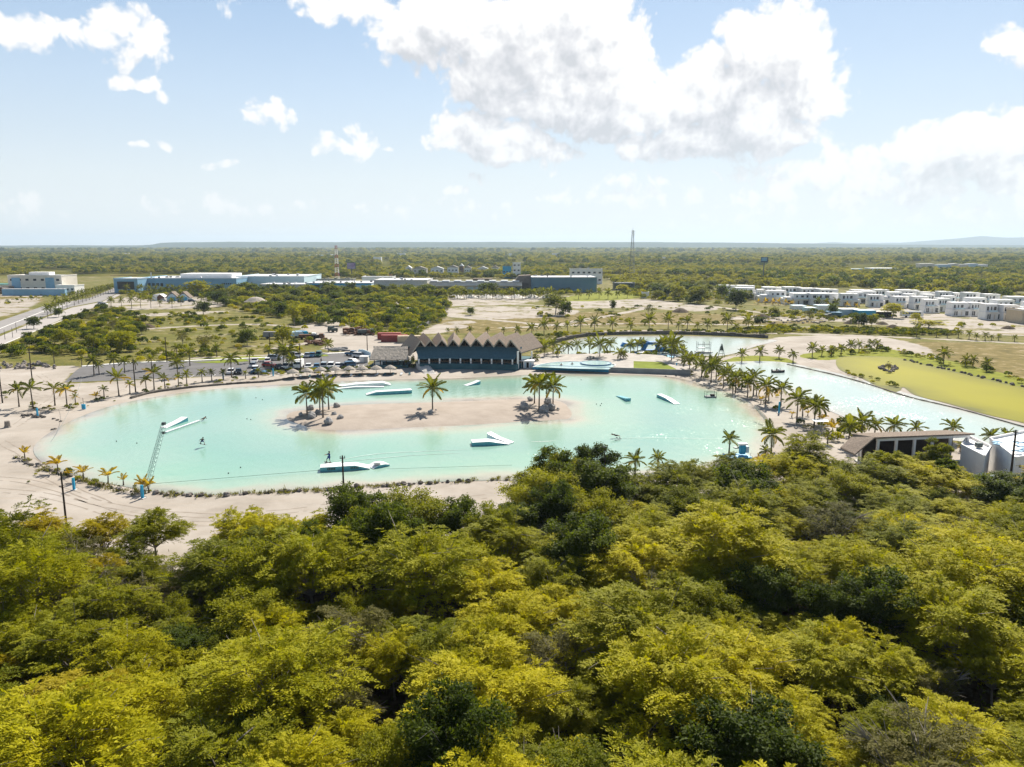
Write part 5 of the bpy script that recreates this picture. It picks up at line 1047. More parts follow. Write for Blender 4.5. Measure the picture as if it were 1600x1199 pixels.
mb.build('frame', 'steel_dark', t); MB().add([(-.5, -.06, 2.2), (.5, -.06, 2.2), (.12, -.06, 3.9), (-.12, -.06, 3.9), (-.5, .06, 2.2), (.5, .06, 2.2), (.12, .06, 3.9), (-.12, .06, 3.9)], [[0, 1, 2, 3], [7, 6, 5, 4], [0, 4, 5, 1], [1, 5, 6, 2], [2, 6, 7, 3], [3, 7, 4, 0]]).build('panel', 'steel_dark', t)
# small sports things in the water
def boatlike(px, py, label):
    c = G(px, py, .06); t = thing('motor_boat', label, 'boat', c, .1)
    V = []; 
    for f, w in ((-1, .75), (-.3, .85), (.5, .7), (1.0, .12)): V += [(f * 1.9, -w * .6, 0), (f * 1.9, w * .6, 0), (f * 1.9, w, .55 + .15 * max(f, 0)), (f * 1.9, -w, .55 + .15 * max(f, 0))]
    F = [[i * 4 + k, i * 4 + (k + 1) % 4, (i + 1) * 4 + (k + 1) % 4, (i + 1) * 4 + k] for i in range(3) for k in (0, 1, 3)] + [[0, 3, 2, 1], [12, 13, 14, 15]] + [[i * 4 + 3, i * 4 + 2, (i + 1) * 4 + 2, (i + 1) * 4 + 3] for i in range(3)]
    mk('hull', V, F, 'black_rubber', t); MB().box((.2, 0, .75), (.5, .9, .4)).build('console', 'white_plastic', t); MB().box((-1.95, 0, .55), (.3, .35, .8)).build('outboard_motor', 'steel_dark', t); return t
boatlike(1216, 582, 'small black motor boat with two people on the boat lagoon')
def skin_body(name, parent, pts, edges, rad, m, root=0):
    me = bpy.data.meshes.new(name); me.from_pydata(pts, edges, []); o = bpy.data.objects.new(name, me); C.objects.link(o); o.parent = parent
    md = o.modifiers.new('skin', 'SKIN'); sv = me.skin_vertices[0].data
    for i, r in enumerate(rad): sv[i].radius = (r, r) if not hasattr(r, '__len__') else r
    sv[root].use_root = True; s = o.modifiers.new('sub', 'SUBSURF'); s.levels = 1; s.render_levels = 1; me.materials.append(MATS[m]); return o
def person(base, rz, pose, label, top='cloth_blue', legs='cloth_blue', group=None, sc=1.0, rx=0):
    t = thing('person', label, 'person', base, rz, group, sc); t.rotation_euler.x = rx
    P = dict(pelvis=(0, 0, .95), chest=(0, 0, 1.3), neck=(0, 0, 1.48), head=(0, 0, 1.62), crown=(0, 0, 1.74), ls=(.19, 0, 1.42), le=(.27, .02, 1.15), lh=(.28, -.05, .9), rs=(-.19, 0, 1.42), re=(-.27, .02, 1.15), rh=(-.28, -.05, .9),
             lhip=(.1, 0, .92), lk=(.12, -.02, .5), la=(.12, .02, .09), lt=(.12, -.14, .03), rhip=(-.1, 0, .92), rk=(-.12, -.02, .5), ra=(-.12, .02, .09), rt=(-.12, -.14, .03)); P.update(pose)
    K = list(P); ix = {k: i for i, k in enumerate(K)}; E = [('pelvis','chest'),('chest','neck'),('neck','head'),('head','crown'),('chest','ls'),('ls','le'),('le','lh'),('chest','rs'),('rs','re'),('re','rh'),('pelvis','lhip'),('lhip','lk'),('lk','la'),('la','lt'),('pelvis','rhip'),('rhip','rk'),('rk','ra'),('ra','rt')]
    rd = dict(pelvis=.13, chest=.15, neck=.055, head=.095, crown=.07, ls=.07, le=.045, lh=.035, rs=.07, re=.045, rh=.035, lhip=.095, lk=.062, la=.042, lt=.035, rhip=.095, rk=.062, ra=.042, rt=.035)
    skin_body('body', t, [P[k] for k in K], [(ix[a], ix[b]) for a, b in E], [rd[k] for k in K], 'skin')
    def sub(nm, keys, edges, m, gr): i2 = {k: i for i, k in enumerate(keys)}; skin_body(nm, t, [P[k] for k in keys], [(i2[a], i2[b]) for a, b in edges], [rd[k] + gr for k in keys], m)
    sub('shirt', ['pelvis','chest','ls','le','rs','re'], [('pelvis','chest'),('chest','ls'),('ls','le'),('chest','rs'),('rs','re')], top, .022)
    sub('shorts', ['pelvis','lhip','lk','rhip','rk'], [('pelvis','lhip'),('lhip','lk'),('pelvis','rhip'),('rhip','rk')], legs, .018)
    h = Vector(P['head']); c = Vector(P['crown']); MB().lathe([(.125, -.03), (.125, .05), (.09, .12), (.01, .15)], 10, c=(h + (c - h) * .3)).build('hair', 'hair_dark', t, True); return t
wt = person(G(513, 723, .14), math.radians(-35), dict(pelvis=(.05, .12, .85), chest=(.12, .22, 1.2), neck=(.10, .22, 1.38), head=(.07, .18, 1.52), crown=(.07, .18, 1.64), ls=(.25, .1, 1.32), le=(0, -.22, 1.25), lh=(-.25, -.5, 1.22), rs=(0, .3, 1.34), re=(-.15, .0, 1.25), rh=(-.3, -.4, 1.2), lhip=(.15, .12, .83), lk=(.32, -.02, .48), la=(.35, .1, .1), lt=(.38, -.04, .05), rhip=(-.05, .12, .83), rk=(-.22, -.08, .48), ra=(-.33, -.02, .1), rt=(-.36, -.16, .05)), 'wakeboarder in dark blue leaning back on a board above the long lettered box', sc=1.15)
def board(base, rz, label, parent=None, rx=0, ry=0):
    V = []; n = 10
    for i in range(n + 1):
        f = i / n * 2 - 1; w = .22 * math.sqrt(max(1 - abs(f) ** 3.2, .02)); z = .10 * abs(f) ** 3
        V += [(f * .72, -w, z), (f * .72, w, z), (f * .72, w, z + .03), (f * .72, -w, z + .03)]
    F = [[i * 4 + k, i * 4 + (k + 1) % 4, (i + 1) * 4 + (k + 1) % 4, (i + 1) * 4 + k] for i in range(n) for k in range(4)] + [[3, 2, 1, 0], [n * 4, n * 4 + 1, n * 4 + 2, n * 4 + 3]]
    t = thing('wakeboard', label, 'wakeboard', base, rz); t.rotation_euler = (rx, ry, rz); mk('deck', V, F, 'steel_dark', t, True); MB().box((-.32, 0, .1), (.14, .26, .14)).box((.32, 0, .1), (.14, .26, .14)).build('bindings', 'black_rubber', t); return t
board(G(513, 723, .10), math.radians(-10), 'dark wakeboard under the standing rider in blue', ry=.10)
p2 = G(316, 692, .9); person(p2 - Vector((0, 0, .3)), math.radians(20), dict(pelvis=(0, .1, .62), chest=(.05, -.05, .92), neck=(.12, -.12, 1.06), head=(.18, -.18, 1.2), crown=(.22, -.2, 1.3), ls=(.2, -.1, 1.02), le=(.38, -.3, .85), lh=(.3, -.5, .7), rs=(-.12, -.02, 1.0), re=(-.38, -.1, .85), rh=(-.45, -.3, .65), lhip=(.1, .1, .6), lk=(.3, -.25, .5), la=(.4, -.05, .12), lt=(.44, -.2, .08), rhip=(-.1, .1, .6), rk=(-.3, -.22, .42), ra=(-.3, .05, .06), rt=(-.34, -.1, .04)), 'crouching wakeboarder in dark clothing airborne over the left part of the lagoon', 'cloth_black', 'cloth_blue')
board(p2 + Vector((0.02, 0, -.3)), math.radians(30), 'wakeboard under the airborne crouching rider', ry=.35)
person(G(318, 657, .1), math.radians(70), dict(pelvis=(0, 0, .35), chest=(.3, 0, .5), neck=(.5, 0, .55), head=(.64, 0, .58), crown=(.75, 0, .6), ls=(.4, .2, .5), le=(.6, .35, .3), lh=(.8, .3, .2), rs=(.4, -.2, .5), re=(.6, -.35, .3), rh=(.8, -.3, .2), lhip=(-.05, .1, .33), lk=(-.4, .2, .4), la=(-.75, .2, .3), lt=(-.85, .2, .25), rhip=(-.05, -.1, .33), rk=(-.4, -.2, .3), ra=(-.75, -.15, .25), rt=(-.85, -.15, .2)), 'dark-clothed rider sprawled on the water at the end of the thin rail', 'cloth_black', 'cloth_black')
person(G(962, 684, .15), math.radians(100), dict(pelvis=(0, 0, .45), chest=(.1, .33, .62), neck=(.12, .5, .66), head=(.12, .64, .66), crown=(.12, .76, .66), ls=(.28, .38, .6), le=(.5, .6, .6), lh=(.4, .9, .65), rs=(-.1, .38, .62), re=(-.2, .7, .6), rh=(.1, .95, .65), lhip=(.1, -.05, .42), lk=(.15, -.45, .42), la=(.18, -.8, .3), lt=(.2, -.92, .3), rhip=(-.1, -.05, .42), rk=(-.15, -.42, .38), ra=(-.15, -.78, .25), rt=(-.15, -.9, .25)), 'falling rider in black stretched low above the water right of centre', 'cloth_black', 'cloth_black')
board(G(966, 685, .3), math.radians(20), 'white and dark wakeboard of the falling rider', ry=.2)
def strip(name, pts, w, z, m, label, cat):
    c = catmull([G(*p) for p in pts], 10, False); V, F = [], []
    for i, p in enumerate(c):
        t_ = (c[min(i + 1, len(c) - 1)] - c[max(i - 1, 0)]).normalized(); nn = Vector((-t_.y, t_.x)); f = i / (len(c) - 1); ww = w * math.sin(math.pi * min(f * .92 + .08, 1)) * random.uniform(.6, 1.2) + .02
        V += [(p.x + nn.x * ww, p.y + nn.y * ww, z), (p.x - nn.x * ww, p.y - nn.y * ww, z)]
    F = [[2 * i, 2 * i + 1, 2 * i + 3, 2 * i + 2] for i in range(len(c) - 1)]; return tag(mk(name, V, F, m), label, cat)
mat('foam', (.72, .76, .74), .6, .3, var=.1, vscale=1); mat('thin_foam', (.36, .50, .45), .5, .3, var=.2, vscale=.8)
strip('wake_foam', [(520,722),(560,714),(600,709),(660,706),(740,703)], .22, .075, 'thin_foam', 'long pale wake trailing right from the rider in blue', 'wake'); strip('wake_foam', [(520,724),(580,718),(650,712),(720,709)], .16, .08, 'thin_foam', 'lower thin wake line behind the rider in blue', 'wake')
strip('wake_foam', [(505,724),(516,724.5),(528,724),(536,722)], .30, .085, 'foam', 'white spray streak under the standing rider', 'spray'); strip('wake_foam', [(966,686),(1000,685),(1040,685),(1090,686),(1150,687)], .10, .075, 'thin_foam', 'broken wake line behind the falling rider', 'wake'); strip('wake_foam', [(830,691),(850,690.5),(868,689.5)], .08, .08, 'foam', 'short line of foam right of the low ramp', 'foam')
# ------------------------------------------------------------------ ramps, rails, kickers
def feature(p0, p1, w, prof, label, name='wake_ramp', side='blue_plastic', top='white_plastic', extra=None):
    a, b_ = G(*p0, .05), G(*p1, .05); d = b_ - a; L_ = d.length; t = thing(name, label, 'ramp', a, math.atan2(d.y, d.x)); pr = [(f * L_, h * .82) for f, h in prof]
    MB().side([(0, -.05)] + pr + [(L_, -.05)] if prof[0][1] > .02 else pr + [(L_, -.05)], -w / 2, w / 2).build('side_panel', side, t)
    mb = MB()
    for (x0, z0), (x1, z1) in zip(pr, pr[1:]):
        if abs(x1 - x0) < 1e-3: continue
        slab(mb, (x0, -w / 2 - .05, z0 + .06), (x1, -w / 2 - .05, z1 + .06), (x1, w / 2 + .05, z1 + .06), (x0, w / 2 + .05, z0 + .06), .05)
    mb.build('riding_surface', top, t)
    if extra: extra(t, L_)
    return t
feature((255,669), (289,658), 1.6, [(0, .0), (.6, .45), (1, 1.0)], 'white kicker ramp beside the leaning lattice mast')
feature((259,677), (312,659), .42, [(0, .25), (1, .35)], 'long thin white rail running toward the sprawled rider', 'wake_rail', 'white_plastic')
def logos(t, L_):
    for x, s in ((1.2, 1.5), (L_ * .62, 1.5)):
        mb = MB()
        for i in range(5): mb.box((x + i * .27, -1.03, .42), (.19, .02, .34)).box((x + i * .27, -1.04, .42), (.07, .02, .14))
        mb.build('lettering', 'steel_dark', t)
feature((501,735), (578,731), 2.0, [(0, .85), (.70, .9), (1, .12)], 'long box with pale blue side panels and dark lettering near the standing rider', 'wake_box', extra=logos)
t = feature((604,726), (578,731), 2.2, [(0, .25), (.25, .5), (.6, .55), (1, .05)], 'small white curved ramp joined to the end of the lettered box'); MB().lathe([(.6, .6), (.01, .62)], 14, c=(2.0, .5, 0)).build('dark_spot', 'steel_dark', t)
feature((737,695), (795,693), 2.2, [(0, .75), (.45, .85), (1, .05)], 'low white flat-top ramp with blue side in front of the island')
feature((764,687), (800,693), 1.3, [(0, 1.6), (.4, .8), (1, .1)], 'white curved kicker standing behind the low ramp', side='white_plastic')
feature((572,617), (643,613.5), 2.0, [(0, .1), (.22, .85), (1, .95)], 'long turquoise-sided box near the island, nearest of the far ramps', 'wake_box')
feature((527,604), (610,601), 2.6, [(0, .1), (.35, .7), (.85, .9), (1, .05)], 'wide white double box close to the far beach', 'wake_box', 'white_plastic'); feature((527,608), (600,605), 1.2, [(0, .1), (.4, .5), (1, .1)], 'flat white plank ramp in front of the wide white box', 'wake_box', 'white_plastic')
feature((727,603), (748,600), 1.6, [(0, .05), (.55, .5), (1, 1.1)], 'small white kicker off the clubhouse beach')
feature((982,627), (966,619), 1.2, [(0, .75), (.3, .5), (1, .02)], 'small teal kicker right of the island', side='blue_plastic', top='blue_plastic')
feature((1030,620), (1058,632), 1.3, [(0, .75), (.5, .7), (1, .05)], 'slim white ramp in the glittering water right of the island')
for i, (px, py) in enumerate([(182,690),(214,693),(376,731),(357,740),(400,622),(410,625),(386,655),(392,656),(932,632),(940,631),(938,634),(908,594)]):
    c = G(px, py, .05); tag(MB().lathe([(.01, -.06), (.1, 0), (.12, .08), (.07, .16), (.01, .18)], 8, c=c).build('buoy', 'steel_dark', None, True), ['left small buoy on the left part of the lagoon', 'right small buoy on the left part of the lagoon', 'small buoy in open water left of the lettered box', 'small buoy just left of another, near the thin dark line', 'left buoy off the car park beach', 'right buoy off the car park beach', 'left of two close buoys west of the island', 'right of two close buoys west of the island', 'leftmost of three close buoys right of the island', 'farthest right of three close buoys right of the island', 'middle of three close buoys right of the island', 'lone buoy in front of the infinity pool'][i], 'buoy', 'buoys on the lagoon')
# leaning lattice cable masts
def lattice(name, b, top, w0, w1, nseg, m, label, cat, bar=.05, mats2=None):
    t = thing(name, label, cat, b); ax = Vector(top) - Vector(b); u = ax.normalized(); s = u.cross(Vector((0, 1, 0))).normalized(); v = u.cross(s)
    def ring(f): w = w0 + (w1 - w0) * f; c = ax * f; return [c + s * w * a + v * w * q for a, q in ((-.5, -.5), (.5, -.5), (.5, .5), (-.5, .5))]
    groups = {}
    for i in range(nseg):
        r0, r1 = ring(i / nseg), ring((i + 1) / nseg); mm = mats2[(i * len(mats2) // nseg)] if mats2 else m; mb = groups.setdefault((mm, i * (len(mats2) if mats2 else 1) // nseg), MB())
        for k in range(4): mb.tube([r0[k], r1[k]], bar, 4, False); mb.tube([r0[k], r1[(k + 1) % 4]], bar * .6, 3, False); mb.tube([r1[k], r1[(k + 1) % 4]], bar * .6, 3, False)
    for (mm, _), mb in groups.items(): mb.build('lattice_section', mm, t)
    return t
b_ = G(226, 772); tz = 10.5; dd = 118; d = px_dir(256, 663); tp_ = Vector((d.x / d.y * dd, dd, H(256, 663, dd)))
mat('mast_green', (.13, .22, .20), .5, .4, metal=.3)
t = lattice('cable_mast', b_, tp_, .62, .52, 16, 'mast_green', 'tall leaning green lattice mast of the wakeboard cable at the left shore', 'mast', .027); e = tp_ - b_; MB().box(e + Vector((0, 0, .1)), (.5, .5, .4)).box(e * .87 + Vector((.3, 0, 0)), (.4, .4, .35)).build('pulley_head', 'steel_dark', t)
b_ = G(1214, 676); dd = b_.y + 12; d = px_dir(1180, 636); tp2 = Vector((d.x / d.y * dd, dd, max(H(1180, 636, dd), 2)))
lattice('cable_mast', b_, tp2, .4, .3, 12, 'mast_green', 'thin lattice cable mast leaning out over the right shore', 'mast', .025)
def cable(pts, label, r=.03, m='steel_dark', name='cable'): return tag(MB().tube(pts, r, 4, False).build(name, m), label, 'cable')
def sagline(a, b_, sag, n=14): return [a.lerp(b_, i / n) - Vector((0, 0, sag * 4 * (i / n) * (1 - i / n))) for i in range(n + 1)]

cable(sagline(G(228, 757, .3), G(500, 735, .35), .0), 'thin dark line on the water running to the lettered box', .025); cable(sagline(G(605, 733, .3), G(800, 727, .3), 0), 'thin line on the water right of the lettered box', .02)
cable(sagline(G(128, 592, 6), G(80, 690, .2), 1.0), 'thin sagging wire above the left beach', .03)
# posts
def blue_post(px, by, h, label, w=.34):
    c = G(px, by); t = thing('blue_post', label, 'post', c, random.uniform(-.3, .3)); MB().box((0, 0, h / 2), (w, w * .7, h), taper=.92).build('post', 'sky_paint', t); MB().box((0, 0, .05), (w * 2.2, w * 2.2, .1)).build('footing', 'concrete', t)
blue_post(59, 652, 2.0, 'bright blue post near the rocks on the left beach'); blue_post(116, 766, 1.9, 'bright blue post behind the dark utility pole on the sand track'); blue_post(223, 779, 2.0, 'bright blue post beside the leaning mast base', .38)
blue_post(349, 593, 2.2, 'bright blue post at the car park edge'); blue_post(427, 588, 2.2, 'blue post standing among the car park palms'); blue_post(1217, 646, 2.6, 'blue post among the palms on the spit'); blue_post(1057, 577, 1.9, 'blue post at the corner of the lawn wall')
c = G(131, 640); t = thing('blue_sign', 'bright blue sign box on a thin pole on the left beach', 'sign', c); MB().box((0, 0, .65), (.8, .3, 1.1)).build('panel', 'sky_paint', t); MB().tube([(-.1, .2, 0), (-.1, .2, 2.6)], .05, 5).build('pole', 'wood_pole', t)
c = G(12, 668); t = thing('tree_stump', 'short brown stump on the left sand', 'stump', c); MB().lathe([(.75, 0), (.55, .3), (.5, 1.1), (.46, 1.3), (.01, 1.25)], 9).build('trunk', 'bark', t)
# utility poles
def upole(px, by, ty, label, dist=None, r=.13, arms=1):
    c = G(px, by); 
    if dist: d = px_dir(px, by); c = Vector((d.x / d.y * dist, dist, 0))
    h = H(px, ty, c.y); t = thing('utility_pole', label, 'pole', c, random.uniform(-.3, .3)); MB().tube([(0, 0, -.1), (0, 0, h)], [r * 1.25, r * .8], 8).build('pole', 'wood_pole', t)
    if arms: MB().box((0, 0, h - .35), (.7, .1, .1)).tube([(-.28, 0, h - .3), (-.28, 0, h - .05)], .05, 5).tube([(.28, 0, h - .3), (.28, 0, h - .05)], .05, 5).build('crossarm', 'steel_dark', t)
    return c, h
upole(107, 850, 738, 'dark utility pole rising from the trees before the left bank', 88, .12); upole(538, 790, 712, 'dark utility pole in front of the lettered box', 96, .12); upole(1579, 745, 672, 'dark utility pole before the white building at right', 107, .15); upole(944, 760, 695, 'thin pole standing beside the open dark tree', 99, .07)
upole(4, 630, 578, 'dark utility pole at the far left edge'); upole(51, 600, 545, 'utility pole rising from the left sand lot'); upole(212, 613, 562, 'utility pole on the far left beach'); upole(470, 580, 537, 'tall utility pole in the middle of the car park'); upole(574, 548, 515, 'utility pole behind the curved blue wall'); upole(261, 566, 527, 'lamp pole at the upper edge of the car park'); upole(422, 545, 520, 'utility pole by the parked trucks'); upole(1159, 566, 556, 'short pole on the grass strip', None, .06, 0)
for i, (px, ty) in enumerate([(8,515),(20,512),(26,504),(42,498),(57,493)]): upole(px, ty + 16, ty, f'thin street lamp, {ORD[i]} from the left along the boulevard', None, .08, 0)
# start dock by the near right shore
c = G(1152, 716); t = thing('start_dock', 'cable start dock with blue floor, white winch housing and wheel at the near shore', 'dock', c, .1)
MB().box((0, 0, .35), (4.2, 2.6, .2)).build('deck', 'sky_paint', t); MB().box((0, .2, .15), (4.0, 2.2, .3)).build('pontoon', 'steel_dark', t); MB().box((.9, .2, 1.5), (.9, .8, 1.6)).build('winch_housing', 'sky_paint', t); MB().box((.9, .2, 2.45), (1.5, 1.0, .25)).build('canopy', 'white_plastic', t); MB().lathe([(.01, 0), (.5, 0), (.5, .15), (.01, .15)], 14, c=(-.3, 0, 1.8)).build('cable_wheel', 'steel_dark', t); MB().box((1.7, .2, 1.5), (.5, .8, 1.1)).build('control_cabinet', 'pale_blue_wall', t)
for x in (-1.9, -.8, 1.9): MB().tube([(x, -1.1, .4), (x, -1.1, 1.2)], .04, 4).build('rail_post', 'steel', t)
c = G(1110, 621, .05); t = thing('floating_dock', 'small dark floating dock with frame off the spit', 'dock', c, .1); MB().box((0, 0, .2), (2.6, 1.6, .3)).build('deck', 'concrete_grey', t)
mb = MB(); [mb.tube([(x, y, .2), (x, y, 1.5)], .05, 4) for x in (-1.2, 1.2) for y in (-.7, .7)]; mb.tube([(-1.2, -.7, 1.4), (1.2, -.7, 1.4)], .05, 4).tube([(-1.2, .7, 1.4), (1.2, .7, 1.4)], .05, 4).build('frame', 'steel_dark', t); MB().box((.5, 0, .55), (.9, .8, .5)).build('winch', 'black_rubber', t)

mat('track_sand', (.31, .265, .22), .95, .1, var=.2, vscale=.6)
for j, pts_ in enumerate([[(-60,742),(60,756),(180,792),(330,806),(480,796)], [(-60,760),(80,776),(220,812),(420,820)], [(0,690),(40,712),(90,752),(170,790)], [(500,792),(640,784),(760,776)], [(60,585),(90,610),(60,640),(20,668)], [(10,600),(60,618),(130,622),(220,604)], [(1215,548),(1300,536),(1400,536),(1470,552)], [(1220,556),(1260,563),(1330,590)]]):
    c_ = catmull([G(*p) for p in pts_], 14, False)
    for off in (-.8, .8):
        V, F = [], []
        for i, p in enumerate(c_):
            t_ = (c_[min(i + 1, len(c_) - 1)] - c_[max(i - 1, 0)]).normalized(); nn = Vector((-t_.y, t_.x)); q = p + nn * (off + .12 * math.sin(i * .7)); ww = random.uniform(.05, .17)
            V += [(q.x + nn.x * ww, q.y + nn.y * ww, .012), (q.x - nn.x * ww, q.y - nn.y * ww, .012)]
        F = [[2 * i, 2 * i + 1, 2 * i + 3, 2 * i + 2] for i in range(len(c_) - 1) if random.random() < .8]
        tag(mk('tyre_track', V, F, 'track_sand'), kind='structure')
# ------------------------------------------------------------------ vehicles
def make_car(col, kind):
    t = thing('parked_car', col + ' ' + kind, 'car'); m = 'car_' + col; 
    if kind == 'car': L_, w, prof = 4.3, 1.8, [(-2.15, .3), (-2.15, .8), (-1.9, .92), (2.0, .85), (2.15, .65), (2.15, .3)]; cab = [(-1.75, .9), (-1.35, 1.42), (.35, 1.45), (1.1, .9)]
    elif kind == 'suv': L_, w, prof = 4.7, 1.95, [(-2.35, .35), (-2.35, 1.0), (-2.2, 1.08), (2.2, 1.0), (2.35, .75), (2.35, .35)]; cab = [(-2.25, 1.06), (-2.0, 1.72), (.6, 1.75), (1.3, 1.02)]
    else: L_, w, prof = 5.2, 1.9, [(-2.6, .4), (-2.6, 1.05), (2.35, 1.05), (2.6, .8), (2.6, .4)]; cab = [(-.5, 1.04), (-.4, 1.7), (1.0, 1.72), (1.6, 1.04)]
    MB().side(prof, -w / 2, w / 2).build('body', m, t); mb = MB(); n = len(cab); vs = [(x, s * (w / 2 - (.06 if z < 1.2 else .22)), z) for s in (-1, 1) for x, z in cab]; mb.add(vs, [[0, 1, 2, 3], [7, 6, 5, 4], [0, 4, 5, 1], [2, 6, 7, 3]]); mb.build('windows', 'dark_window', t)
    z = cab[1][1]; MB().box(((cab[1][0] + cab[2][0]) / 2, 0, z + .03), (cab[2][0] - cab[1][0] + .15, w - .42, .08)).build('roof', m, t)
    for x in (-L_ * .3, L_ * .3):
        for s in (-1, 1): MB().add([(x + .34 * math.cos(a * math.pi / 5), s * w / 2 + q, .34 + .34 * math.sin(a * math.pi / 5)) for q in (-.09, .03) for a in range(10)], [list(range(10)), list(range(10, 20))[::-1]] + [[a, 10 + a, 10 + (a + 1) % 10, (a + 1) % 10] for a in range(10)]).build('wheel', 'black_rubber', t)
    for s in (-1, 1): MB().box((L_ / 2 + .0, s * w * .36, .68), (.08, .3, .14)).build('headlight', 'white_plastic', t); MB().box((-L_ / 2, s * w * .38, .72), (.06, .22, .14)).build('tail_light', 'red_paint', t)
    if kind == 'pickup': MB().box((-1.6, 0, 1.0), (1.8, w - .3, .12)).build('bed', 'dark_void', t)
    return t
CARS = {}
def car(px, py, col, kind, rz, label, group=None):
    k = (col, kind)
    if k not in CARS: CARS[k] = make_car(col, kind); bpy.context.view_layer.update(); regkids(CARS[k]); t = CARS[k]; t.location = G(px, py, .03); t.rotation_euler.z = rz; t['label'] = label; 
    else: t = dup(CARS[k], G(px, py, .03), rz, 1, label)
    if group: t['group'] = group
    elif 'group' in t: del t['group']
    return t
g = 'cars in the front row of the car park'
for px, py, col, kd, n in [(447,576,'white','suv','white car at the left end of the front row beside the small truck'),(482,576,'white','car','white car just right of the tall pole in the front row'),(495,576,'blue','car','blue car, second right of the tall pole in the front row'),(506,575.5,'silver','suv','silver car left of centre in the front row'),(517,575.5,'white','suv','white car right of the silver one in the front row'),(528,575,'white','car','white car before the last pair in the front row'),(457,576.5,'silver','pickup','silver pickup between white car and small truck')]: car(px, py, col, kd, math.radians(-82), n, g)
car(543, 574, 'blue', 'suv', math.radians(-150), 'pale blue car parked askew at the right end of the front row', g); car(552, 568, 'white', 'car', math.radians(-30), 'white low car parked diagonally before the service container'); car(536, 575, 'dark', 'car', math.radians(-120), 'dark car half hidden behind the askew blue car')
g = 'cars in the back row of the car park'
for px, py, col, kd, n in [(457,558.5,'dark','suv','dark car behind the palms in the back row'),(466,558.5,'white','pickup','white pickup in the back row'),(480,558.2,'silver','car','silver car, left of two small ones in the back row'),(488,557.8,'blue','car','blue car, right of two small ones in the back row'),(498,557.2,'green','suv','dark green boxy car ending the back row')]: car(px, py, col, kd, math.radians(-85), n, g)
car(551, 556, 'blue', 'pickup', math.radians(-25), 'blue pickup near the curved blue wall'); car(562, 559, 'white', 'suv', math.radians(-20), 'white pickup-like car in front of the curved blue wall')
car(430, 562.5, 'silver', 'suv', math.radians(-10), 'silver car standing across the lane by the palms'); car(418, 567, 'white', 'car', math.radians(-75), 'white car beside the leaning palm trunk'); car(421, 573, 'red', 'car', math.radians(-15), 'red-brown low car under the palm'); car(398, 567, 'white', 'car', math.radians(-80), 'white car left of the orange palm'); car(395, 574, 'silver', 'car', math.radians(-80), 'silver car, upper of two left of the thin palms'); car(399, 581.5, 'white', 'suv', math.radians(-75), 'white van-like car lowest in the left group'); car(437, 577, 'dark', 'car', math.radians(-60), 'dark car left of the front row')
car(373, 584, 'dark', 'car', math.radians(-70), 'dark car far left in the car park'); car(361, 584, 'white', 'car', math.radians(-78), 'white car far left beside the bare pole'); car(405, 584, 'blue', 'car', math.radians(-10), 'blue car at the lower left kerb')
car(158, 475, 'white', 'car', 0, 'white car on the distant car park, left'); car(162, 477, 'white', 'suv', 0, 'white van on the distant car park, far left'); car(255, 471, 'white', 'car', .2, 'white car in the middle of the distant car park'); car(266, 472, 'silver', 'car', .1, 'silver car in the middle of the distant car park'); car(283, 473, 'dark', 'car', 0, 'dark car at right of the distant car park'); car(300, 472, 'dark', 'suv', 0, 'dark van farthest right on the distant car park')
def truck(px, py, rz, cabm, boxm, label, L_=6.0, hb=2.4, name='truck', cat='truck'):
    t = thing(name, label, cat, G(px, py, .03), rz); MB().side([(L_ / 2 - 1.9, .6), (L_ / 2 - 1.9, 2.4), (L_ / 2 - .5, 2.4), (L_ / 2, 1.5), (L_ / 2, .6)], -1.1, 1.1).build('cab', cabm, t); MB().box((-.95, 0, .75 + hb / 2), (L_ - 2.1, 2.25, hb)).build('box', boxm, t); MB().box((0, 0, .65), (L_, 1.0, .2)).build('chassis', 'steel_dark', t)
    MB().box((L_ / 2 - .28, 0, 1.85), (.5, 1.9, .55), ry=.5).build('windscreen', 'dark_window', t)
    for x in (-L_ * .32, L_ * .34):
        for s in (-1, 1): MB().add([(x + .48 * math.cos(a * math.pi / 5), s * 1.05 + q, .48 + .48 * math.sin(a * math.pi / 5)) for q in (-.15, .1) for a in range(10)], [list(range(10)), list(range(10, 20))[::-1]] + [[a, 10 + a, 10 + (a + 1) % 10, (a + 1) % 10] for a in range(10)]).build('wheel', 'black_rubber', t)
truck(467, 576, math.radians(-85), 'white_plastic', 'white_wall', 'small white box truck parked in the front row left of the pole', 5.5, 1.9)
truck(461, 528, .5, 'pale_blue_wall', 'pale_blue_wall', 'pale blue truck in the machinery yard under the trees', 6.5, 1.7); truck(470, 527, .3, 'sky_paint', 'blue_wall', 'blue truck, left one of the vehicles in the yard', 6, 1.8); truck(481, 530, .2, 'white_wall', 'rust', 'white truck with rusty load in the yard', 7, 1.1); truck(572, 523, .2, 'white_plastic', 'steel_dark', 'white truck with dark tank by the containers', 7, 1.3); truck(520, 519, 2.6, 'steel_dark', 'steel_dark', 'dark loader machine on the sandy yard', 4, 1.0); truck(545, 521, .1, 'rust', 'rust', 'rusty orange digger in the yard', 5, 1.4); truck(430, 529, .1, 'steel_dark', 'concrete_grey', 'grey long container trailer under the trees', 9, 2.0); truck(497, 531, .1, 'rust', 'dark_void', 'rust brown scrap truck at the yard edge', 5, 1.1); truck(1293, 497, .3, 'steel_dark', 'steel_dark', 'dark excavator by the low blue sheds', 4, 1.2)
mb = MB()
for i in range(60): c = G(random.uniform(538, 585), random.uniform(517, 525)); mb.box((c.x, c.y, random.uniform(.2, 1.6)), (random.uniform(.4, 2.4), random.uniform(.4, 1.5), random.uniform(.3, 1.2)), rz=random.uniform(0, 3), rx=random.uniform(-.4, .4))
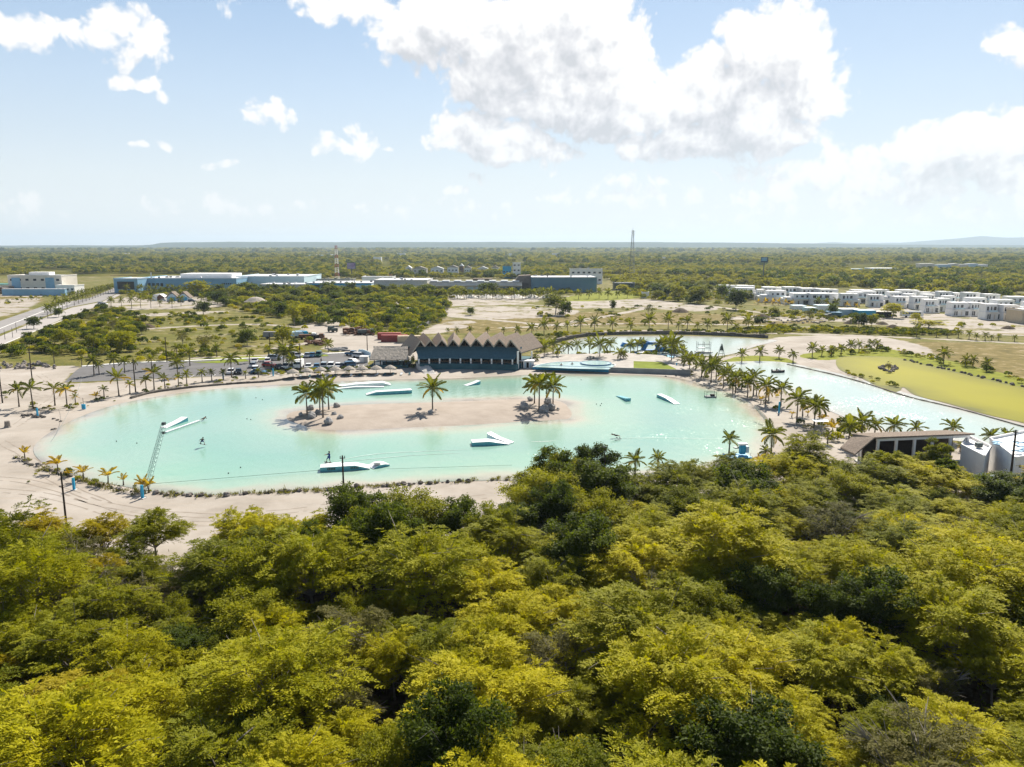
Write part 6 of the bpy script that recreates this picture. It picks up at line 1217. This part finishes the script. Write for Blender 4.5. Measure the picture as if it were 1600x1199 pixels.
for i in range(40): c = G(random.uniform(478, 512), random.uniform(531, 541)); mb.box((c.x, c.y, random.uniform(.2, 1.0)), (random.uniform(.4, 2.2), random.uniform(.4, 1.2), random.uniform(.3, .9)), rz=random.uniform(0, 3))
tag(mb.build('scrap_heap', 'rust'), 'tangled heap of rusty scrap metal in the machinery yard', 'scrap', kind='stuff')
mb = MB()
for i in range(24): c = G(random.uniform(508, 543), random.uniform(545, 549)); mb.box((c.x, c.y, random.uniform(.1, .6)), (random.uniform(.6, 3), random.uniform(.3, .8), .35), rz=random.uniform(-.3, .3))
tag(mb.build('timber_pile', 'concrete_grey'), 'long pile of grey timber beside the yard entrance', 'timber pile', kind='stuff')
def container(px, py, L_, m, label, rz=0):
    t = thing('shipping_container', label, 'container', G(px, py), rz); MB().box((0, 1.2, 1.3), (L_, 2.4, 2.6)).build('shell', m, t)
    mb = MB(); n = int(L_ / .5); [mb.box((-L_ / 2 + .35 + i * .5, -.03, 1.3), (.2, .06, 2.3)) for i in range(n)]; mb.build('corrugation', m, t); MB().box((-L_ / 2 - .03, 1.2, 1.3), (.06, 2.1, 2.3)).build('door', m, t)
container(608, 531, 9, 'red_paint', 'red shipping container behind the hut, rear one', .05); container(616, 534.5, 10, 'red_paint', 'red shipping container behind the hut, front one', .05); container(640, 536, 9, 'beige_paint', 'beige shipping container right of the red ones', .1)
t = thing('bus', 'white coach standing on the dirt before the villas', 'bus', G(1424, 496), .02); MB().side([(-5.6, .5), (-5.6, 3.2), (5.0, 3.2), (5.6, 2.4), (5.6, .5)], -1.25, 1.25).build('body', 'car_white', t)
mb = MB(); [mb.box((-4.6 + i * 1.35, -1.27, 2.2), (1.15, .06, .85)) for i in range(7)]; mb.build('windows', 'dark_window', t)
for x in (-3.4, 3.4): MB().box((x, -1.1, .5), (.95, .35, .95)).build('wheel', 'black_rubber', t)
t = thing('farm_shed', 'pale long low shed wall in the dry field', 'shed', G(645, 488)); MB().box((0, 0, 1.1), (26, 1.2, 2.2)).build('wall', 'concrete_grey', t); MB().box((0, .5, 2.3), (27, 2.4, .15)).build('roof', 'roof_white', t)
# fence near the clubhouse
c = [G(648, 523), G(655, 515), G(668, 509), G(680, 500)]; t = thing('board_fence', 'grey panel fence running up behind the clubhouse', 'fence', c[0])
for a, b_ in zip(c, c[1:]):
    d = b_ - a; n = max(2, int(d.length / 2.4))
    for i in range(n): p = a.lerp(b_, (i + .5) / n); put(MB().box((p.x, p.y, .95), (d.length / n - .1, .08, 1.8), rz=math.atan2(d.y, d.x)), 'panel', 'concrete_grey', t); p = a.lerp(b_, i / n); put(MB().box((p.x, p.y, 1.0), (.15, .15, 2.1)), 'post', 'wood_pole', t)
person(G(502, 568, .03), 1.2, dict(lk=(.14, -.25, .5), la=(.14, -.25, .09), lt=(.14, -.4, .05), rk=(-.1, .02, .5), ra=(-.1, .32, .12), rt=(-.1, .2, .03), lh=(.3, .2, .9), rh=(-.28, -.25, .95)), 'person in dark clothes walking across the car park', 'cloth_black', 'cloth_black')
c0 = G(1216, 582, .06)
person(c0 + Vector((-.5, 0, -.35)), 0, dict(), 'person in dark clothes standing in the boat, left one', 'cloth_black', 'cloth_black', sc=.85); person(c0 + Vector((.45, 0, -.35)), 2.0, dict(lh=(.5, -.3, 1.3), le=(.35, -.1, 1.3)), 'person in the boat with one arm raised, right one', 'cloth_blue', 'cloth_black', sc=.85)
# ------------------------------------------------------------------ pavilion and white buildings at the lower right
pv_ = thing('pavilion', 'white open pavilion with dark thatched flat roof on the near lagoon shore', 'pavilion', G(1440, 712))
d = 120.0
def wx(px, dist): q_ = px_dir(px, 690); return q_.x / q_.y * dist
z0 = H(1372, 684, d); x0, x1 = wx(1372, d), wx(1512, d + 3); zr0, zr1 = H(1372, 683, d), H(1512, 677, d + 3)
ft = [(x0, d, zr0 - .15), (x1, d + 3, zr1 - .15)]
for i in range(6):
    f = i / 5; x = x0 + (x1 - x0) * f; y = d + 3 * f; z = zr0 + (zr1 - zr0) * f - .55; put(MB().box((x, y, z / 2), (.38, .38, z)), 'column', 'white_wall', pv_); put(MB().box((x, y + 5.2, (z - .8) / 2), (.38, .38, z - .8)), 'column', 'white_wall', pv_)
mb = MB(); slab(mb, (x0 - .2, d - .2, zr0 - .25), (x1 + .2, d + 2.8, zr1 - .25), (x1 + .2, d + 3.3, zr1 - .25), (x0 - .2, d + .3, zr0 - .25), .42); put(mb, 'front_beam', 'white_wall', pv_)
mb = MB()
for i in range(46): f = i / 45; mb.box((x0 + (x1 - x0) * f, d + 4.6 + 3 * f, (zr0 - 1.2) / 2 + .2), (.42, .12, zr0 - 1.6))
put(mb, 'slat_screen', 'wood_pole', pv_)
mb = MB(); n = 22
for i in range(n):
    a = Vector((x0 - .8, d - .7, zr0 + .12)).lerp(Vector((x1 + .7, d + 2.3, zr1 + .12)), i / n); b_ = Vector((x0 - .8, d - .7, zr0 + .12)).lerp(Vector((x1 + .7, d + 2.3, zr1 + .12)), (i + .92) / n); off = Vector((-.6, 7.2, -1.15)); slab(mb, a, b_, b_ + off, a + off, .26)
put(mb, 'thatch_roof', 'thatch', pv_)
mb = MB(); slab(mb, (x0 - .9, d - .6, zr0 + .1), (x0 - .9, d + 6.5, zr0 - 1.1), (x0 - 4.0, d + 4.5, zr0 - 2.9), (x0 - 4.3, d - 1.6, zr0 - 2.4), .25); put(mb, 'side_thatch', 'thatch', pv_)
put(MB().box(((x0 + x1) / 2, d + 1.2, .5), (x1 - x0 + .6, .5, 1.7), rz=math.atan2(3, x1 - x0)), 'parapet', 'pale_blue_wall', pv_); put(MB().box(((x0 + x1) / 2, d + 3.5, .1), (x1 - x0 + 1, 6.5, .3)), 'floor', 'concrete', pv_); put(MB().box((x0 + 2, d + 6.2, 1.3), (4.4, .2, 2.5)), 'back_wall', 'white_wall', pv_)
def wbuild(pts, h, label, name='white_building', extra=None):
    t = thing(name, label, 'building', (pts[0][0], pts[0][1], 0)); put(MB().prism(pts, 0, h), 'wall', 'white_wall', t)
    mb = MB(); n = len(pts)
    for i in range(n):
        a, b_ = Vector(pts[i]), Vector(pts[(i + 1) % n]); dd = b_ - a; mb.box(((a.x + b_.x) / 2, (a.y + b_.y) / 2, h + .2), (dd.length + .2, .22, .42), rz=math.atan2(dd.y, dd.x))
    put(mb, 'parapet', 'white_wall', t); return t
d1 = 115.; hA = H(1540, 712, 113); t = wbuild([(wx(1503, 120), 120), (wx(1541, 113), 113), (wx(1549, 119), 119), (wx(1512, 126), 126)], hA - .4, 'plain white box building between pavilion and pole', 'white_building'); put(MB().box((wx(1530, 119), 119, hA + .1), (.9, .7, .7)), 'roof_unit', 'steel_dark', t)
t = thing('blue_canopy', 'pale blue flat canopy beside the white box building', 'canopy', (wx(1548, 112), 112, 0)); put(MB().box((wx(1550, 112), 112, 1.9), (2.2, 2.6, .1)), 'roof', 'pale_blue_wall', t); put(MB().box((wx(1543, 112), 110.8, .9), (.1, .1, 1.9)), 'post', 'steel', t)
d2 = 110.; hB = H(1588, 714, 110); t = wbuild([(wx(1546, 122), 122), (wx(1590, 110), 110), (wx(1700, 118), 118), (wx(1640, 131), 131)], hB - .42, 'white building with cluttered flat roof at the right edge')
put(MB().box((wx(1597, 110.6), 110.55, hB - 1.6), (.4, .2, .4)), 'window', 'dark_window', t)
mb = MB()
for i in range(26): mb.box((wx(random.uniform(1560, 1615), 117), random.uniform(112.5, 119.5), hB + .06), (random.uniform(.4, 1.2), random.uniform(.3, .8), .12), rz=random.uniform(0, 3))
put(mb, 'roof_panels', 'blue_wall', t)
t = thing('patio_umbrella', 'flat white sunshade on the spit near the pavilion', 'umbrella', G(1281, 675)); MB().tube([(0, 0, 0), (0, 0, 2.3)], .05, 5).build('pole', 'steel', t); MB().box((0, 0, 2.3), (3.0, 2.4, .1)).build('canopy', 'white_plastic', t)
# ------------------------------------------------------------------ distant buildings
def bldg(name, px0, px1, yb, yt, depth, wm, rm, label, cat='building', floors=0, wins=0, wm2='dark_window', parapet=.5, rz=0, units=0, dist=None, awn=None):
    b0, b1 = G(px0, yb), G(px1, yb); dist = dist or b0.y; x0, x1 = wx(px0, dist), wx(px1, dist); h = max(H((px0 + px1) / 2, yt, dist), 2.0); w = x1 - x0
    t = thing(name, label, cat, ((x0 + x1) / 2, dist, 0), rz); MB().box((0, depth / 2, h / 2), (w, depth, h)).build('wall', wm, t); MB().box((0, depth / 2, h + .12), (w + .4, depth + .4, .24)).build('roof', rm, t)
    if parapet: mb = MB(); mb.box((0, -.2 + .1, h + .25 + parapet / 2), (w + .4, .2, parapet)).box((-w / 2 - .1, depth / 2, h + .25 + parapet / 2), (.2, depth, parapet)).box((w / 2 + .1, depth / 2, h + .25 + parapet / 2), (.2, depth, parapet)); mb.build('parapet', wm, t)
    for f in range(floors):
        for i in range(wins):
            x = -w / 2 + w * (i + .5) / wins; z = h * (f + .55) / floors; ww = min(w / wins * .5, 2.4); hh = min(h / floors * .42, 1.6)
            wo_ = MB().box((x, -.02, z), (ww, .12, hh)).build('window', wm2, t); MB().box((x, -.1, z - hh / 2 - .08), (ww + .3, .25, .14)).build('sill', 'white_wall', wo_)
    for i in range(units): MB().box((random.uniform(-w * .45, w * .45), random.uniform(2, depth * .8), h + .8), (random.uniform(1, 2.4), random.uniform(1, 2), random.uniform(.7, 1.3))).build('roof_unit', random.choice(['steel_dark', 'roof_white', 'concrete_grey']), t)
    if awn: MB().box((w * awn[0], -1.5, awn[1]), (w * awn[2], 3, .25)).build('awning', awn[3], t)
    return t, w, h, dist
t, w, h, dd = bldg('hospital_building', 41, 122, 458, 431.5, 22, 'cream_wall', 'roof_white', 'cream three-storey block with blue panels beside the boulevard', floors=2, wins=7, units=3)
for f in (.15, .78): MB().box((-w / 2 + w * f, -.14, h * .5), (w * .16, .3, h * .8)).build('blue_panel', 'blue_wall', t)
MB().box((w * .02, 9, h + 1.6), (16, 8, 2.6)).build('penthouse', 'white_wall', t)
bldg('annex_building', 112, 140, 459, 447, 14, 'white_wall', 'roof_white', 'low white annex right of the cream block', floors=1, wins=4); bldg('blue_wall_building', 30, 125, 462, 452, 3, 'blue_wall', 'roof_white', 'long low blue front wall before the cream block', parapet=0)
bldg('brown_building', -20, 31, 460, 450, 14, 'rust', 'roof_white', 'low reddish building at the left edge', floors=1, wins=5); bldg('green_roof_building', -10, 44, 452, 445, 20, 'cream_wall', 'tank_green', 'low building with green roofs behind the reddish one', parapet=0)
bldg('white_tower', 5.5, 11, 459, 431, 3, 'white_wall', 'roof_white', 'slim white tower at the far left', 'tower'); 
t = thing('sign_tower', 'tall sign tower with purple and white panels at the left edge', 'sign', (wx(1, 700), 700, 0)); MB().box((0, 0, 12), (1.2, 1.2, 24)).build('mast', 'white_wall', t); MB().box((0, -.8, H(1, 415, 700)), (5, .6, 8)).build('panel', 'billboard_print', t); MB().box((0, -.8, H(1, 425, 700)), (5, .6, 4)).build('lower_panel', 'pale_blue_wall', t)
t, w, h, dd = bldg('shopping_centre', 232, 385, 456, 436, 60, 'blue_wall', 'roof_white', 'long bright blue shopping centre wall left of centre', units=9); MB().box((w * .12, 30, h + 1.8), (w * .52, 24, 3.4)).build('upper_storey', 'white_wall', t)
for i in range(4): MB().box((-w * .36 + i * 3.4, -.08, h * .55), (2.2, .25, 2.4)).build('window', 'dark_window', t)
for x0 in (.12, .36):
    mb = MB(); [mb.box((w * x0 + i * 1.7, -.1, h * .62), (1.1, .15, 1.2)) for i in range(5)]; mb.build('lettering', 'sign_dark', t)
t, w, h, dd = bldg('glass_entrance_building', 200, 236, 458, 436.5, 30, 'blue_wall', 'roof_white', 'glass-fronted entrance building with white slab roof left of the blue mall', awn=(.0, 13.8, 1.08, 'rust')); MB().box((0, -.12, h * .55), (w * .7, .3, h * .55)).build('glazing', 'dark_window', t)
MB().tube([(w * .9, 8, h), (w * .9, 8, h + 5)], .5, 6).build('chimney', 'white_wall', t)
t, w, h, dd = bldg('white_warehouse', 385, 487, 453, 433, 60, 'pale_blue_wall', 'roof_white', 'pale white-blue warehouse right of the blue mall', units=7); MB().box((-w * .42, -.1, h * .75), (7, .2, 1.4)).build('sign', 'red_paint', t)
bldg('warehouse', 420, 510, 458, 445, 24, 'concrete', 'roof_white', 'low white-roofed warehouse behind the thicket', units=10, parapet=.2)
t, w, h, dd = bldg('blue_trim_warehouse', 490, 588, 458, 443, 40, 'pale_blue_wall', 'roof_white', 'long pale warehouse with bright blue trim', units=10, parapet=.2); MB().box((0, -.15, h - .8), (w, .3, 1.0)).build('blue_band', 'sky_paint', t); MB().box((w * .15, -2.5, h * .42), (w * .9, 5, .3)).build('lean_to_roof', 'roof_white', t)
t, w, h, dd = bldg('grey_warehouse', 592, 672, 458, 439, 46, 'concrete', 'roof_white', 'large beige-white warehouse with loading canopies', units=6, awn=(-.25, 4.5, .42, 'roof_white')); 
for i in range(3): MB().box((w * (.1 + .13 * i), -1.6, 2.2), (5, 3, 4.2)).build('loading_bay', 'pale_blue_wall', t)
bldg('upper_hall', 574, 620, 449, 433.5, 20, 'white_wall', 'roof_white', 'white hall with red-edged roof behind the warehouses', awn=(.45, 11, .12, 'red_paint'))
bldg('dark_shed', 500, 560, 449, 437, 14, 'concrete_grey', 'concrete', 'grey shed roofs by the red and white mast', units=6)
t, w, h, dd = bldg('shop_row', 672, 815, 456, 442, 30, 'concrete', 'steel_dark', 'long shop row with dark roof and white skylights', parapet=.3)
for i in range(8): MB().box((-w / 2 + w * (i + .5) / 8, 12, h + .9), (w / 14, 12, 1.2)).build('skylight', 'roof_white', t)
MB().box((0, -1.6, h * .72), (w, 3.2, .3)).build('canopy_roof', 'roof_white', t)
for i in range(12): MB().box((-w / 2 + w * (i + .5) / 12, -.1, h * .3), (w / 17, .3, h * .45)).build('shop_front', random.choice(['dark_window', 'pale_blue_wall', 'teal_wall', 'cream_wall']), t)
t, w, h, dd = bldg('brown_roof_building', 741, 770, 448, 436, 12, 'timber', 'thatch', 'brown-roofed block above the shop row', parapet=0)
t, w, h, dd = bldg('dark_blue_hall', 830, 928, 457, 434, 34, 'slate_wall', 'roof_white', 'large slate blue windowless hall with white roof', units=8, parapet=.2, rz=.03); 
t = thing('thatched_lodge', 'brown thatched lodge joined to the slate blue hall', 'lodge', G(818, 455)); MB().side([(-9, 0), (-9, 6), (-4, 12.5), (6, 13), (8, 6), (8, 0)], 0, 16).build('roof', 'thatch', t)
bldg('apartment_house', 888, 936, 437, 421, 14, 'white_wall', 'roof_white', 'white two-storey apartment house with terracotta roof trim in the trees', floors=2, wins=6, dist=760, units=4)
bldg('white_tower_house', 801, 813, 430, 411, 8, 'white_wall', 'roof_white', 'tall white house with tower among the woods', floors=3, wins=2, dist=900); bldg('blue_house', 786, 799, 428, 417, 8, 'sky_paint', 'blue_wall', 'bright blue house beside the tall white house', dist=900, floors=1, wins=3)
for i, (a, b_, yt, m) in enumerate([(640,649,416,'white_wall'),(651,672,417,'cream_wall'),(678,697,417,'white_wall'),(703,719,415,'white_wall'),(721,727,413,'rust'),(728,739,416,'white_wall'),(748,764,417,'cream_wall'),(768,781,416,'white_wall')]):
    t, w, h, dd = bldg('wood_house', a, b_, 427, yt + 3, 9, m, 'roof_white', f'small pale house, {ORD[i]} from the left in the woods right of the road', dist=1050, floors=1, wins=3, parapet=0); MB().side([(-w / 2 - .5, h), (0, h + 3.2), (w / 2 + .5, h)], -.5, 9.5).build('gable_roof', 'thatch_light' if i % 2 else 'roof_white', t)
bldg('long_pale_building', 495, 530, 403, 398.6, 60, 'pale_blue_wall', 'roof_white', 'long pale building far off in the woods', dist=2300, parapet=0)
for i, (a, b_, d_) in enumerate([(592,604,1700),(628,640,2400),(795,800,2200),(860,870,2400),(1020,1030,1900),(216,226,3000),(40,60,3400),(95,110,3200)]): bldg('far_house', a, b_, 400, 402 if d_ < 2000 else 396, 10, 'white_wall', 'roof_white', f'tiny pale house, {ORD[i]} listed, far off in the woodland' if False else ['tiny pale house under the smoke plume', 'tiny pale house right of the smoke plume', 'slim white tower-like house on the far woodland', 'tiny white roof right of the slim tower', 'tiny pale house right of the lattice tower', 'tiny pale house far off at upper left', 'white sheds below the ridge at far left', 'small white shed below the ridge, upper left'][i], dist=d_, parapet=0)
bldg('white_roof_shed', 1340, 1380, 427, 419.5, 22, 'pale_blue_wall', 'roof_white', 'long white-roofed shed in the right woods', dist=1080, parapet=0); bldg('blue_shed', 1305, 1327, 425, 420.5, 12, 'sky_paint', 'pale_blue_wall', 'low blue shed left of the white-roofed one', dist=1100, parapet=0)
for i, (a, b_, m) in enumerate([(1412,1434,'cream_wall'),(1439,1458,'pale_blue_wall'),(1460,1470,'cream_wall'),(1472,1484,'cream_wall'),(1486,1499,'pale_blue_wall'),(1500,1514,'white_wall')]): bldg('hillside_house', a, b_, 421, 412.5 + (i % 2), 12, m, 'roof_white', f'pale house, {ORD[i]} from the left in the cluster in the right woods', dist=1150, floors=1, wins=2, parapet=0)
bldg('dark_house', 955, 985, 452, 443, 14, 'steel_dark', 'roof_white', 'dark low house with pale flat roof right of the slate hall', dist=650)
bldg('small_white_block', 997, 1007, 466, 458, 4, 'white_wall', 'roof_white', 'small white cube at the edge of the lawn')
# kiosks by the distant car park
t = thing('striped_kiosk', 'white and orange kiosk with curved roof on the distant car park', 'kiosk', G(247, 470)); MB().side([(-4, 0), (-4, 2.6), (-2.5, 4.2), (1.5, 4.4), (4.4, 2.4), (4.4, 0)], 0, 6).build('shell', 'white_wall', t); MB().side([(-.5, .1), (-.5, 2.5), (1.5, 4.1), (4.2, 2.3), (4.2, .1)], -.2, 0).build('orange_front', 'rust', t)
for i, px in enumerate((269, 287)):
    t = thing('thatched_kiosk', ['left', 'right'][i] + ' one of two thatched kiosks with arched blue fronts', 'kiosk', G(px, 470)); MB().side([(-4.6, 2.0), (0, 6.2), (4.6, 2.0), (4.0, 1.8), (0, 5.4), (-4.0, 1.8)], -.5, 6).build('thatch_roof', 'thatch', t); MB().side([(-3.6, 0), (-3.6, 2.2), (-2, 3.9), (0, 4.6), (2, 3.9), (3.6, 2.2), (3.6, 0)], 0, 5).build('front_wall', 'pale_blue_wall', t); MB().box((0, -.1, 1.2), (4.4, .25, 2.2)).build('glass_front', 'sky_paint', t)
t = thing('gazebo', 'small dark thatched gazebo under the palms', 'gazebo', G(352, 477)); MB().lathe([(4, 2.2), (1.5, 4.0), (.1, 4.6)], 8).build('roof', 'thatch', t); mb = MB(); [mb.tube([(3.2 * math.cos(a), 3.2 * math.sin(a), 0), (3.2 * math.cos(a), 3.2 * math.sin(a), 2.4)], .12, 4) for a in (0, 1.57, 3.14, 4.71)]; mb.build('posts', 'wood_pole', t)
t = thing('domed_pavilion', 'pavilion with cream domed roof and green walls among trees', 'pavilion', G(400, 478)); MB().lathe([(7.2, 2.6), (5.8, 3.4), (3.6, 4.8), (1.5, 5.4), (.1, 5.5)], 16).build('roof', 'thatch_light', t); MB().lathe([(5.6, 0), (5.6, 2.9)], 12).build('wall', 'tank_green', t); MB().box((-1.2, -5.6, 1.3), (1.0, .3, 2.2)).box((2.2, -5.3, 1.3), (1.0, .3, 2.2)).build('door', 'white_wall', t)
# towers and signs
d_ = 800; b_ = Vector((wx(537, d_), d_, 0)); lattice('radio_mast', b_, b_ + Vector((0, 0, H(537, 384, d_))), 4.0, 1.8, 20, None, 'red and white banded lattice mast above the warehouses', 'mast', .16, ['white_wall', 'red_paint', 'white_wall', 'red_paint', 'white_wall', 'red_paint', 'white_wall', 'red_paint'])
d_ = 960; b_ = Vector((wx(980, d_), d_, 0)); hh = H(980, 360, d_); t = lattice('lattice_tower', b_, b_ + Vector((0, 0, hh)), 6.5, 1.6, 24, 'steel_dark', 'tall grey lattice telecom tower on the horizon right of centre', 'tower', .17)
mb = MB(); [mb.box((1.6 * math.cos(a), 1.6 * math.sin(a), hh - 1.5 - k * 3.5), (.6, .6, 2.4)) for a in (0, 2.1, 4.2) for k in (0, 1)]; mb.build('antennas', 'white_wall', t); MB().tube([(0, 0, hh), (0, 0, hh + 3)], .1, 4).build('spike', 'steel_dark', t)
t = thing('billboard', 'purple and pale advertising billboard on a pole beside the red and white mast', 'billboard', (wx(559, 900), 900, 0)); z = H(559, 415.5, 900); MB().box((0, 0, z / 2), (.9, .9, z)).build('pole', 'steel_dark', t); MB().box((0, -.6, z), (10, .6, 7.5)).build('frame', 'sign_dark', t); MB().box((-.3, -.95, z), (9, .1, 6.7)).build('poster', 'billboard_print', t)
t = thing('billboard', 'dark billboard on a tall pole in the right woods', 'billboard', (wx(1178, 780), 780, 0)); z = H(1178, 406, 780); MB().box((0, 0, z / 2), (.9, .9, z)).build('pole', 'steel_dark', t); MB().box((0, -.6, z), (7, .8, 5.4)).build('frame', 'sign_dark', t); MB().box((-.4, -1.05, z + .3), (5.4, .1, 3.2)).build('poster', 'blue_wall', t)
# ------------------------------------------------------------------ white villas
def villa_proto(v):
    t = thing('villa', 'villa', 'villa'); W_ = 15
    if v == 0: A = [((0, 5, 1.7), (15, 10, 3.4)), ((-2.5, 5.5, 5.1), (9.5, 9, 3.4)), ((4.5, 6.5, 5.0), (5, 7, 3.2))]
    elif v == 1: A = [((0, 5, 1.7), (15, 10, 3.4)), ((2.5, 5.5, 5.1), (10, 9, 3.4)), ((-5.4, 3.2, 3.9), (3.2, 5, 1.0))]
    elif v == 2: A = [((0, 5.5, 1.7), (14, 9, 3.4)), ((0, 6, 5.1), (12, 8, 3.4)), ((-4, 7, 7.2), (4, 5, 1.0))]
    else: A = [((-3, 5, 3.4), (8, 10, 6.8)), ((4, 6, 1.7), (7, 8, 3.4)), ((4.5, 7, 4.9), (4.6, 5.5, 3.0))]
    for i, (c, s) in enumerate(A): vo_ = MB().box(c, s).build('volume', 'white_wall', t); MB().box((c[0], c[1], c[2] + s[2] / 2 + .1), (s[0] + .3, s[1] + .3, .2)).build('flat_roof', 'roof_white', vo_)
    r = random.Random(v); f0 = A[1][0][1] - A[1][1][1] / 2; cx = A[1][0][0]
    for i in range(3):
        x = cx - 3.0 + i * 3.0; o = MB().box((x, f0 - .02, 5.0), (r.choice([.9, 1.5, 2.0]), .14, r.choice([1.2, 1.7]))).build('window', 'dark_window', t)
    f1 = A[0][0][1] - A[0][1][1] / 2
    for x in (-4.6, 4.2): MB().box((x, f1 - .02, 1.4), (2.6, .14, 2.2)).build('patio_door', 'dark_window', t)
    MB().box((0, f1 - .02, 1.25), (1.1, .12, 2.1)).build('door', 'timber' if v % 2 else 'cream_wall', t)
    bo = MB().box((cx, f1 - .9, 3.45), (7, 1.9, .2)).build('balcony', 'white_wall', t); MB().box((cx, f1 - 1.8, 4.0), (7, .06, .8)).build('balcony_glass', 'pale_blue_wall', bo)
    for s in (-3.3, 3.3): MB().box((cx + s, f1 - 1.7, 1.7), (.25, .25, 3.3)).build('pillar', 'white_wall', t)
    return t
VP = [villa_proto(i) for i in range(4)]; bpy.context.view_layer.update(); [regkids(t) for t in VP]
vrow = {'front': [(1252,1299,477),(1299,1326,479),(1341,1364,480),(1380,1406,482),(1409,1434,484),(1426,1448,489),(1446,1468,487),(1468,1496,494),(1496,1519,494),(1519,1546,500),(1546,1574,501)],
        'middle': [(1128,1166,467),(1166,1181,469),(1177,1215,473),(1213,1253,476),(1300,1340,474),(1324,1350,474),(1362,1390,476),(1388,1412,477),(1415,1440,479),(1448,1471,482),(1484,1520,485),(1524,1562,489),(1573,1612,496)],
        'back': [(1114,1138,460),(1140,1168,462),(1180,1210,464),(1212,1240,466),(1238,1268,467),(1266,1296,468),(1317,1349,470),(1349,1372,471),(1386,1418,471),(1420,1446,474),(1446,1468,475),(1468,1486,475),(1486,1512,477),(1516,1541,479),(1556,1600,484)]}
k = 0; random.seed(9)
for row, lst in vrow.items():
    for i, (a, b_, yb) in enumerate(lst):
        dist = G(a, yb).y; x0, x1 = wx(a, dist), wx(b_, dist); w = (x1 - x0); v = VP[(k * 3 + i) % 4]; k += 1; sx = w / 15
        o = dup(v, ((x0 + x1) / 2, dist, 0), random.uniform(-.12, .05), (sx, max(.7, min(sx, 1.1)), random.uniform(.98, 1.12)), f'flat-roofed white villa, {ORD[i]} from the left in the {row} row', 'white villas')
for t in VP:
    for ch in KIDMAP[t.name]:
        for c2 in KIDMAP[ch.name]: bpy.data.objects.remove(c2)
        bpy.data.objects.remove(ch)
    bpy.data.objects.remove(t)
bldg('unfinished_house', 1574, 1630, 506, 486, 12, 'beige_paint', 'roof_white', 'beige unfinished concrete house at the right end of the villas', floors=2, wins=3, wm2='dark_void')
for i, (a, b_, yb, yt, wm, rm) in enumerate([(1228,1246,484,479,'white_wall','pale_blue_wall'),(1248,1262,489,482,'pale_blue_wall','pale_blue_wall'),(1264,1292,486,478,'white_wall','pale_blue_wall'),(1300,1328,494,484,'pale_blue_wall','roof_white'),(1326,1352,496,486,'sky_paint','pale_blue_wall'),(1352,1376,496,488,'dark_void','concrete'),(1285,1300,497,489,'teal_wall','blue_wall')]):
    bldg('low_shed', a, b_, yb, yt, 8, wm, rm, ['small pale-roofed shed leftmost before the villas', 'pale blue shed second before the villas', 'white shed with pale blue roof before the villas', 'shed with wide pale roof by the green tree', 'sky blue flat box shed before the villas', 'dark open shed right of the sky blue one', 'teal low shed beside the dark excavator'][i], parapet=0)
for px, py, r0, lb in [(1378,507,2.0,'dark earth heap right of the paired trees'), (1330,506,2.5,'earth heap left of the paired trees before the villas'), (1063,488,3.4,'dark earth heap on the dry field behind the far lagoon'), (1395,512,2.0,'earth heap on the dirt in front of the rounded tree'), (1575,514,2,'earth heap at the right end before the villas'), (1190,497,3,'earth heap left of the pale rubble blocks'), (230,512,2.5,'earth heap in the scrub beside the boulevard thicket')]:
    t = thing('dirt_heap', lb, 'heap', G(px, py), 0, 'heaps of earth on the dry ground'); n = 12; MB().lathe([(r0 * 1.5, 0), (r0 * 1.1, r0 * .3), (r0 * .5, r0 * .62), (.1, r0 * .7)], n).build('mound', 'dirt_dark' if px in (1063, 1378) else 'litter', t, True)
for i, (a, b_) in enumerate([(g_, g_ + 22) for g_ in range(700, 860, 24)]):
    c = G((a + b_) / 2, 465.5); t = thing('gravel_heap', f'pale gravel heap, {ORD[i]} from the left on the sandy lot', 'heap', c, 0, 'gravel heaps on the sandy lot'); MB().lathe([(6, 0), (4, 1.1), (1.5, 2.4), (.1, 2.8)], 10).build('mound', 'concrete', t, True)
bpy.context.view_layer.update()
print('objects', len(bpy.data.objects), 'tris', sum(len(m.loops) - 2 * len(m.polygons) for m in bpy.data.meshes))
